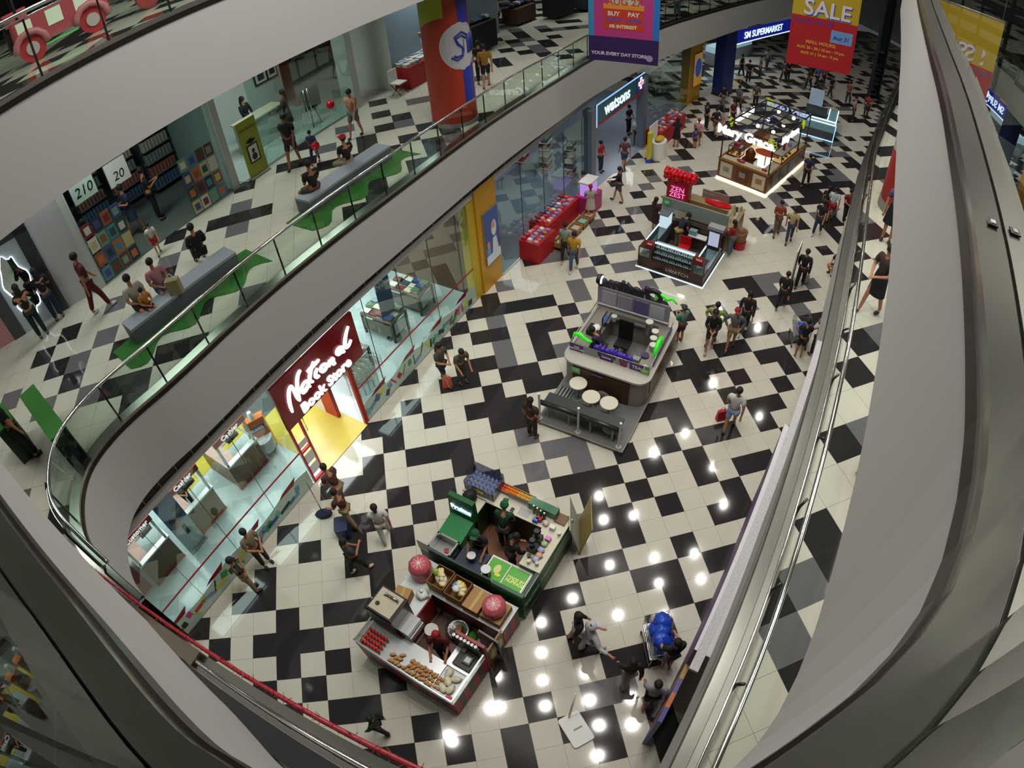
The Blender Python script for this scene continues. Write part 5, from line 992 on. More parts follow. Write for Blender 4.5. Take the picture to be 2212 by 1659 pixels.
for fr, segs, lab in ((LA, ((.05, 1.25), (3.1, 4.5)), 'glass front of the upper book and record shop'), (PS, ((.9, 5.1),), 'glass front of the framed photo studio')):
    for k, (x0, x1) in enumerate(segs):
        t = fr.th('shop_window', lab+(', the part covered with posters near the white pier' if k == 0 and fr is LA else (', the part beside the green poster' if fr is LA else '')), 'shop window', x0, 0); MB().bx(0, x1-x0, -.006, .006, .02, 3.6).obj('glass_panel', SHOPGLASS, t); MB().bx(0, x1-x0, -.03, .03, 0, .04).obj('floor_channel', SILV, t)
        if fr is LA:
            cs = ('4f86a0', 'c9bb8a', '9a5a3a', '2f4f3a', 'd9d6cc', '3f4f8a', '7a2a2a', '6fa08a', 'c2703a', '223040')
            for i in range(4):
                for j in range(4):
                    p_ = MB().bx(.04+i*.29, .3+i*.29, -.016, -.008, .08+j*.42, .45+j*.42).obj('poster_sheet', cm(cs[(i*3+j*2+k) % 10], .5), t); MB().bx(.09+i*.29, .25+i*.29, -.02, -.016, .16+j*.42, .36+j*.42).obj('poster_picture', cm(cs[(i+j*3+5) % 10], .5), p_)
t = LA.th('price_poster', 'white poster with the number 210 hanging inside the upper shop', 'poster', .75, .6, 2.0); MB().bx(-.35, .35, 0, .01, 0, .7).obj('sheet', WHT, t); t['label'] = 'white poster reading 210 near the poster covered window of the upper shop'; text('210', 'digits', BLK, (0, -.006, .25), 0, .36, t, ext=.001, shear=.2)
t = LA.th('price_poster', 'white poster with the number 20 hanging inside the upper shop', 'poster', 2.2, 1.8, 1.4); MB().bx(-.35, .35, 0, .01, 0, .7).obj('sheet', WHT, t); t['label'] = 'white poster reading 20 deeper inside the upper shop doorway'; text('20', 'digits', BLK, (0, -.006, .25), 0, .36, t, ext=.001, shear=.2)
for k in range(4):
    t = LA.th('record_shelf', 'dark shelf of mixed goods in the upper shop, %s along the back' % ('first', 'second', 'third', 'fourth')[k], 'shelf', .2+k*1.1, 4.2-.5*k); MB().bx(0, 1.0, .3, .34, 0, 2.2).obj('back_panel', cm('2a3138', .6), t)
    for j in range(5): MB().bx(0, 1, 0, .3, .2+j*.42, .22+j*.42).obj('shelf', cm('59656c', .5), t); b = MB(); [b.bx(.03+i*.12, .12+i*.12, .05, .2, .22+j*.42, .5+j*.42) for i in range(8)]; b.obj('goods', cm(('46607a', '8a5a4a', '6a7f7a', 'a3a08f', '3b4a66')[j], .5), t)
# photo booth with glitter frame, wavy lit mirror and pink neon
t = PB.th('photo_booth', 'photo booth wall with glitter strips, wavy lit mirror and pink neon', 'photo booth', .9, 0); MB().bx(0, 1.7, -.02, .0, 0, 2.5).obj('silver_panel', cm('b9c4cc', .3), t)
gm_ = mat('glitter', '55585c', .3, .6, noise=.9, nscale=60); MB().bx(1.35, 1.7, -.05, -.02, 0, 2.5).obj('glitter_strip', gm_, t); MB().bx(0, .35, -.05, -.02, 0, 2.5).obj('glitter_strip', gm_, t); MB().bx(0, 1.7, -.05, -.02, 2.35, 2.6).obj('glitter_top', gm_, t)
wv = [(.85+(.34+.05*math.sin(k*1.1))*math.cos(2*PI*k/40), -.05, 1.2+(.85+.08*math.sin(k*1.3))*math.sin(2*PI*k/40)) for k in range(40)]
b = MB(); b.add([(x, -.03, z) for x, _, z in wv], [tuple(range(40))]); b.obj('mirror', mat('mirror', 'c9d2d2', .02, 1.0), t); MB().tube(wv, .014, 6, closed=True).obj('white_led', emi('booth_led', 'eaf4ff', 4), t)
text('go 4 cuts', 'neon_letters', emi('pink_neon', 'ff4fe0', 3), (.85, -.05, 2.78), 0, .26, t, ext=.005, shear=.25)
# photo studio
t = PS.th('graduation_poster', 'yellow green standing poster of a graduate portrait with cap', 'poster', .5, -.12); MB().bx(-.36, .36, -.01, .01, .05, 1.75).obj('print_panel', cm('a0a83c', .5), t); MB().bx(-.36, .36, -.1, .1, 0, .05).obj('base', GRYM, t); text('Graduation', 'print_letters', cm('2f3a1c', .5), (0, -.012, 1.5), 0, .14, t, ext=.001, shear=.3)
o = MB().bx(-.2, .2, -.02, -.01, .45, 1.0).obj('printed_frame', BLK, t); MB().bx(-.16, .16, -.026, -.02, .49, .96).obj('printed_photo', WHT, o); b = MB(); b.ball((0, -.028, .8), .06, 8, 6, 1, .1, 1.2); b.ball((0, -.028, .62), .1, 8, 6, 1, .1, 1.1); b.obj('printed_person', cm('3a2a26', .5), o); b = MB(); b.add([(-.2, -.02, 1.1), (0, -.02, 1.18), (.2, -.02, 1.1), (0, -.02, 1.02)], [(0, 3, 2, 1)]); b.obj('printed_cap', BLK, t)
t = PS.th('studio_counter', 'white stone reception counter inside the photo studio', 'counter', 1.4, 1.3); MB().bx(0, 1.7, 0, .5, 0, 1.0).obj('body', cm('a9bab5', .4, noise=.1), t); MB().bx(-.05, 1.75, -.05, .55, 1.0, 1.05).obj('top', cm('d6d2bc', .3), t)
for k, (x, z, w_, h_) in enumerate(((1.2, 1.9, .5, .5), (2.0, 2.0, .4, .6), (2.6, 1.9, .7, .9), (3.7, 2.2, .4, .5), (4.15, 2.2, .45, .6), (4.65, 2.2, .4, .5), (4.0, 1.2, .6, .6), (4.6, 1.2, .5, .7))):
    t = PS.th('picture_frame', 'black framed portrait on the studio wall, number %s from its left' % ('one', 'two', 'three', 'four', 'five', 'six', 'seven', 'eight')[k], 'picture', x, 3.5, z, 'studio portraits'); MB().bx(0, w_, 0, .04, 0, h_).obj('frame', BLK, t); MB().bx(.05, w_-.05, -.006, 0, .05, h_-.05).obj('mount', WHT, t); MB().bx(w_*.25, w_*.75, -.01, -.006, h_*.22, h_*.78).obj('photo', cm(('5a4a3a', '7a2a3a', '4a3a2a', '2a3a4a', '3a3028', '5a4038', '2f3f5f', '222222')[k], .5), t)
for k in range(2): o = MB().tube([(0, 0, 0), (0, 0, 1.0)], .02, 8).obj('door_pull', CHROME); o.location = PS.w(2.9+.16*k, -.06, .6); tag(o, ('left', 'right')[k]+'-hand vertical chrome pull on the studio glass doors', 'door handle')
t = PS.th('display_easel', 'dark display board leaning on a wooden easel inside the studio', 'easel', 3.7, .5); b = MB(); b.tube([(-.2, 0, 0), (0, .15, 1.1)], .02, 6); b.tube([(.2, 0, 0), (0, .15, 1.1)], .02, 6); b.obj('legs', WOODB, t); b = MB(); b.box((0, .02, 1.0), (.7, .03, .7)); b.obj('board', cm('2b2c30', .5), t)
# column with round emblem
CX, CY, CRAD = 2.98, 5.85, .68
t = thing('round_column', 'thick red round column with blue stripe and white emblem disc', 'column', (CX, CY, 6.0)); MB().lathe((0, 0), [(CRAD+.02, 0), (CRAD+.02, .12)], 40).obj('plinth', cm('8a8a86', .5), t); MB().lathe((0, 0), [(CRAD, .12), (CRAD, 4.4)], 48).obj('shaft', cm('a83a26', .4), t)
def patch(fn, n, off, name, m_):
    b = MB(); vs = []
    for (u, z) in fn: vs.append(((CRAD+off)*math.cos(u), (CRAD+off)*math.sin(u), z))
    b.add(vs, [tuple(range(len(vs)))]) if n == 0 else b.strip(vs[:n], vs[n:]); return b.obj(name, m_, t)
N_ = 8; a0, a1 = ang(-62), ang(-22); us = [a0+(a1-a0)*i/N_ for i in range(N_+1)]
patch([(u, .75) for u in us]+[(u, 4.4) for u in us], N_+1, .004, 'blue_stripe', cm('2b3a9a', .4))
uc, zc = ang(-58), 2.45
for i in range(-9, 9): z0, z1 = zc+i*.08, zc+(i+1)*.08; w0, w1 = [math.sqrt(max(.7**2-(z-zc)**2, 0))/CRAD for z in (z0, z1)]; uu = [-1+2*k/8 for k in range(9)]; patch([(uc+u*w0*.92, z0) for u in uu]+[(uc+u*w1*.92, z1) for u in uu], 9, .008, 'white_disc', cm('b9b9bd', .4)) if max(w0, w1) > 0 else None
for d_ in (0, .1):
    S_ = [(.28-d_*.4, .3-d_), (.1, .42-d_), (-.12+d_*.3, .3-d_*.5), (-.05+d_*.3, .08), (.1, -.05), (.08, -.3+d_*.4), (-.1, -.38+d_), (-.25+d_*.7, -.28+d_*.4)]; b = MB(); b.tube([((CRAD+.02)*math.cos(uc-.12+x/CRAD), (CRAD+.02)*math.sin(uc-.12+x/CRAD), zc+z) for x, z in S_], .03, 6); b.obj('emblem_stroke', cm('2b3a9a', .4), t)
for x in (.22, .32, .42, .52): b = MB(); b.tube([((CRAD+.02)*math.cos(uc+x/CRAD), (CRAD+.02)*math.sin(uc+x/CRAD), zc+z) for z in (-.25, .3)], .025, 6); b.obj('emblem_stroke', cm('2b3a9a', .4), t)
us = [ang(-170)+ang(75)*i/8 for i in range(9)]; patch([(u, 3.0+.35*abs(math.sin((u-us[0])*1.2))) for u in us]+[(u, 4.4) for u in us], 9, .005, 'lime_patch', cm('a3a81f', .4))
t = thing('round_column', 'red and grey round column on the opposite walkway', 'column', (13.198,-1.709,6.000)); MB().lathe((0, 0), [(.7, 0), (.7, .25)], 36).obj('plinth', cm('7f8078', .5), t); MB().lathe((0, 0), [(.68, .25), (.68, 1.6)], 40).obj('shaft', cm('a02a26', .4), t); MB().lathe((0, 0), [(.68, 1.6), (.68, 4.4)], 40).obj('upper_shaft', cm('a7a6a2', .4), t)
# benches on turf mats
for (fr, L_, lab) in ((Frame((-4.85, -2.0), (2.05, 2.0), 6.0), 2.9, 'long grey bench with the family sitting on it'), (Frame((-1.2, 1.6), (2.0, 2.28), 6.0), 3.1, 'long grey bench with two people sitting cross-legged')):
    t = fr.th('bench', lab, 'bench', 0, -.25); b = MB(); b.prism([(0, 0), (L_, 0), (L_, .5), (0, .5)], .02, .36); b.obj('base', cm('55585c', .5), t); MB().bx(0, L_, 0, .5, .36, .42).obj('seat', cm('8a939c', .5), t)
    pl = [(-.5+i*(L_+1)/24, -.75-.22*math.sin(i*.8)) for i in range(25)]+[(L_+.5-i*(L_+1)/6, .25+.1*math.sin(i*2)) for i in range(7)]
    b = MB(); b.prism(pl, .004, .018); o = b.obj('turf_mat', mat('turf', '2f6a26', .95, noise=.35, nscale=40, bump=.5)); o.location = fr.w(0, 0); o.rotation_euler = (0, 0, fr.rz); tag(o, 'wavy green turf mat under the '+lab, 'mat')
TF = Frame((-6.45, -3.9), (1.3, -1.3), 6.0)
t = TF.th('turf_partition', 'low green turf covered partition beside the escalator landing', 'partition', 0, 0); MB().bx(0, 1.9, -.18, .18, 0, .88).obj('panel', cm('22382a', .8), t); MB().bx(0, 1.9, -.19, .19, .88, .92).obj('turf_top', MATS['turf'], t)
t = TF.th('turf_partition', 'second turf covered partition at the very edge beyond the person in black', 'partition', -.3, -.75); MB().bx(0, .8, -.2, .2, 0, .88).obj('panel', cm('22382a', .8), t); MB().bx(0, .8, -.21, .21, .88, .92).obj('turf_top', MATS['turf'], t)
# uniform stall, chair, racks
UT = Frame((1.85, 9.3), (.8, .95), 6.0); t = UT.th('sale_table', 'red draped table piled with folded white uniforms', 'table', 0, 0); MB().prism([(0, 0), (2.2, 0), (2.2, .9), (0, .9)], 0, .8).obj('red_cloth', cm('a80f1a', .6), t)
for i in range(8):
    for j in range(3): o = MB().box((0, 0, .05), (.24, .22, .09+.06*R_.random())).obj('folded_uniform', cm(('c9c4bb', 'b9b4a8', '8aa4c4', 'd2cec6')[(i+j) % 4], .7)); o.location = UT.w(.15+i*.26, .18+j*.28, .8); o.rotation_euler = (0, 0, R_.random()*2); tag(o, 'folded uniform piled on the red draped table beside the column', 'clothing', 'folded uniforms on the red table')
t = thing('folding_chair', 'white folding chair with a printed bag beside the red draped table', 'chair', (1.45, 9.05, 6), .9); MB().bx(-.22, .22, -.2, .2, .42, .46).obj('seat', WHT, t); MB().bx(-.22, .22, .2, .24, .46, .9).obj('backrest', WHT, t); [MB().tube([(x, -.2, 0), (x, .2, .42)], .014, 5).obj('leg', BLK, t) for x in (-.2, .2)]; [MB().tube([(x, .2, 0), (x, -.2, .42)], .014, 5).obj('leg', BLK, t) for x in (-.2, .2)]
for k, (x, y, c) in enumerate(((1.75, 10.6, 'c9cdd2'), (2.35, 11.2, '9fb4c8'))):
    t = thing('mannequin', ('headless mannequin in vest and white shirt', 'mannequin with yellow hat, white shirt and black tie')[k]+' behind the uniform table', 'mannequin', (x, y, 6.7)); MB().lathe((0, 0), [(.14, 0), (.13, .25), (.19, .6), (.06, .72)], 14, 1, .65).obj('shirt', cm(c, .6), t); MB().bx(-.03, .03, -.14, -.12, .2, .62).obj('tie', BLK, t); MB().ball((0, 0, .85), .1, 10, 7).obj('head', cm('b9a98a', .6), t); MB().cyl((0, 0), .03, -.7, 0, 8).obj('stand', SILV, t)
    if k: MB().lathe((0, 0), [(.19, .88), (.13, .9), (.11, 1.02)], 14).obj('hat', cm('b0962a', .6), t)
for k, (x, y, c, lab) in enumerate(((4.7, 12.9, '17181c', 'black clothes rack behind the column'), (7.2, 17.0, '4a2f20', 'wooden clothes table with a pink garment draped over it'), (9.2, 17.6, '1c1d22', 'rack of dark clothes with a red tag'), (11, 19, '23242a', 'farthest rack of dark clothes'))):
    t = thing('clothes_rack', lab, 'rack', (x, y, 6), .8); MB().bx(-.8, .8, -.4, .4, .12, .85 if k == 1 else 1.25).obj('base', cm(c, .8, noise=.3, nscale=6), t)
    for i in range(6): MB().ball((-.65+i*.26, 0, 1.0 if k == 1 else 1.35), .16, 8, 6, 1, 1.4, .6, .2).obj('garment', cm(('2a3346', '17181c', 'c9b0bb' if k == 1 else '30343c', '22406a', '1c2420', '8a8d90')[i], .8), t)
# ================================================================ hanging banners
def hang(name, lab, fr, w_, h, bands):
    t = fr.th(name, lab, 'banner', 0, 0); 
    for (x0, x1, z0, z1, c, d) in bands: MB().bx(x0, x1, -.004-d*.004, .004, z0, z1).obj('print_panel', cm(c, .6), t)
    MB().tube([(0, 0, h), (w_, 0, h)], .03, 8).obj('top_bar', SILV, t); [MB().tube([(x, 0, h), (x, 0, CEIL-7.0)], .006, 4).obj('cable', SILV, t) for x in (.1, w_-.1)]
    return t
B1 = Frame((7.53, 7.28), (1.92, -1.13), 7.0); t = hang('hanging_banner', 'pink and purple hanging banner reading Your Every Day Store', B1, 2.23, 3.6, ((0, 2.23, 0, .84, '2a1150', 0), (.17, 2.03, .84, 3.6, 'b0327a', 0), (0, .17, .84, 3.6, '2a86b4', 0), (2.03, 2.23, .84, 3.6, '1f6fc0', 0), (.48, 1.74, 1.1, 1.86, 'c2341f', 1), (.48, 1.74, 1.78, 1.95, 'd08a2a', 2), (.62, 1.62, 1.86, 2.5, 'b9b0a0', 1)))
for s_, x, z, sz, c in (('YOUR EVERY DAY STORE', .98, .26, .155, 'c9bfd0'), ('AUG 27', 1.12, 2.02, .32, 'b8402a'), ('BUY', .8, 1.62, .2, 'd8d0cc'), ('NOW', .8, 1.42, .2, '5a4aa8'), ('PAY', 1.42, 1.62, .2, 'd8d0cc'), ('LATER', 1.42, 1.42, .18, '5a4aa8'), ('0% INTEREST', 1.1, 1.2, .15, 'd8d0b0')): text(s_, 'print_letters', cm(c, .6), (x, -.014, z), 0, sz, t, ext=.001, bold=.006)
b = MB(); b.lathe((0, 0), [(.11, 0), (.11, .004)], 20); b.xf(Matrix.Translation((1.95, -.006, .22)) @ Matrix.Rotation(PI/2, 4, 'X')); b.obj('round_emblem', cm('9a90b0', .6), t)
B2 = Frame((14.39, 6.41), (2.15, -1.21), 7.0); t = hang('hanging_banner', 'red and yellow hanging banner reading Sale with mall hours', B2, 2.3, 3.6, ((0, 2.3, 0, 1.83, 'a81620', 0), (0, 2.3, 1.83, 3.6, 'b59a1c', 0), (1.42, 2.18, 1.05, 1.5, '6a94c8', 1)))
for s_, x, z, sz, c in (('SALE', 1.24, 2.1, .78, '3a4ab0'), ('SALE', 1.2, 2.14, .78, 'd8cfdc'), ('Aug 28 . 29 . 30', .78, 1.66, .21, '4a3aa0'), ('Aug 31', 1.8, 1.24, .2, '3a2a90'), ('MALL HOURS:', 1.12, .92, .17, 'd0a43a'), ('AUG 28 - 30 | 10 am - 10 pm', 1.14, .7, .14, 'd0a43a'), ('AUG 31 | 10 am - 9 pm', 1.13, .5, .14, 'd0a43a')): text(s_, 'print_letters', cm(c, .6), (x, -.012 if c != 'd8cfdc' else -.02, z), 0, sz, t, ext=.002, bold=.012 if s_ == 'SALE' else .004)
# supermarket entrance
SM = Frame((20.0, 20.8), (.87, .5)); t = SM.th('supermarket_sign', 'long blue lit SM Supermarket sign over the far entrance', 'sign', -.35, -.1, 3.15); MB().bx(0, 8.4, -.06, .06, 0, .85).obj('panel', mat('sm_blue', '1424a8', .3, emit=.6), t); MB().bx(0, 8.4, -.08, -.05, -.04, .02).obj('lit_edge', GLOWB, t); text('SM SUPERMARKET', 'letters', GLOWB, (4.6, -.08, .42), 0, .62, t, ext=.01, bold=.006)
t = SM.th('blue_pillar', 'dark blue pillar at the left of the supermarket entrance', 'pillar', -.5, 0); MB().bx(0, 1.2, -.3, .4, 0, 4.4).obj('shaft', cm('122a6a', .4), t); MB().bx(-.03, 1.23, -.33, .43, 0, .1).obj('foot', BLK, t)
t = SM.th('food_counter', 'glowing glass food counter inside the supermarket entrance', 'counter', 4.5, 3.5); MB().bx(0, 5, 0, .8, 0, .9).obj('base', cm('8a9499', .4), t); MB().bx(0, 5, 0, .8, .9, 1.35).obj('lit_case', mat('food_lit', '9fc4cc', .3, emit=.7), t); MB().bx(1, 5, .5, .6, 2.0, 2.4).obj('amber_sign', emi('amber', 'd08a2a', 1.0), t)
t = thing('lift_shaft', 'dark glass lift shaft at the far right end of the hall', 'lift', (30.5, 19.5, 0), .5); MB().bx(-.1, .1, -.1, .1, 0, 9).obj('column', cm('1f2a33', .3), t); MB().bx(1.8, 2.0, -.1, .1, 0, 9).obj('column', cm('1f2a33', .3), t); MB().bx(0, 2, -.02, .02, 0, 9).obj('glass_wall', glass_mat('dark_glass', '6f8a90', .8), t)
# ================================================================ red sale tables by the pharmacy
def stable(fr, x, y, L_, lab):
    t = fr.th('sale_table', lab, 'table', x, y); MB().prism([(0, 0), (L_, 0), (L_, .8), (0, .8)], 0, .82).obj('red_cloth', cm('b0101c', .6), t)
    for i in range(int(L_/.2)):
        for j in range(3):
            o = MB().bx(-.07, .07, -.08, .08, 0, .05+.1*R_.random()).obj('boxed_item', cm(('c95a3a', 'd9cfc4', 'c98a9a', '6f9ab8', 'b8303a', 'e0d8d0', '8a7ab0')[R_.randrange(7)], .5)); o.location = fr.w(x+.12+i*.2, y+.15+j*.25, .82); o.rotation_euler = (0, 0, R_.random()); tag(o, 'small boxed item on the '+lab, 'goods', 'goods on the '+lab)
PT = Frame((5.0, 6.0), (.72, .75)); stable(PT, .2, -.25, 1.2, 'nearest red draped sale table'); stable(PT, 1.45, .1, 2.4, 'long red draped sale table'); stable(Frame((12.9, 13.6), (.74, .72)), .5, .1, 3.2, 'farthest red draped sale table')
for k in range(5):
    t = PT.th('wooden_crate', 'tilted wooden crate of goods in front of the long red table, %s along' % ('first', 'second', 'third', 'fourth', 'fifth')[k], 'crate', 1.3+k*.55, -.6, .12, 'wooden crates'); b = MB(); b.bx(0, .45, 0, .4, 0, .03); b.bx(0, .45, 0, .02, 0, .2); b.bx(0, .45, .38, .4, 0, .24); b.bx(0, .02, 0, .4, 0, .22); b.bx(.43, .45, 0, .4, 0, .22); b.obj('box', cm('a8864e', .7), t); b = MB(); [b.bx(.05+i*.13, .15+i*.13, .06, .34, .03, .14) for i in range(3)]; b.obj('goods', cm(('a8c9a8', 'd8a08a', 'c9c0b0', '8ac0c0', 'd8b0a8')[k], .5), t); b = MB(); b.bx(.02, .08, .05, .35, -.12, 0); b.bx(.37, .43, .05, .35, -.12, 0); b.obj('feet', BLK, t)
t = thing('promo_counter', 'round white promotion counter with yellow goods at the pharmacy entrance', 'counter', (12.7, 13.1, 0), .8); MB().lathe((0, 0), [(.45, 0), (.48, .9)], 24, 1, .7).obj('drum', WHT, t); MB().ball((0, 0, 1.0), .3, 10, 6, 1, .7, .4, .2).obj('yellow_goods', cm('c9a92a', .5), t); MB().bx(-.5, .5, .3, .34, .9, 1.7).obj('back_card', WHT, t)
t = thing('totem_sign', 'curved yellow totem sign with a blue foot beside the white counter', 'sign', (12.1, 12.8, 0), .8); MB().lathe((0, 0), [(.2, .18), (.2, 1.5)], 16, 1, .5).obj('panel', cm('c9c01a', .5), t); MB().lathe((0, 0), [(.24, 0), (.2, .18)], 16, 1, .6).obj('blue_foot', cm('1f4aa8', .5), t)
t = thing('lit_booth', 'magenta booth with glowing violet display at the pharmacy corner', 'booth', (8.1, 9.2, 0), .8); MB().bx(-.5, .5, -.35, .35, 0, .8).obj('body', cm('b0286a', .4), t); MB().bx(-.35, .35, -.2, .2, .8, 1.35).obj('lit_display', emi('violet_lit', 'd0a0ff', 1.4), t); MB().bx(-.4, .4, -.25, .25, 1.35, 1.42).obj('top', WHT, t)
# ================================================================ white topped stage backdrop, sign stand, posters
c0, c1, c2, c3 = (8.468,-4.950,3.000), (8.758,-5.391,3.000), (5.051,-9.417,3.000), (4.753,-9.093,3.000)
t = thing('stage_backdrop', 'tall backdrop wall with a wrinkled white cloth top and orange purple print', 'backdrop', (0, 0, 0)); MB().prism([c0[:2], c1[:2], c2[:2], c3[:2]], 2.96, 3.0).obj('white_cloth_top', mat('white_cloth', 'd6d6dc', .8, noise=.05, nscale=5, bump=.6), t)
b = MB(); b.prism([c0[:2], (c0[0]+.05, c0[1]-.05), (c3[0]+.05, c3[1]-.05), c3[:2]], 0, 2.95); b.obj('printed_front', cm('5a3a6a', .5), t)
k0 = unit(c0, c3)
for i, c in enumerate(('a07a3a', '54478a', 'b0602a', '3a3a8a')): q = (c3[0]+k0.x*i*.3, c3[1]+k0.y*i*.3); b = MB(); b.prism([q, (q[0]+k0.x*.3, q[1]+k0.y*.3), (q[0]+k0.x*.3+.06, q[1]+k0.y*.3-.06), (q[0]+.06, q[1]-.06)], 0, 2.2); b.obj('printed_side', cm(c, .5), t)
t = thing('sign_stand', 'white rounded sign board leaning on a pole by the stage', 'sign', (2.72, -9.35, 0), .3); b = MB(); b.prism(rrect(-.24, .24, -.36, .36, .06), .02, .05); b.obj('board', WHT, t); MB().bx(-.06, .14, -.02, .02, .05, .056).obj('print', GRYM, t); MB().tube([(0, .3, .04), (.25, .5, .9)], .025, 8).obj('pole', WHT, t)
o = MB().box((0, 0, .35), (6.5, .12, .06)).obj('white_garland', mat('fluffy', 'b9b6ba', .95, noise=.3, nscale=40, bump=1)); o.location = (6.0, -7.75, 5.5); o.rotation_euler = (0, 0, ang(47.5)); tag(o, 'fluffy white garland along the slab edge above the stage', 'garland')
t = thing('food_poster', 'leaning food poster in a white frame near the squatting person', 'poster', (13.9, 2.9, 0), .8); MB().bx(-.4, .4, -.02, .02, 0, 1.6).obj('frame', WHT, t); MB().bx(-.35, .35, -.03, -.02, .05, 1.55).obj('print_panel', cm('6a3a22', .5), t); MB().ball((0, -.03, 1.2), .28, 8, 6, 1, .05, .8).obj('printed_salad', cm('3f7a22', .5), t)
# ================================================================ escalator descending from the top storey
e0 = Vector((.91, -11.43, 11.25)); e1 = Vector((-5.2, -7.05, 6.9)); ed = (e1-e0); sd = Vector((.58, .81, 0))
def ep(s_, side, dz=0.0): p = e0+ed*s_+sd*side; return (p.x, p.y, p.z+dz)
t = thing('escalator', 'steel escalator with black and yellow handrail descending to the middle storey', 'escalator', (0, 0, 0))
def strip_(name, s0, s1, a, c, dz, m_): b = MB(); b.add([ep(s0, a, dz), ep(s1, a, dz), ep(s1, c, dz), ep(s0, c, dz), ep(s0, a, dz-.05), ep(s1, a, dz-.05), ep(s1, c, dz-.05), ep(s0, c, dz-.05)], [(0, 1, 2, 3), (7, 6, 5, 4), (0, 4, 5, 1), (3, 2, 6, 7), (0, 3, 7, 4), (1, 5, 6, 2)]); return b.obj(name, m_, t)
strip_('handrail', -.05, .31, -.045, .045, 0, cm('26282a', .4)); strip_('yellow_handrail_print', -.4, -.05, -.045, .045, .002, cm('b98a0f', .4)); strip_('beige_handrail_print', .31, 1.0, -.045, .045, 0, cm('8f8a7c', .4))
strip_('inner_deck', -.4, 1.0, .048, .068, -.03, STEEL); strip_('outer_deck', .1, .24, .05, .125, -.01, cm('857c6c', .3, metal=.7)); strip_('outer_steel', -.4, 1.0, .09, .13, -.04, STEEL); strip_('skirt_panel', -.4, 1.0, -.05, .05, -.9, GRYM)
MB().tube([ep(-.4, .08, -.03), ep(1, .08, -.03)], .012, 8).obj('chrome_tube', CHROME, t); b = MB(); [b.box(ep(k/24, -.55, -.95), (.45, .9, .2), math.atan2(ed.y, ed.x)) for k in range(25)]; b.obj('steps', cm('1c1d1f', .5), t)
b = MB(); rr = random.Random(3)
for k in range(700): s_ = rr.uniform(-.3, .95); p = Vector(ep(s_, .15+rr.uniform(-.012, .012), -.05)); d_ = Vector((rr.uniform(-1, 1), rr.uniform(-1, 1), rr.uniform(-.2, 1)))*.022; b.tube([p, p+d_], .0012, 3)
b.tube([ep(-.35, .15, -.06), ep(.95, .15, -.06)], .011, 6); o = b.obj('tinsel_garland', cm('a02430', .35)); tag(o, 'shaggy red tinsel garland running along the outside of the escalator', 'garland')
o = MB().add([ep(.25, .165, -.06), ep(.98, .165, -.06), ep(.98, .17, -.3), ep(.25, .17, -.12)], [(0, 1, 2, 3)]).obj('escalator_banner', cm('5a3a9a', .5)); tag(o, 'purple and red banner strip on the outer side of the escalator', 'banner')
# ================================================================ top storey toy train and wall socket
TV = Frame((-4.75, -1.25), (1.0, .72), 12.0); PK = cm('b8505c', .4)
t = TV.th('toy_train', 'pink ride-on train car with red wheels and starburst panels', 'ride', 0, 0); MB().prism(rrect(-.2, 1.7, 0, .8, .12), .3, .85).obj('body', PK, t); MB().bx(-.25, .2, .05, .75, .8, 1.05).obj('hood', PK, t); MB().prism(rrect(-.4, 1.8, -.1, .9, .1), 1.55, 1.62).obj('roof', cm('8a8f5a', .4), t); [MB().tube([(x, y, .85), (x, y, 1.55)], .03, 6).obj('roof_post', BLK, t) for x in (.0, 1.5) for y in (.05, .75)]; MB().bx(-.28, -.2, .15, .65, .3, .9).obj('grille', BLK, t)
for x in (.1, 1.3):
    b = MB(); b.lathe((0, 0), [(.26, -.08), (.26, .02)], 20); b.xf(Matrix.Translation((x, -.02, .26)) @ Matrix.Rotation(PI/2, 4, 'X')); o = b.obj('wheel', cm('b02028', .4), t); b = MB(); b.lathe((0, 0), [(.13, .03), (.13, .05)], 16); b.xf(Matrix.Translation((x, -.02, .26)) @ Matrix.Rotation(PI/2, 4, 'X')); b.obj('hubcap', cm('b9a9a8', .4), o); b = MB(); b.tube([(x+.32*math.cos(q*PI/6), -.06, .26+.32*math.sin(q*PI/6)) for q in range(7)], .07, 8); b.obj('fender', cm('c4727c', .4), t)
for x in (-.08, .5, 1.05): MB().bx(x, x+.3, -.012, 0, .5, .8).obj('starburst_panel', mat('starburst', 'd9dfc8', .4, emit=.4), t)
MB().bx(.3, 1.0, -.02, .0, .2, .22).obj('green_light', emi('green_led', '4fe04f', 1.5), t)
t = TV.th('toy_train', 'blue ride-on train car with red lit wheels behind the pink one', 'ride', 2.3, 0); MB().prism(rrect(-.2, 1.5, 0, .8, .12), .3, .9).obj('body', cm('2f6fa0', .4), t); [MB().ball((x, -.04, .26), .25, 12, 8, 1, .2, 1).obj('wheel', cm('a03a36', .4), t) for x in (.1, 1.1)]
t = thing('socket_plate', 'small steel socket plate on the nearest steel ledge', 'socket', (4.02, -10.42, 12.075), .8); MB().bx(-.03, .03, -.025, .025, 0, .008).obj('plate', cm('55585a', .4), t); MB().bx(-.016, .016, -.012, .012, .008, .012).obj('socket', WHT, t)

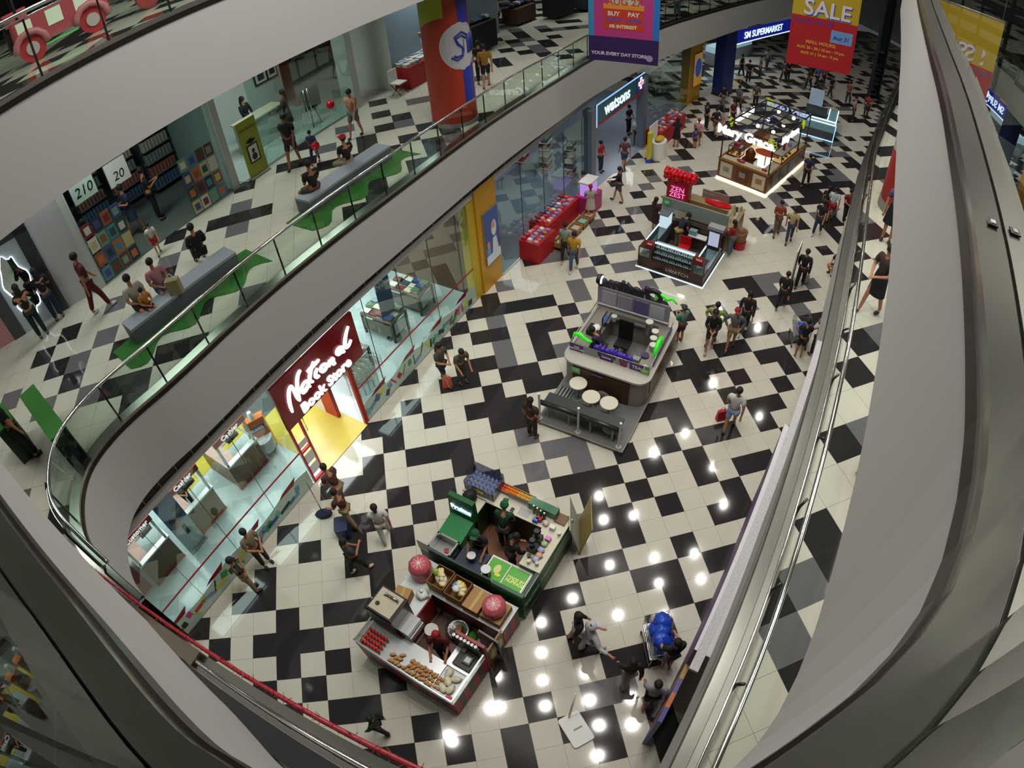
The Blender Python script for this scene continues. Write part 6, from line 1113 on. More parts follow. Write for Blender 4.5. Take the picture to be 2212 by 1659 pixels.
# ================================================================ people: one skinned body each, clothing and hair as its parts
SK = [cm(c, .6) for c in ('b27a58', '96603f', 'c48f6c')]
def skin(name, V, E, Rr, m_, parent):
    me = bpy.data.meshes.new(name); me.from_pydata(V, E, []); o = bpy.data.objects.new(name, me); COL.objects.link(o); o.parent = parent; me.materials.append(m_)
    md = o.modifiers.new('skin', 'SKIN'); md.use_smooth_shade = True; md.branch_smoothing = .3
    sv = me.skin_vertices[0].data if me.skin_vertices else me.skin_vertices.new().data
    for i, r in enumerate(Rr): sv[i].radius = (r, r); sv[i].use_root = (i == 0)
    sb = o.modifiers.new('sub', 'SUBSURF'); sb.levels = 1; sb.render_levels = 1; SKIN.append(o); return o
ARM = {'down': ((.03, -.01, -.17), (.035, .03, -.33)), 'fwd': ((.02, .06, -.15), (0, .2, -.2)), 'phone': ((.02, .03, -.17), (-.05, .15, -.12)), 'hold': ((.03, .04, -.16), (-.06, .15, -.2)), 'swf': ((.02, .06, -.16), (.02, .14, -.29)), 'swb': ((.03, -.07, -.16), (.03, -.08, -.33)), 'hip': ((.09, -.05, -.15), (.02, .04, -.24)), 'face': ((.03, .08, -.13), (-.07, .11, .0)), 'side': ((.14, .0, -.1), (.26, .06, -.08))}
def person(lab, P, to, h=1.62, pose='stand', arms='down', top='222222', bot='1c1d22', kind='pants', sleeve='short', hair='short', hc='17120f', shoe='2a2a2a', sk=0, lean=0.0, zoff=0.0):
    d = Vector((to[0]-P[0], to[1]-P[1], 0)); rz = math.atan2(d.y, d.x)-PI/2
    t = thing('person', lab, 'person', (P[0], P[1], P[2]+zoff), rz); H = h; m_ = SK[sk % 3]
    drop = {'stand': 0, 'walk': .01, 'sit': .26, 'cross': .44, 'squat': .3}[pose]; ca, sa = math.cos(lean), math.sin(lean)
    def up(x, y, z): z0 = .52-drop; y2 = y; zz = z-.52; return (x*H, (y2*ca+zz*sa)*H, (z0+zz*ca-y2*sa)*H)
    V = [up(0, 0, .53), up(0, 0, .62), up(0, -.005, .73), up(0, 0, .83), up(0, .005, .87), up(0, .012, .92), up(0, .01, .965), up(0, .055, .925)]; Rr = [r*H for r in (.062, .058, .064, .032, .03, .044, .038, .008)]; E_ = [(0, 1), (1, 2), (2, 3), (3, 4), (4, 5), (5, 6), (5, 7)]
    tV, tR, tE = V[:3], [x*1.22 for x in Rr[:3]], [(0, 1), (1, 2)]; bV, bR, bE = [V[0]], [Rr[0]*1.12], []
    ar = arms if isinstance(arms, tuple) else (arms, arms)
    for s_, a in ((-1, ar[0]), (1, ar[1])):
        if pose == 'walk' and a == 'down': a = 'swf' if s_ < 0 else 'swb'
        e, w = ARM[a]; S0 = (.105, 0, .80); n = len(V)
        pts = [up(s_*S0[0], 0, S0[2]), up(s_*(S0[0]+e[0]), e[1], S0[2]+e[2]), up(s_*(S0[0]+w[0]), w[1], S0[2]+w[2])]
        dv = (Vector(pts[2])-Vector(pts[1])).normalized(); palm = Vector(pts[2])+dv*.05*H; pts.append(tuple(palm)); V += pts; Rr += [r*H for r in (.036, .024, .016, .018)]; E_ += [(2, n), (n, n+1), (n+1, n+2), (n+2, n+3)]
        sx = Vector((1, 0, 0)); sx = (sx-dv*sx.dot(dv)).normalized(); nv = dv.cross(sx)
        for k in range(4): q = palm+sx*(k-1.5)*.011*H; l_ = (.04, .048, .045, .036)[k]*H; m2 = len(V); V += [tuple(q+dv*l_*.5), tuple(q+dv*l_+nv*.008*H*s_)]; Rr += [.0052*H, .0042*H]; E_ += [(n+3, m2), (m2, m2+1)]
        m2 = len(V); V += [tuple(Vector(pts[2])+dv*.03*H-sx*.022*H*s_)]; Rr += [.006*H]; E_ += [(n+2, m2)]
        k = len(tV); sh, el, wr = map(Vector, pts[:3]); tV += [tuple(sh), tuple(sh.lerp(el, .75 if sleeve == 'short' else 1))]; tR += [.05*H, .043*H if sleeve == 'short' else .034*H]; tE += [(2, k), (k, k+1)]
        if sleeve == 'long': tV += [tuple(el.lerp(wr, .95))]; tR += [.027*H]; tE += [(k+1, k+2)]
    z0 = .52-drop
    for s_ in (-1, 1):
        n = len(V)
        if pose == 'sit': L = [(s_*.055, .02, z0), (s_*.065, .24, z0+.005), (s_*.065, .25, .04), (s_*.07, .33, .02)]
        elif pose == 'cross': L = [(s_*.06, .02, z0-.02), (s_*.19, .16, z0-.02), (-s_*.02, .2+.03*s_, z0-.03), (-s_*.08, .2+.03*s_, z0-.04)]
        elif pose == 'squat': L = [(s_*.055, .02, z0), (s_*.09, .2, z0+.05), (s_*.08, .06, .04), (s_*.085, .15, .02)]
        else:
            f = (.13 if s_ > 0 else -.12) if pose == 'walk' else .0; L = [(s_*.05, 0, .49), (s_*.055, f*.55+.015, .275), (s_*.058, f, .045 if f >= 0 else .06), (s_*.065, f+.085, .018)]
        L = [(x*H, y*H, z*H) for x, y, z in L]; V += L; Rr += [r*H for r in (.05, .033, .021, .018)]; E_ += [(0, n), (n, n+1), (n+1, n+2), (n+2, n+3)]
        hp, kn, an, to_ = map(Vector, L); k = len(bV); bV += [tuple(hp)]; bR += [.06*H]; bE += [(0, k)]
        if kind == 'pants': bV += [tuple(kn), tuple(kn.lerp(an, .92))]; bR += [.045*H, .036*H]; bE += [(k, k+1), (k+1, k+2)]
        elif kind == 'shorts': bV += [tuple(hp.lerp(kn, .85))]; bR += [.052*H]; bE += [(k, k+1)]
        b = MB(); c_ = an.lerp(to_, .55); dd = (to_-an); b.ball((0, 0, 0), .045*H, 8, 6, .62, 1.25, .6); b.xf(Matrix.Translation((c_.x, c_.y, max(c_.z-.006*H, .028*H))) @ Matrix.Rotation(math.atan2(dd.y, dd.x)-PI/2, 4, 'Z')); b.obj('shoe', cm(shoe, .6), t)
    skin('body', V, E_, Rr, m_, t); skin('top', tV, tE, tR, cm(top, .8), t)
    if kind in ('pants', 'shorts'): skin('trousers' if kind == 'pants' else 'shorts', bV, bE, bR, cm(bot, .8), t)
    else: b = MB(); b.lathe((0, 0), [(.085*H, .6*H), (.1*H, .52*H), ((.13 if kind == 'skirt' else .12)*H, .3*H)], 16, 1, .75); b.obj('skirt', cm(bot, .8), t)
    hd = Vector(V[5]); hr = .06*H; b = MB()
    b.ball(tuple(hd+Vector((0, -.012*H, .022*H))), hr, 12, 8, .92, 1.0, 1.02)
    if hair == 'long': b.ball(tuple(hd+Vector((0, -.045*H, -.05*H))), hr*.9, 10, 8, .95, .55, 2.0)
    if hair in ('pony', 'bun'): b.ball(tuple(hd+Vector((0, -.06*H, -.01*H if hair == 'pony' else .03*H))), hr*.45, 8, 6, .8, .8, 2.2 if hair == 'pony' else 1)
    b.obj('hair', cm(hc, .7), t)
    if hair.startswith('cap'): b = MB(); b.lathe((hd.x, hd.y-.008*H), [(hr*1.08, hd.z+.02*H), (hr*.9, hd.z+.065*H), (.01, hd.z+.085*H)], 14); b.bx(hd.x-.04*H, hd.x+.04*H, hd.y+.04*H, hd.y+.1*H, hd.z+.022*H, hd.z+.03*H); b.obj('cap', cm(hair[3:], .7), t)
    b = MB(); [b.ball((hd.x+s_*.018*H, hd.y+.047*H, hd.z+.004*H), .006*H, 6, 4) for s_ in (-1, 1)]; b.obj('eyes', cm('1a1412', .3), t); b = MB(); b.ball((hd.x, hd.y+.044*H, hd.z-.026*H), .012*H, 6, 4, 1.2, .5, .35); b.obj('mouth', cm('7a3a34', .5), t)
    return t
P_ = person
# ground floor, near the bookstore
P_('person in white tee and pale blue shorts walking away with a red bag', (8.700,-2.694,0.000), (9.893,-1.010,-0.000), 1.75, 'walk', 'down', 'c9c9c9', '7f93b8', 'shorts')
P_('person in brown jumpsuit with long black hair beside the tea kiosk bench', (3.438,-1.584,0.000), (4.797,-0.282,-0.000), 1.6, 'stand', 'down', '3a221a', '2c1914', 'pants', 'short', 'long')
P_('person in dark grey tee and shorts beside the bookstore carrying an orange bag', (1.379,0.996,0.000), (1.963,0.433,-0.000), 1.65, 'walk', 'hold', '4a423a', '23242c', 'shorts')
P_('person in olive top bending over shopping beside the bookstore window', (1.892,0.904,0.000), (2.094,0.400,-0.000), 1.6, 'stand', 'fwd', '564c3c', '3a342c', 'pants', 'short', 'bun', lean=.4)
P_('cleaner in brown vest leaning forward with a mop near the bookstore entrance', (-1.693,-2.657,0.000), (-2.296,-2.096,0.000), 1.68, 'walk', 'fwd', '4a2c22', '8d7a58', 'pants', 'short', lean=.35)
P_('second cleaner in brown vest and khaki trousers pushing a mop bucket', (-1.532,-3.326,-0.000), (-2.116,-3.008,0.000), 1.62, 'walk', 'fwd', '47271e', '8a7856', 'pants', 'short', lean=.15)
P_('person all in white with a black ponytail walking past the cleaners', (-0.669,-3.898,0.000), (-0.860,-2.676,0.000), 1.6, 'walk', 'down', 'cfcfcc', 'c6c4be', 'pants', 'short', 'pony', shoe='c9c9c9')
P_('person in dark grey shirt looking at a phone near the green kiosk', (-1.424,-4.676,0.000), (-0.661,-4.098,0.000), 1.62, 'walk', ('down', 'phone'), '2f343c', '121214', 'pants', 'short', 'pony', shoe='c2b08a')
P_('guard in khaki shirt and brown trousers beside the bookstore window', (-3.846,-4.077,-0.000), (-3.065,-4.739,0.000), 1.7, 'stand', 'hold', '7a6a50', '2a1a18')
P_('person in dark brown shirt and khaki trousers blowing a silver balloon', (-4.159,-4.785,0.000), (-3.063,-3.952,0.000), 1.68, 'stand', 'face', '221614', '877a5e')
P_('child in dark green top walking near the bottom of the hall', (-1.212,-8.660,0.000), (-2.527,-8.299,0.000), 1.3, 'walk', 'down', '14281f', '15161a', 'pants', 'long', shoe='8a3a4a')
P_('person with long dark hair and white shorts beside the grey hoodie', (3.207,-7.399,0.000), (4.063,-7.447,0.000), 1.6, 'walk', 'down', '1c1614', 'b9b9c4', 'shorts', 'long', 'long')
P_('person in pale grey tracksuit and white cap reaching a hand out', (3.399,-7.672,0.000), (4.260,-7.500,0.000), 1.6, 'walk', ('hold', 'side'), 'a9a9b2', 'a9a9b2', 'pants', 'long', 'capc2c2c8', shoe='b9a090')
P_('person in black top and grey joggers behind the loaded trolley', (3.978,-8.599,0.000), (4.132,-7.580,0.000), 1.58, 'walk', 'down', '17100f', '9a9aa2', 'pants', 'long', 'long')
P_('person in dark green shirt pushing the trolley of blue bags', (4.906,-8.476,0.000), (4.919,-7.451,0.000), 1.68, 'stand', 'fwd', '131c18', '5f6a7f', 'shorts')
P_('person in light grey tee and black shorts nearest the stage print', (4.306,-9.180,0.000), (4.857,-8.010,0.000), 1.65, 'walk', 'down', '8a8a94', '17171c', 'shorts', shoe='c0a8a8')
# around the tea and watch kiosks
P_('child in teal shirt and cap standing at the right of the tea kiosk', (8.650,0.938,0.000), (8.431,1.882,0.000), 1.5, 'stand', 'phone', '4a9a86', '4a3038', 'shorts', 'short', 'cap3a3f40')
P_('person in lime green jacket walking behind the black hoodie', (9.654,0.737,0.000), (8.436,-0.833,-0.000), 1.62, 'walk', 'hip', '8fa04a', '1c1d20', 'pants', 'long', 'pony')
P_('person in black hoodie and green shorts walking toward the camera', (9.435,0.425,0.000), (8.564,-1.242,0.000), 1.62, 'walk', 'hold', '121214', '2f3a34', 'shorts', 'long', 'cap121214', shoe='b9a890')
P_('person in grey hoodie, red cap and khaki shorts walking in the group', (10.119,0.323,0.000), (9.104,-1.380,0.000), 1.65, 'walk', 'hip', '5f6468', '8a7a56', 'shorts', 'long', 'cap8a1a20')
P_('person in dark brown jacket at the right of the walking group', (10.884,0.935,0.000), (9.918,-0.621,0.000), 1.66, 'walk', 'down', '281a16', '15151a', 'pants', 'long', 'long', shoe='c9c9c6')
P_('taller person in black walking away with a white plastic bag', (14.041,2.574,0.000), (16.454,5.188,0.000), 1.72, 'walk', 'down', '111216', '111216', 'pants', 'long')
P_('shorter person in black walking away beside the taller one', (12.709,1.662,0.000), (15.120,4.145,0.000), 1.62, 'walk', 'down', '121318', '14151a', 'pants', 'long', shoe='c2b9b4')
P_('person in white cap squatting by the food poster', (15.945,3.022,0.000), (14.667,3.059,0.000), 1.55, 'squat', 'hold', '1a1a1e', '2a2026', 'shorts', 'short', 'capd0d0d4')
P_('person in black shorts leaning over the trolley with one blue bag', (12.154,-0.592,0.000), (12.855,0.856,-0.000), 1.6, 'stand', 'fwd', '131318', '131318', 'shorts', shoe='c9c9c9')
P_('person in white jacket touching the face beside the trolley', (12.720,-0.643,0.000), (12.714,-0.029,0.000), 1.58, 'stand', 'face', 'b9b2b0', '1c1a20', 'pants', 'long', 'bun')
P_('person in mustard yellow tee and jeans walking past the crates', (6.455,5.390,0.000), (5.519,3.079,0.000), 1.62, 'walk', 'down', 'b88f1a', '3f5468', 'pants', 'short', 'bun', shoe='c0c0c0')
P_('person in pale grey top walking behind the yellow tee', (6.313,6.010,0.000), (5.399,3.844,0.000), 1.62, 'walk', 'down', '8a9488', '1a1a22', 'pants', 'short', 'bun', shoe='b9a07a')
P_('person in maroon top shopping at the left of the watch kiosk', (10.101,7.048,0.000), (10.910,7.213,0.000), 1.55, 'stand', 'hold', '3a1a1e', '3a1a1e', 'skirt', 'short', 'long')
P_('person in red jacket and jeans at the right of the watch kiosk', (12.337,4.914,0.000), (11.826,5.700,0.000), 1.58, 'stand', 'phone', '8f1a22', '5a7088', 'pants', 'long', 'long', shoe='b9c0c8')
P_('staff in navy shirt and khaki trousers bending inside the watch kiosk', (10.524,5.723,0.000), (11.600,6.066,0.000), 1.65, 'stand', 'fwd', '141a30', '8a7a52', 'pants', lean=.7)
P_('staff in dark navy at the desk inside the watch kiosk', (11.226,5.667,0.000), (11.962,5.993,0.000), 1.55, 'stand', 'fwd', '10131f', '10131f', 'pants', lean=.5)
P_('person in rust cardigan over white top walking beside the cream tee', (14.939,5.870,0.000), (13.558,3.274,0.000), 1.62, 'walk', 'phone', '8a3a2a', '6a5038', 'pants', 'long', 'bun')
P_('person in cream printed tee and jeans walking', (15.200,5.296,0.000), (13.922,3.203,0.000), 1.64, 'walk', 'down', 'b0a47a', '2f3a56')
P_('person in black tee and jeans walking left near the railing', (16.796,5.606,0.000), (14.924,4.181,0.000), 1.66, 'walk', 'down', '131318', '1f2c44', 'pants', shoe='c9c9cc')
P_('person in white tee and red shorts carrying a blue shopping bag', (18.000,6.419,0.000), (20.247,9.280,0.000), 1.7, 'walk', 'down', 'b9c4d0', '8f1420', 'shorts')
P_('person in dark clothes beside the white tee and red shorts', (17.904,6.726,0.000), (19.984,9.305,0.000), 1.6, 'walk', 'down', '1c161c', '1c161c', 'pants', 'short', 'long')
P_('person in maroon top and black trousers by the far railing', (18.751,6.320,0.000), (18.212,4.922,0.000), 1.62, 'walk', 'hold', '7a1a2c', '15151c')
P_('person in blue polo walking past the cafe kiosk', (18.605,9.360,0.000), (16.367,7.313,0.000), 1.7, 'walk', 'down', '16224a', '131318')
# by the pharmacy
P_('person in cream top and skirt with a red hair ribbon', (7.981,8.531,0.000), (8.255,10.471,0.000), 1.58, 'walk', 'hold', 'a8a090', 'b8b0a0', 'skirt', 'short', 'pony', 'a01420')
P_('person in pink top and red bag at the sale tables', (8.039,9.723,0.000), (7.588,10.239,0.000), 1.55, 'stand', 'fwd', 'c07a90', 'a8303a', 'skirt', 'short', 'bun')
P_('person in black hoodie and grey shorts walking from the pharmacy', (9.495,9.519,0.000), (8.705,9.950,0.000), 1.68, 'walk', 'fwd', '14151a', '4a4a4c', 'shorts', 'long')
P_('staff in red shirt at the pharmacy door', (9.570,12.249,0.000), (10.122,11.746,0.000), 1.6, 'stand', 'hold', 'a8141c', '2a2a34')
P_('person in maroon and grey top with denim shorts entering the pharmacy', (10.696,12.265,0.000), (10.842,14.568,0.000), 1.65, 'walk', 'down', '5a3a44', '2f3a5a', 'shorts')
P_('person in white shirt carrying a large white bag by the pillar', (12.089,14.401,0.000), (12.060,16.003,-0.000), 1.68, 'stand', 'down', 'c0c4c4', '1c1d24')
P_('person in dark vest inside the pharmacy entrance', (12.222,15.969,-0.000), (12.781,15.268,0.000), 1.65, 'stand', 'hold', '22262a', '1c1d22')
P_('person in black dress at the farthest sale table', (14.016,14.034,0.000), (14.652,16.112,0.000), 1.6, 'stand', 'fwd', '151216', '151216', 'skirt', 'short', 'long')
P_('person in pink shirt and red cap with a child', (15.070,13.862,0.000), (16.403,15.851,0.000), 1.6, 'walk', 'down', 'b8808c', '5a3a3a', 'shorts', 'short', 'capa01a20')
P_('child with a blue backpack beside the pink shirt', (14.905,13.780,0.000), (15.884,15.323,0.000), 1.1, 'stand', 'down', '2a3a7a', '4a2a30', 'shorts')
for k, (q, c, b_, lab) in enumerate((((16.506,15.838,0.000), '15151c', '15151c', 'tall person in black beside the sale table end'), ((16.662,15.102,0.000), '1c1a20', '6a4a3a', 'person in black top and shorts by the cafe'), ((16.879,14.726,0.000), 'a08a86', 'a08a86', 'person in beige dress by the cafe'), ((18.125,15.955,0.000), '5a1a22', '1c1a20', 'person in maroon top behind the cafe'), ((19.557,17.979,0.000), '5a5f6a', '15171c', 'person in grey shirt walking toward the supermarket'), ((18.843,18.459,-0.000), '1a1c24', '5f6468', 'person in dark top beside the blue pillar'), ((20.954,18.373,0.000), '3a4a3a', '1a1c24', 'person in olive top behind the cafe pergola'), ((23.071,23.937,0.000), '1a1c22', '15171c', 'person in black just inside the supermarket'), ((22.855,22.601,0.000), '14161c', '14161c', 'second person in black just inside the supermarket'), ((24.240,23.465,0.000), '5a5f64', '2a2c34', 'person in grey inside the supermarket'), ((25.924,25.362,0.000), '8a8f94', '3a4a5a', 'person at the food counter'), ((25.653,22.763,0.000), '3a3f46', '22242a', 'person at the right of the supermarket entrance'), ((26.146,22.949,0.000), '15161c', '15161c', 'person in black at the right of the supermarket entrance'), ((26.795,21.348,0.000), '1c1a20', '15161c', 'person under the sale banner in black'), ((27.758,21.798,0.000), '3f6aa8', '2a2c34', 'person under the sale banner in blue'), ((28.638,22.264,0.000), '8a4a5a', '2a2028', 'person under the sale banner in rose'), ((27.659,20.018,0.000), '15161c', '2a2620', 'person in black standing behind the jewellery kiosk'), ((28.421,19.058,0.000), '7a4a3a', '3a2a2a', 'person in brown at the jewellery kiosk'), ((26.794,16.425,0.000), 'b88a8c', '22242c', 'person in pink tee right of the jewellery kiosk'), ((28.235,16.920,0.000), '8f2a2c', '3a3230', 'person in red tee near the lift'))):
    P_(lab, q, (q[0]+math.cos(k*1.7), q[1]+math.sin(k*1.7)), 1.58+.03*(k % 5), 'walk' if k % 3 else 'stand', 'down', c, b_, 'pants' if k not in (1, 2) else ('shorts' if k == 1 else 'skirt'), 'short', 'short' if k % 2 else 'bun', sk=k)
# kiosk staff
P_('staff in green cap and black shirt at the blue tub of the green kiosk', FR.w(.72, 1.55, .012), FR.w(.3, 1.45), 1.62, 'stand', 'fwd', '14181a', '14181a', 'pants', 'short', 'cap0c5a34', lean=.2)
P_('staff in dark green shirt working at the back of the green kiosk', FR.w(1.3, 1.3, .012), FR.w(1.7, 1.4), 1.6, 'stand', 'fwd', '0c3a24', '15161a', 'pants', 'short', 'cap0c5a34', lean=.4)
P_('staff in black with a hair bun behind the freezer of the green kiosk', FR.w(.85, .85, .012), FR.w(1.2, .6), 1.55, 'stand', 'fwd', '121416', '121416', 'pants', 'long', 'bun', lean=.3)
P_('vendor with red dyed hair at the counter of the striped kiosk', BK.w(.95, .95, .015), BK.w(.3, .6), 1.55, 'stand', 'fwd', '5a1a1c', '2a3a6a', 'pants', 'short', 'long', 'a0141a')
P_('staff in purple apron bending in the tea kiosk', CT.w(.75, 2.6, .16), CT.w(.3, 2.6), 1.55, 'stand', 'fwd', '2a2036', '1a181c', 'pants', 'long', lean=.6)
P_('cashier in white shirt behind the middle cashier counter', BS.w(2.3, 2.6, .012), BS.w(2.3, 1.0), 1.5, 'stand', 'hold', 'c0c6c8', '22242a')
# middle storey
P_('person in black taking a photo toward the mirror with raised hands', (-7.821,-0.937,6.000), (-9.475,1.254,6.000), 1.62, 'stand', 'face', '131417', '14221f', 'pants', 'long', 'long')
P_('person in dark jeans with long black hair at the photo booth', (-7.546,-0.380,6.000), (-9.074,1.513,6.000), 1.58, 'stand', 'phone', '14161c', '1d2540', 'pants', 'short', 'long')
P_('person in maroon overalls walking with a black waist bag', (-6.196,-0.528,6.000), (-5.413,0.299,6.000), 1.72, 'walk', 'down', '5a1420', '5a1018', 'pants', 'short', shoe='c9c9c9')
P_('toddler in white shirt and red shorts outside the upper shop', (-5.133,1.416,6.000), (-4.318,0.070,6.000), .95, 'walk', 'down', 'cfcfcc', 'a8141c', 'shorts', sk=2)
P_('person in white tee sitting at the near end of the first bench', (-4.722,-1.287,6.000), (-3.696,-2.310,6.000), 1.65, 'sit', 'hold', 'a8a498', '1c1e24', 'shorts', shoe='c2c2bc')
P_('child in orange top on the lap at the near end of the bench', (-4.443,-1.467,6.180), (-3.522,-2.362,6.000), 1.0, 'sit', 'hold', 'b0701a', '3a1a1c', 'shorts')
P_('person in pink tee sitting on the first bench beside a beige bag', (-4.305,-0.810,6.000), (-3.404,-1.894,6.000), 1.6, 'sit', 'hold', 'b07a82', '4a5a7a', 'shorts', 'short', 'bun')
P_('person in black long sleeves sitting at the far end of the first bench', (-3.549,0.241,6.000), (-4.473,1.736,6.000), 1.62, 'sit', 'hold', '0f1013', '15161a', 'pants', 'long')
P_('person in black tee and maroon shorts walking with a small child', (-1.729,4.577,6.000), (-2.092,3.050,6.000), 1.7, 'walk', 'down', '121316', '3a1a2a', 'shorts', sk=1)
P_('small child in blue and red holding a red balloon', (-1.126,4.523,6.000), (-1.474,3.295,6.000), 1.05, 'walk', 'down', '2a2a5a', '1f2a44', 'pants', shoe='b02a2a')
P_('person in peach blouse and grey trousers walking past the studio', (0.026,5.862,6.000), (-0.526,4.929,6.000), 1.58, 'walk', 'down', 'b88468', '5f6468', 'shorts', 'short', 'bun')
P_('person in red cap sitting cross-legged at the far end of the second bench', (-0.096,3.193,6.400), (-0.888,4.162,6.000), 1.6, 'cross', 'phone', '131316', '8a7f68', 'pants', 'short', 'capb01420', zoff=-.06)
P_('person in black printed tee sitting cross-legged at the near end of the bench', (-0.900,1.970,6.400), (-1.688,2.863,6.000), 1.65, 'cross', 'phone', '121214', '3a2a26', 'shorts', sk=1, zoff=-.06)
P_('person in mustard tee and black shorts walking beyond the column', (4.320,8.311,6.000), (4.822,12.923,6.000), 1.6, 'walk', 'down', '9a761c', '121214', 'shorts', 'short', 'bun')
P_('person in black carrying a bag beside the mustard tee', (4.216,8.868,6.000), (4.648,13.009,6.000), 1.6, 'walk', 'down', '141316', '141316', 'pants', 'short', 'short')
P_('staff in yellow shirt sorting clothes at the black rack', (5.572,16.549,6.000), (4.965,15.236,6.000), 1.65, 'stand', 'fwd', 'a8981c', '2a3a5a')
P_('staff in white long sleeved shirt and dark trousers at the rack', (6.005,15.771,6.000), (5.465,15.861,6.000), 1.7, 'stand', 'down', 'a8b4bc', '15171c', 'pants', 'long')
P_('person in dark veil at the studio counter', PS.w(2.3, 2.2, .02), PS.w(2.5, 1.0), 1.6, 'stand', 'hold', '14161c', '14161c', 'skirt', 'long', 'long')
P_('person in grey brown coat leaning on the studio counter', PS.w(2.9, .9, .02), PS.w(2.4, 1.6), 1.6, 'stand', 'fwd', '3a3a34', '2a2a28', 'skirt', 'long', 'long')
P_('person in navy sleeveless top browsing inside the upper shop', LA.w(1.9, 1.3, .02), LA.w(1.2, 1.3), 1.6, 'walk', 'phone', '1f2a44', '22344a', 'skirt', 'short', 'bun')
P_('person in black reading inside the upper shop doorway', LA.w(2.6, 1.2, .02), LA.w(3.2, 1.0), 1.72, 'stand', 'phone', '101114', '101114')
P_('staff in red vest behind the poster covered window', LA.w(.4, .7, .02), LA.w(.0, .2), 1.6, 'stand', 'hold', '6a1a24', '3a141c')
P_('person dressed in black leaning an arm on the green turf partition', (-6.556,-4.747,6.000), (-6.202,-4.178,6.000), 1.7, 'stand', ('side', 'down'), '0c0d0f', '0d0e10')
P_('staff in brown uniform and dark skirt on the opposite walkway', (9.573,-4.978,6.000), (8.877,-5.038,6.000), 1.62, 'walk', 'hold', '38261f', '14161b', 'skirt', 'short', 'short')
P_('person in black skirt half hidden behind the nearest white slab edge', (11.667,-2.844,6.000), (10.886,-3.445,6.000), 1.6, 'stand', 'down', '5a4a6a', '101014', 'skirt', 'short', 'long')
P_('person in sandals mostly hidden by the nearest white slab edge', (7.513,-8.166,6.000), (6.950,-8.430,6.000), 1.6, 'walk', 'down', '5a2f24', '2a1a18', 'shorts', shoe='8a8a5a')
P_('person in jeans on the far walkway beyond the pink banner', (14.809,16.607,6.000), (15.994,18.214,6.000), 1.68, 'stand', 'down', '4a5560', '3a4a5a')
# ---------------------------------------------------------------- carried and pushed things
def cart(P, to, lab, n):
    d = Vector((to[0]-P[0], to[1]-P[1], 0)); rz = math.atan2(d.y, d.x)-PI/2; t = thing('shopping_trolley', lab, 'trolley', (P[0], P[1], 0), rz)
    b = MB(); [b.tube([(-.26, -.4, z), (.26, -.4, z), (.24, .45, z), (-.24, .45, z)], .009, 5, closed=True) for z in (.45, .62, .8, .95)]; [b.tube([(x, y, .45), (x, y, .95)], .006, 4) for x in (-.25, .25) for y in (-.4, -.2, 0, .2, .4)]; b.bx(-.25, .25, -.4, .44, .44, .455); b.obj('wire_basket', SILV, t)
    b = MB(); b.tube([(-.24, .4, .1), (-.24, -.42, .12), (-.26, -.5, 1.02), (.26, -.5, 1.02), (.24, -.42, .12), (.24, .4, .1)], .013, 6); b.obj('frame', SILV, t); [MB().ball((x, y, .06), .06, 8, 6, .4, 1, 1).obj('wheel', BLK, t) for x in (-.24, .24) for y in (-.38, .38)]
    for k in range(n): o = MB().ball((0, 0, .12), .2, 9, 7, 1, 1, .85, .22).obj('plastic_bag', cm('1c46b8' if k < n-1 or n == 1 else 'c9b8bc', .35)); c_ = Vector((R_.uniform(-.1, .1), -.25+.6*k/max(n-1, 1), .62+.2*(k % 2))); c_.rotate(Euler((0, 0, rz))); o.location = (P[0]+c_.x, P[1]+c_.y, c_.z); tag(o, ('blue' if k < n-1 or n == 1 else 'pale')+' plastic shopping bag heaped in the '+lab, 'bag', 'bags in the '+lab)
cart((4.808,-7.995,0.000), (4.900,-6.973,0.000), 'trolley in front of the dark green shirt', 7); cart((12.560,0.118,0.000), (13.027,1.056,0.000), 'trolley near the far stage corner', 1)
for lab, P, c, nm in (('red shopping bag carried by the person in pale blue shorts', (8.660,-2.255,-0.000), 'a8141c', 'carry_bag'), ('orange and pink bag carried beside the bookstore', (1.443,0.846,0.000), 'c04a3a', 'carry_bag'), ('white plastic bag carried by the taller person in black', (14.476,2.817,-0.000), 'c0c8d2', 'carry_bag'), ('large white bag with blue print by the pharmacy pillar', (11.722,14.643,0.000), 'c9d0d8', 'carry_bag'), ('blue shopping bag beside the red shorts', (18.537,6.830,0.000), '6f96c8', 'carry_bag')):
    t = thing(nm, lab, 'bag', (P[0], P[1], .02)); MB().prism(rrect(-.15, .15, -.08, .08, .04), 0, .34, rrect(-.13, .13, -.05, .05, .03)).obj('bag', cm(c, .5), t); MB().tube([(-.08, 0, .34), (-.05, 0, .46), (.05, 0, .46), (.08, 0, .34)], .008, 5).obj('handle', cm(c, .5), t)
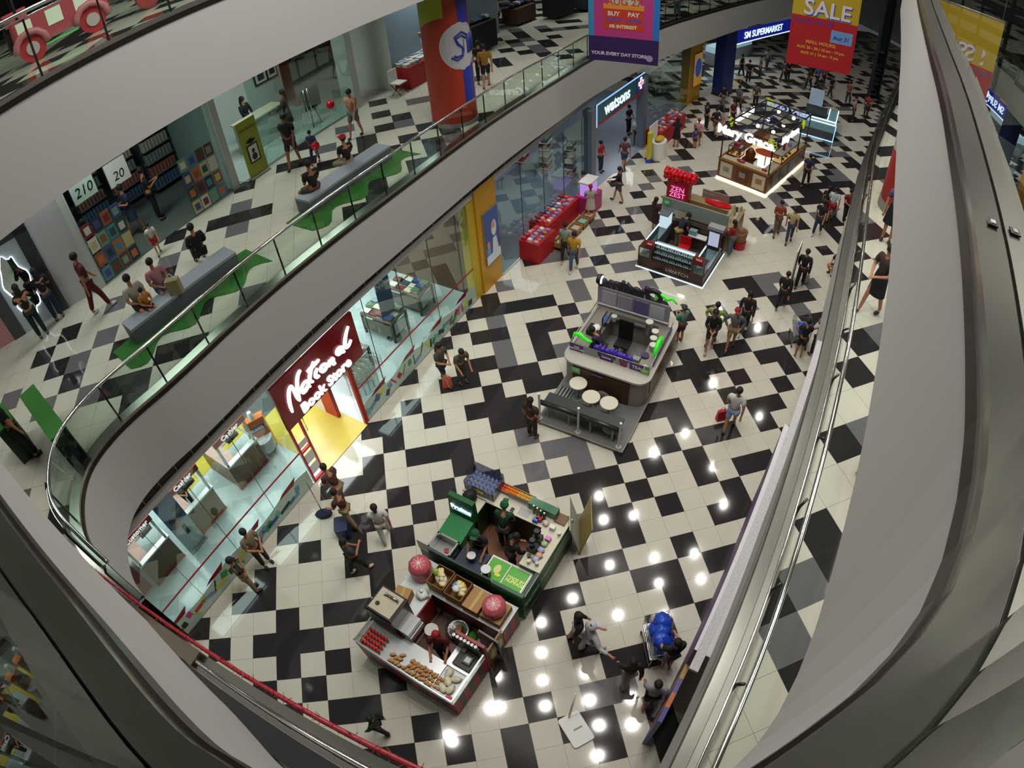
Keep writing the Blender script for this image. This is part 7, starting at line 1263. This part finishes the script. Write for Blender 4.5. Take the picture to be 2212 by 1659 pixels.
t = thing('tote_bag', 'beige tote bag beside the pink tee on the first bench', 'bag', (-3.785,-1.229,6.420)); MB().prism(rrect(-.16, .16, -.09, .09, .04), 0, .36).obj('bag', cm('8f8260', .7), t); MB().tube([(-.1, 0, .36), (0, 0, .5), (.1, 0, .36)], .01, 5).obj('handle', WHT, t)
for lab, P in (('mop with a dark blue string head beside the cleaners', (-2.303,-2.860,-0.000)),):
    t = thing('mop', lab, 'mop', P); MB().ball((0, 0, .05), .22, 10, 6, 1.1, .7, .25, .2).obj('mop_head', cm('1c2340', .9), t); MB().tube([(0, 0, .06), (-.1, .25, 1.35)], .014, 6).obj('pole', SILV, t)
t = thing('mop_bucket', 'dark blue mop bucket in front of the second cleaner', 'bucket', (-1.759,-3.492,-0.000)); MB().prism(rrect(-.17, .17, -.22, .22, .05), .05, .42).obj('bucket', cm('1a2450', .5), t); [MB().ball((x, y, .03), .03, 6, 5).obj('wheel', BLK, t) for x in (-.14, .14) for y in (-.18, .18)]
for lab, q, z in (('red balloon held by the peach blouse', (-0.621,6.385,6.000), 1.0), ('red balloon held by the small child', (-1.042,4.482,6.000), .55)): t = thing('balloon', lab, 'balloon', (q[0], q[1], q[2]+z)); MB().ball((0, 0, 0), .13, 12, 9, 1, 1, 1.1).obj('balloon', MATS['balloon_red'], t); MB().tube([(0, 0, -.14), (0, 0, -.4)], .004, 4).obj('string', WHT, t)

# ---------------------------------------------------------------- lettering and skinned figures become plain meshes
bpy.context.view_layer.update()
dg = bpy.context.evaluated_depsgraph_get()
baked = []
for o in TXT + SKIN:
    ev = o.evaluated_get(dg); me = bpy.data.meshes.new_from_object(ev); baked.append((o, me))
for o, me in baked:
    if o.type == 'FONT':
        n = bpy.data.objects.new(o.name, me); nm = o.name; COL.objects.link(n); n.parent = o.parent
        n.location = o.location; n.rotation_euler = o.rotation_euler; n.scale = o.scale
        for k in ('label', 'category', 'group', 'kind'):
            if k in o: n[k] = o[k]
        bpy.data.objects.remove(o); n.name = nm
    else:
        o.modifiers.clear(); ms = [s for s in o.data.materials]; o.data = me
        for p in me.polygons: p.use_smooth = True
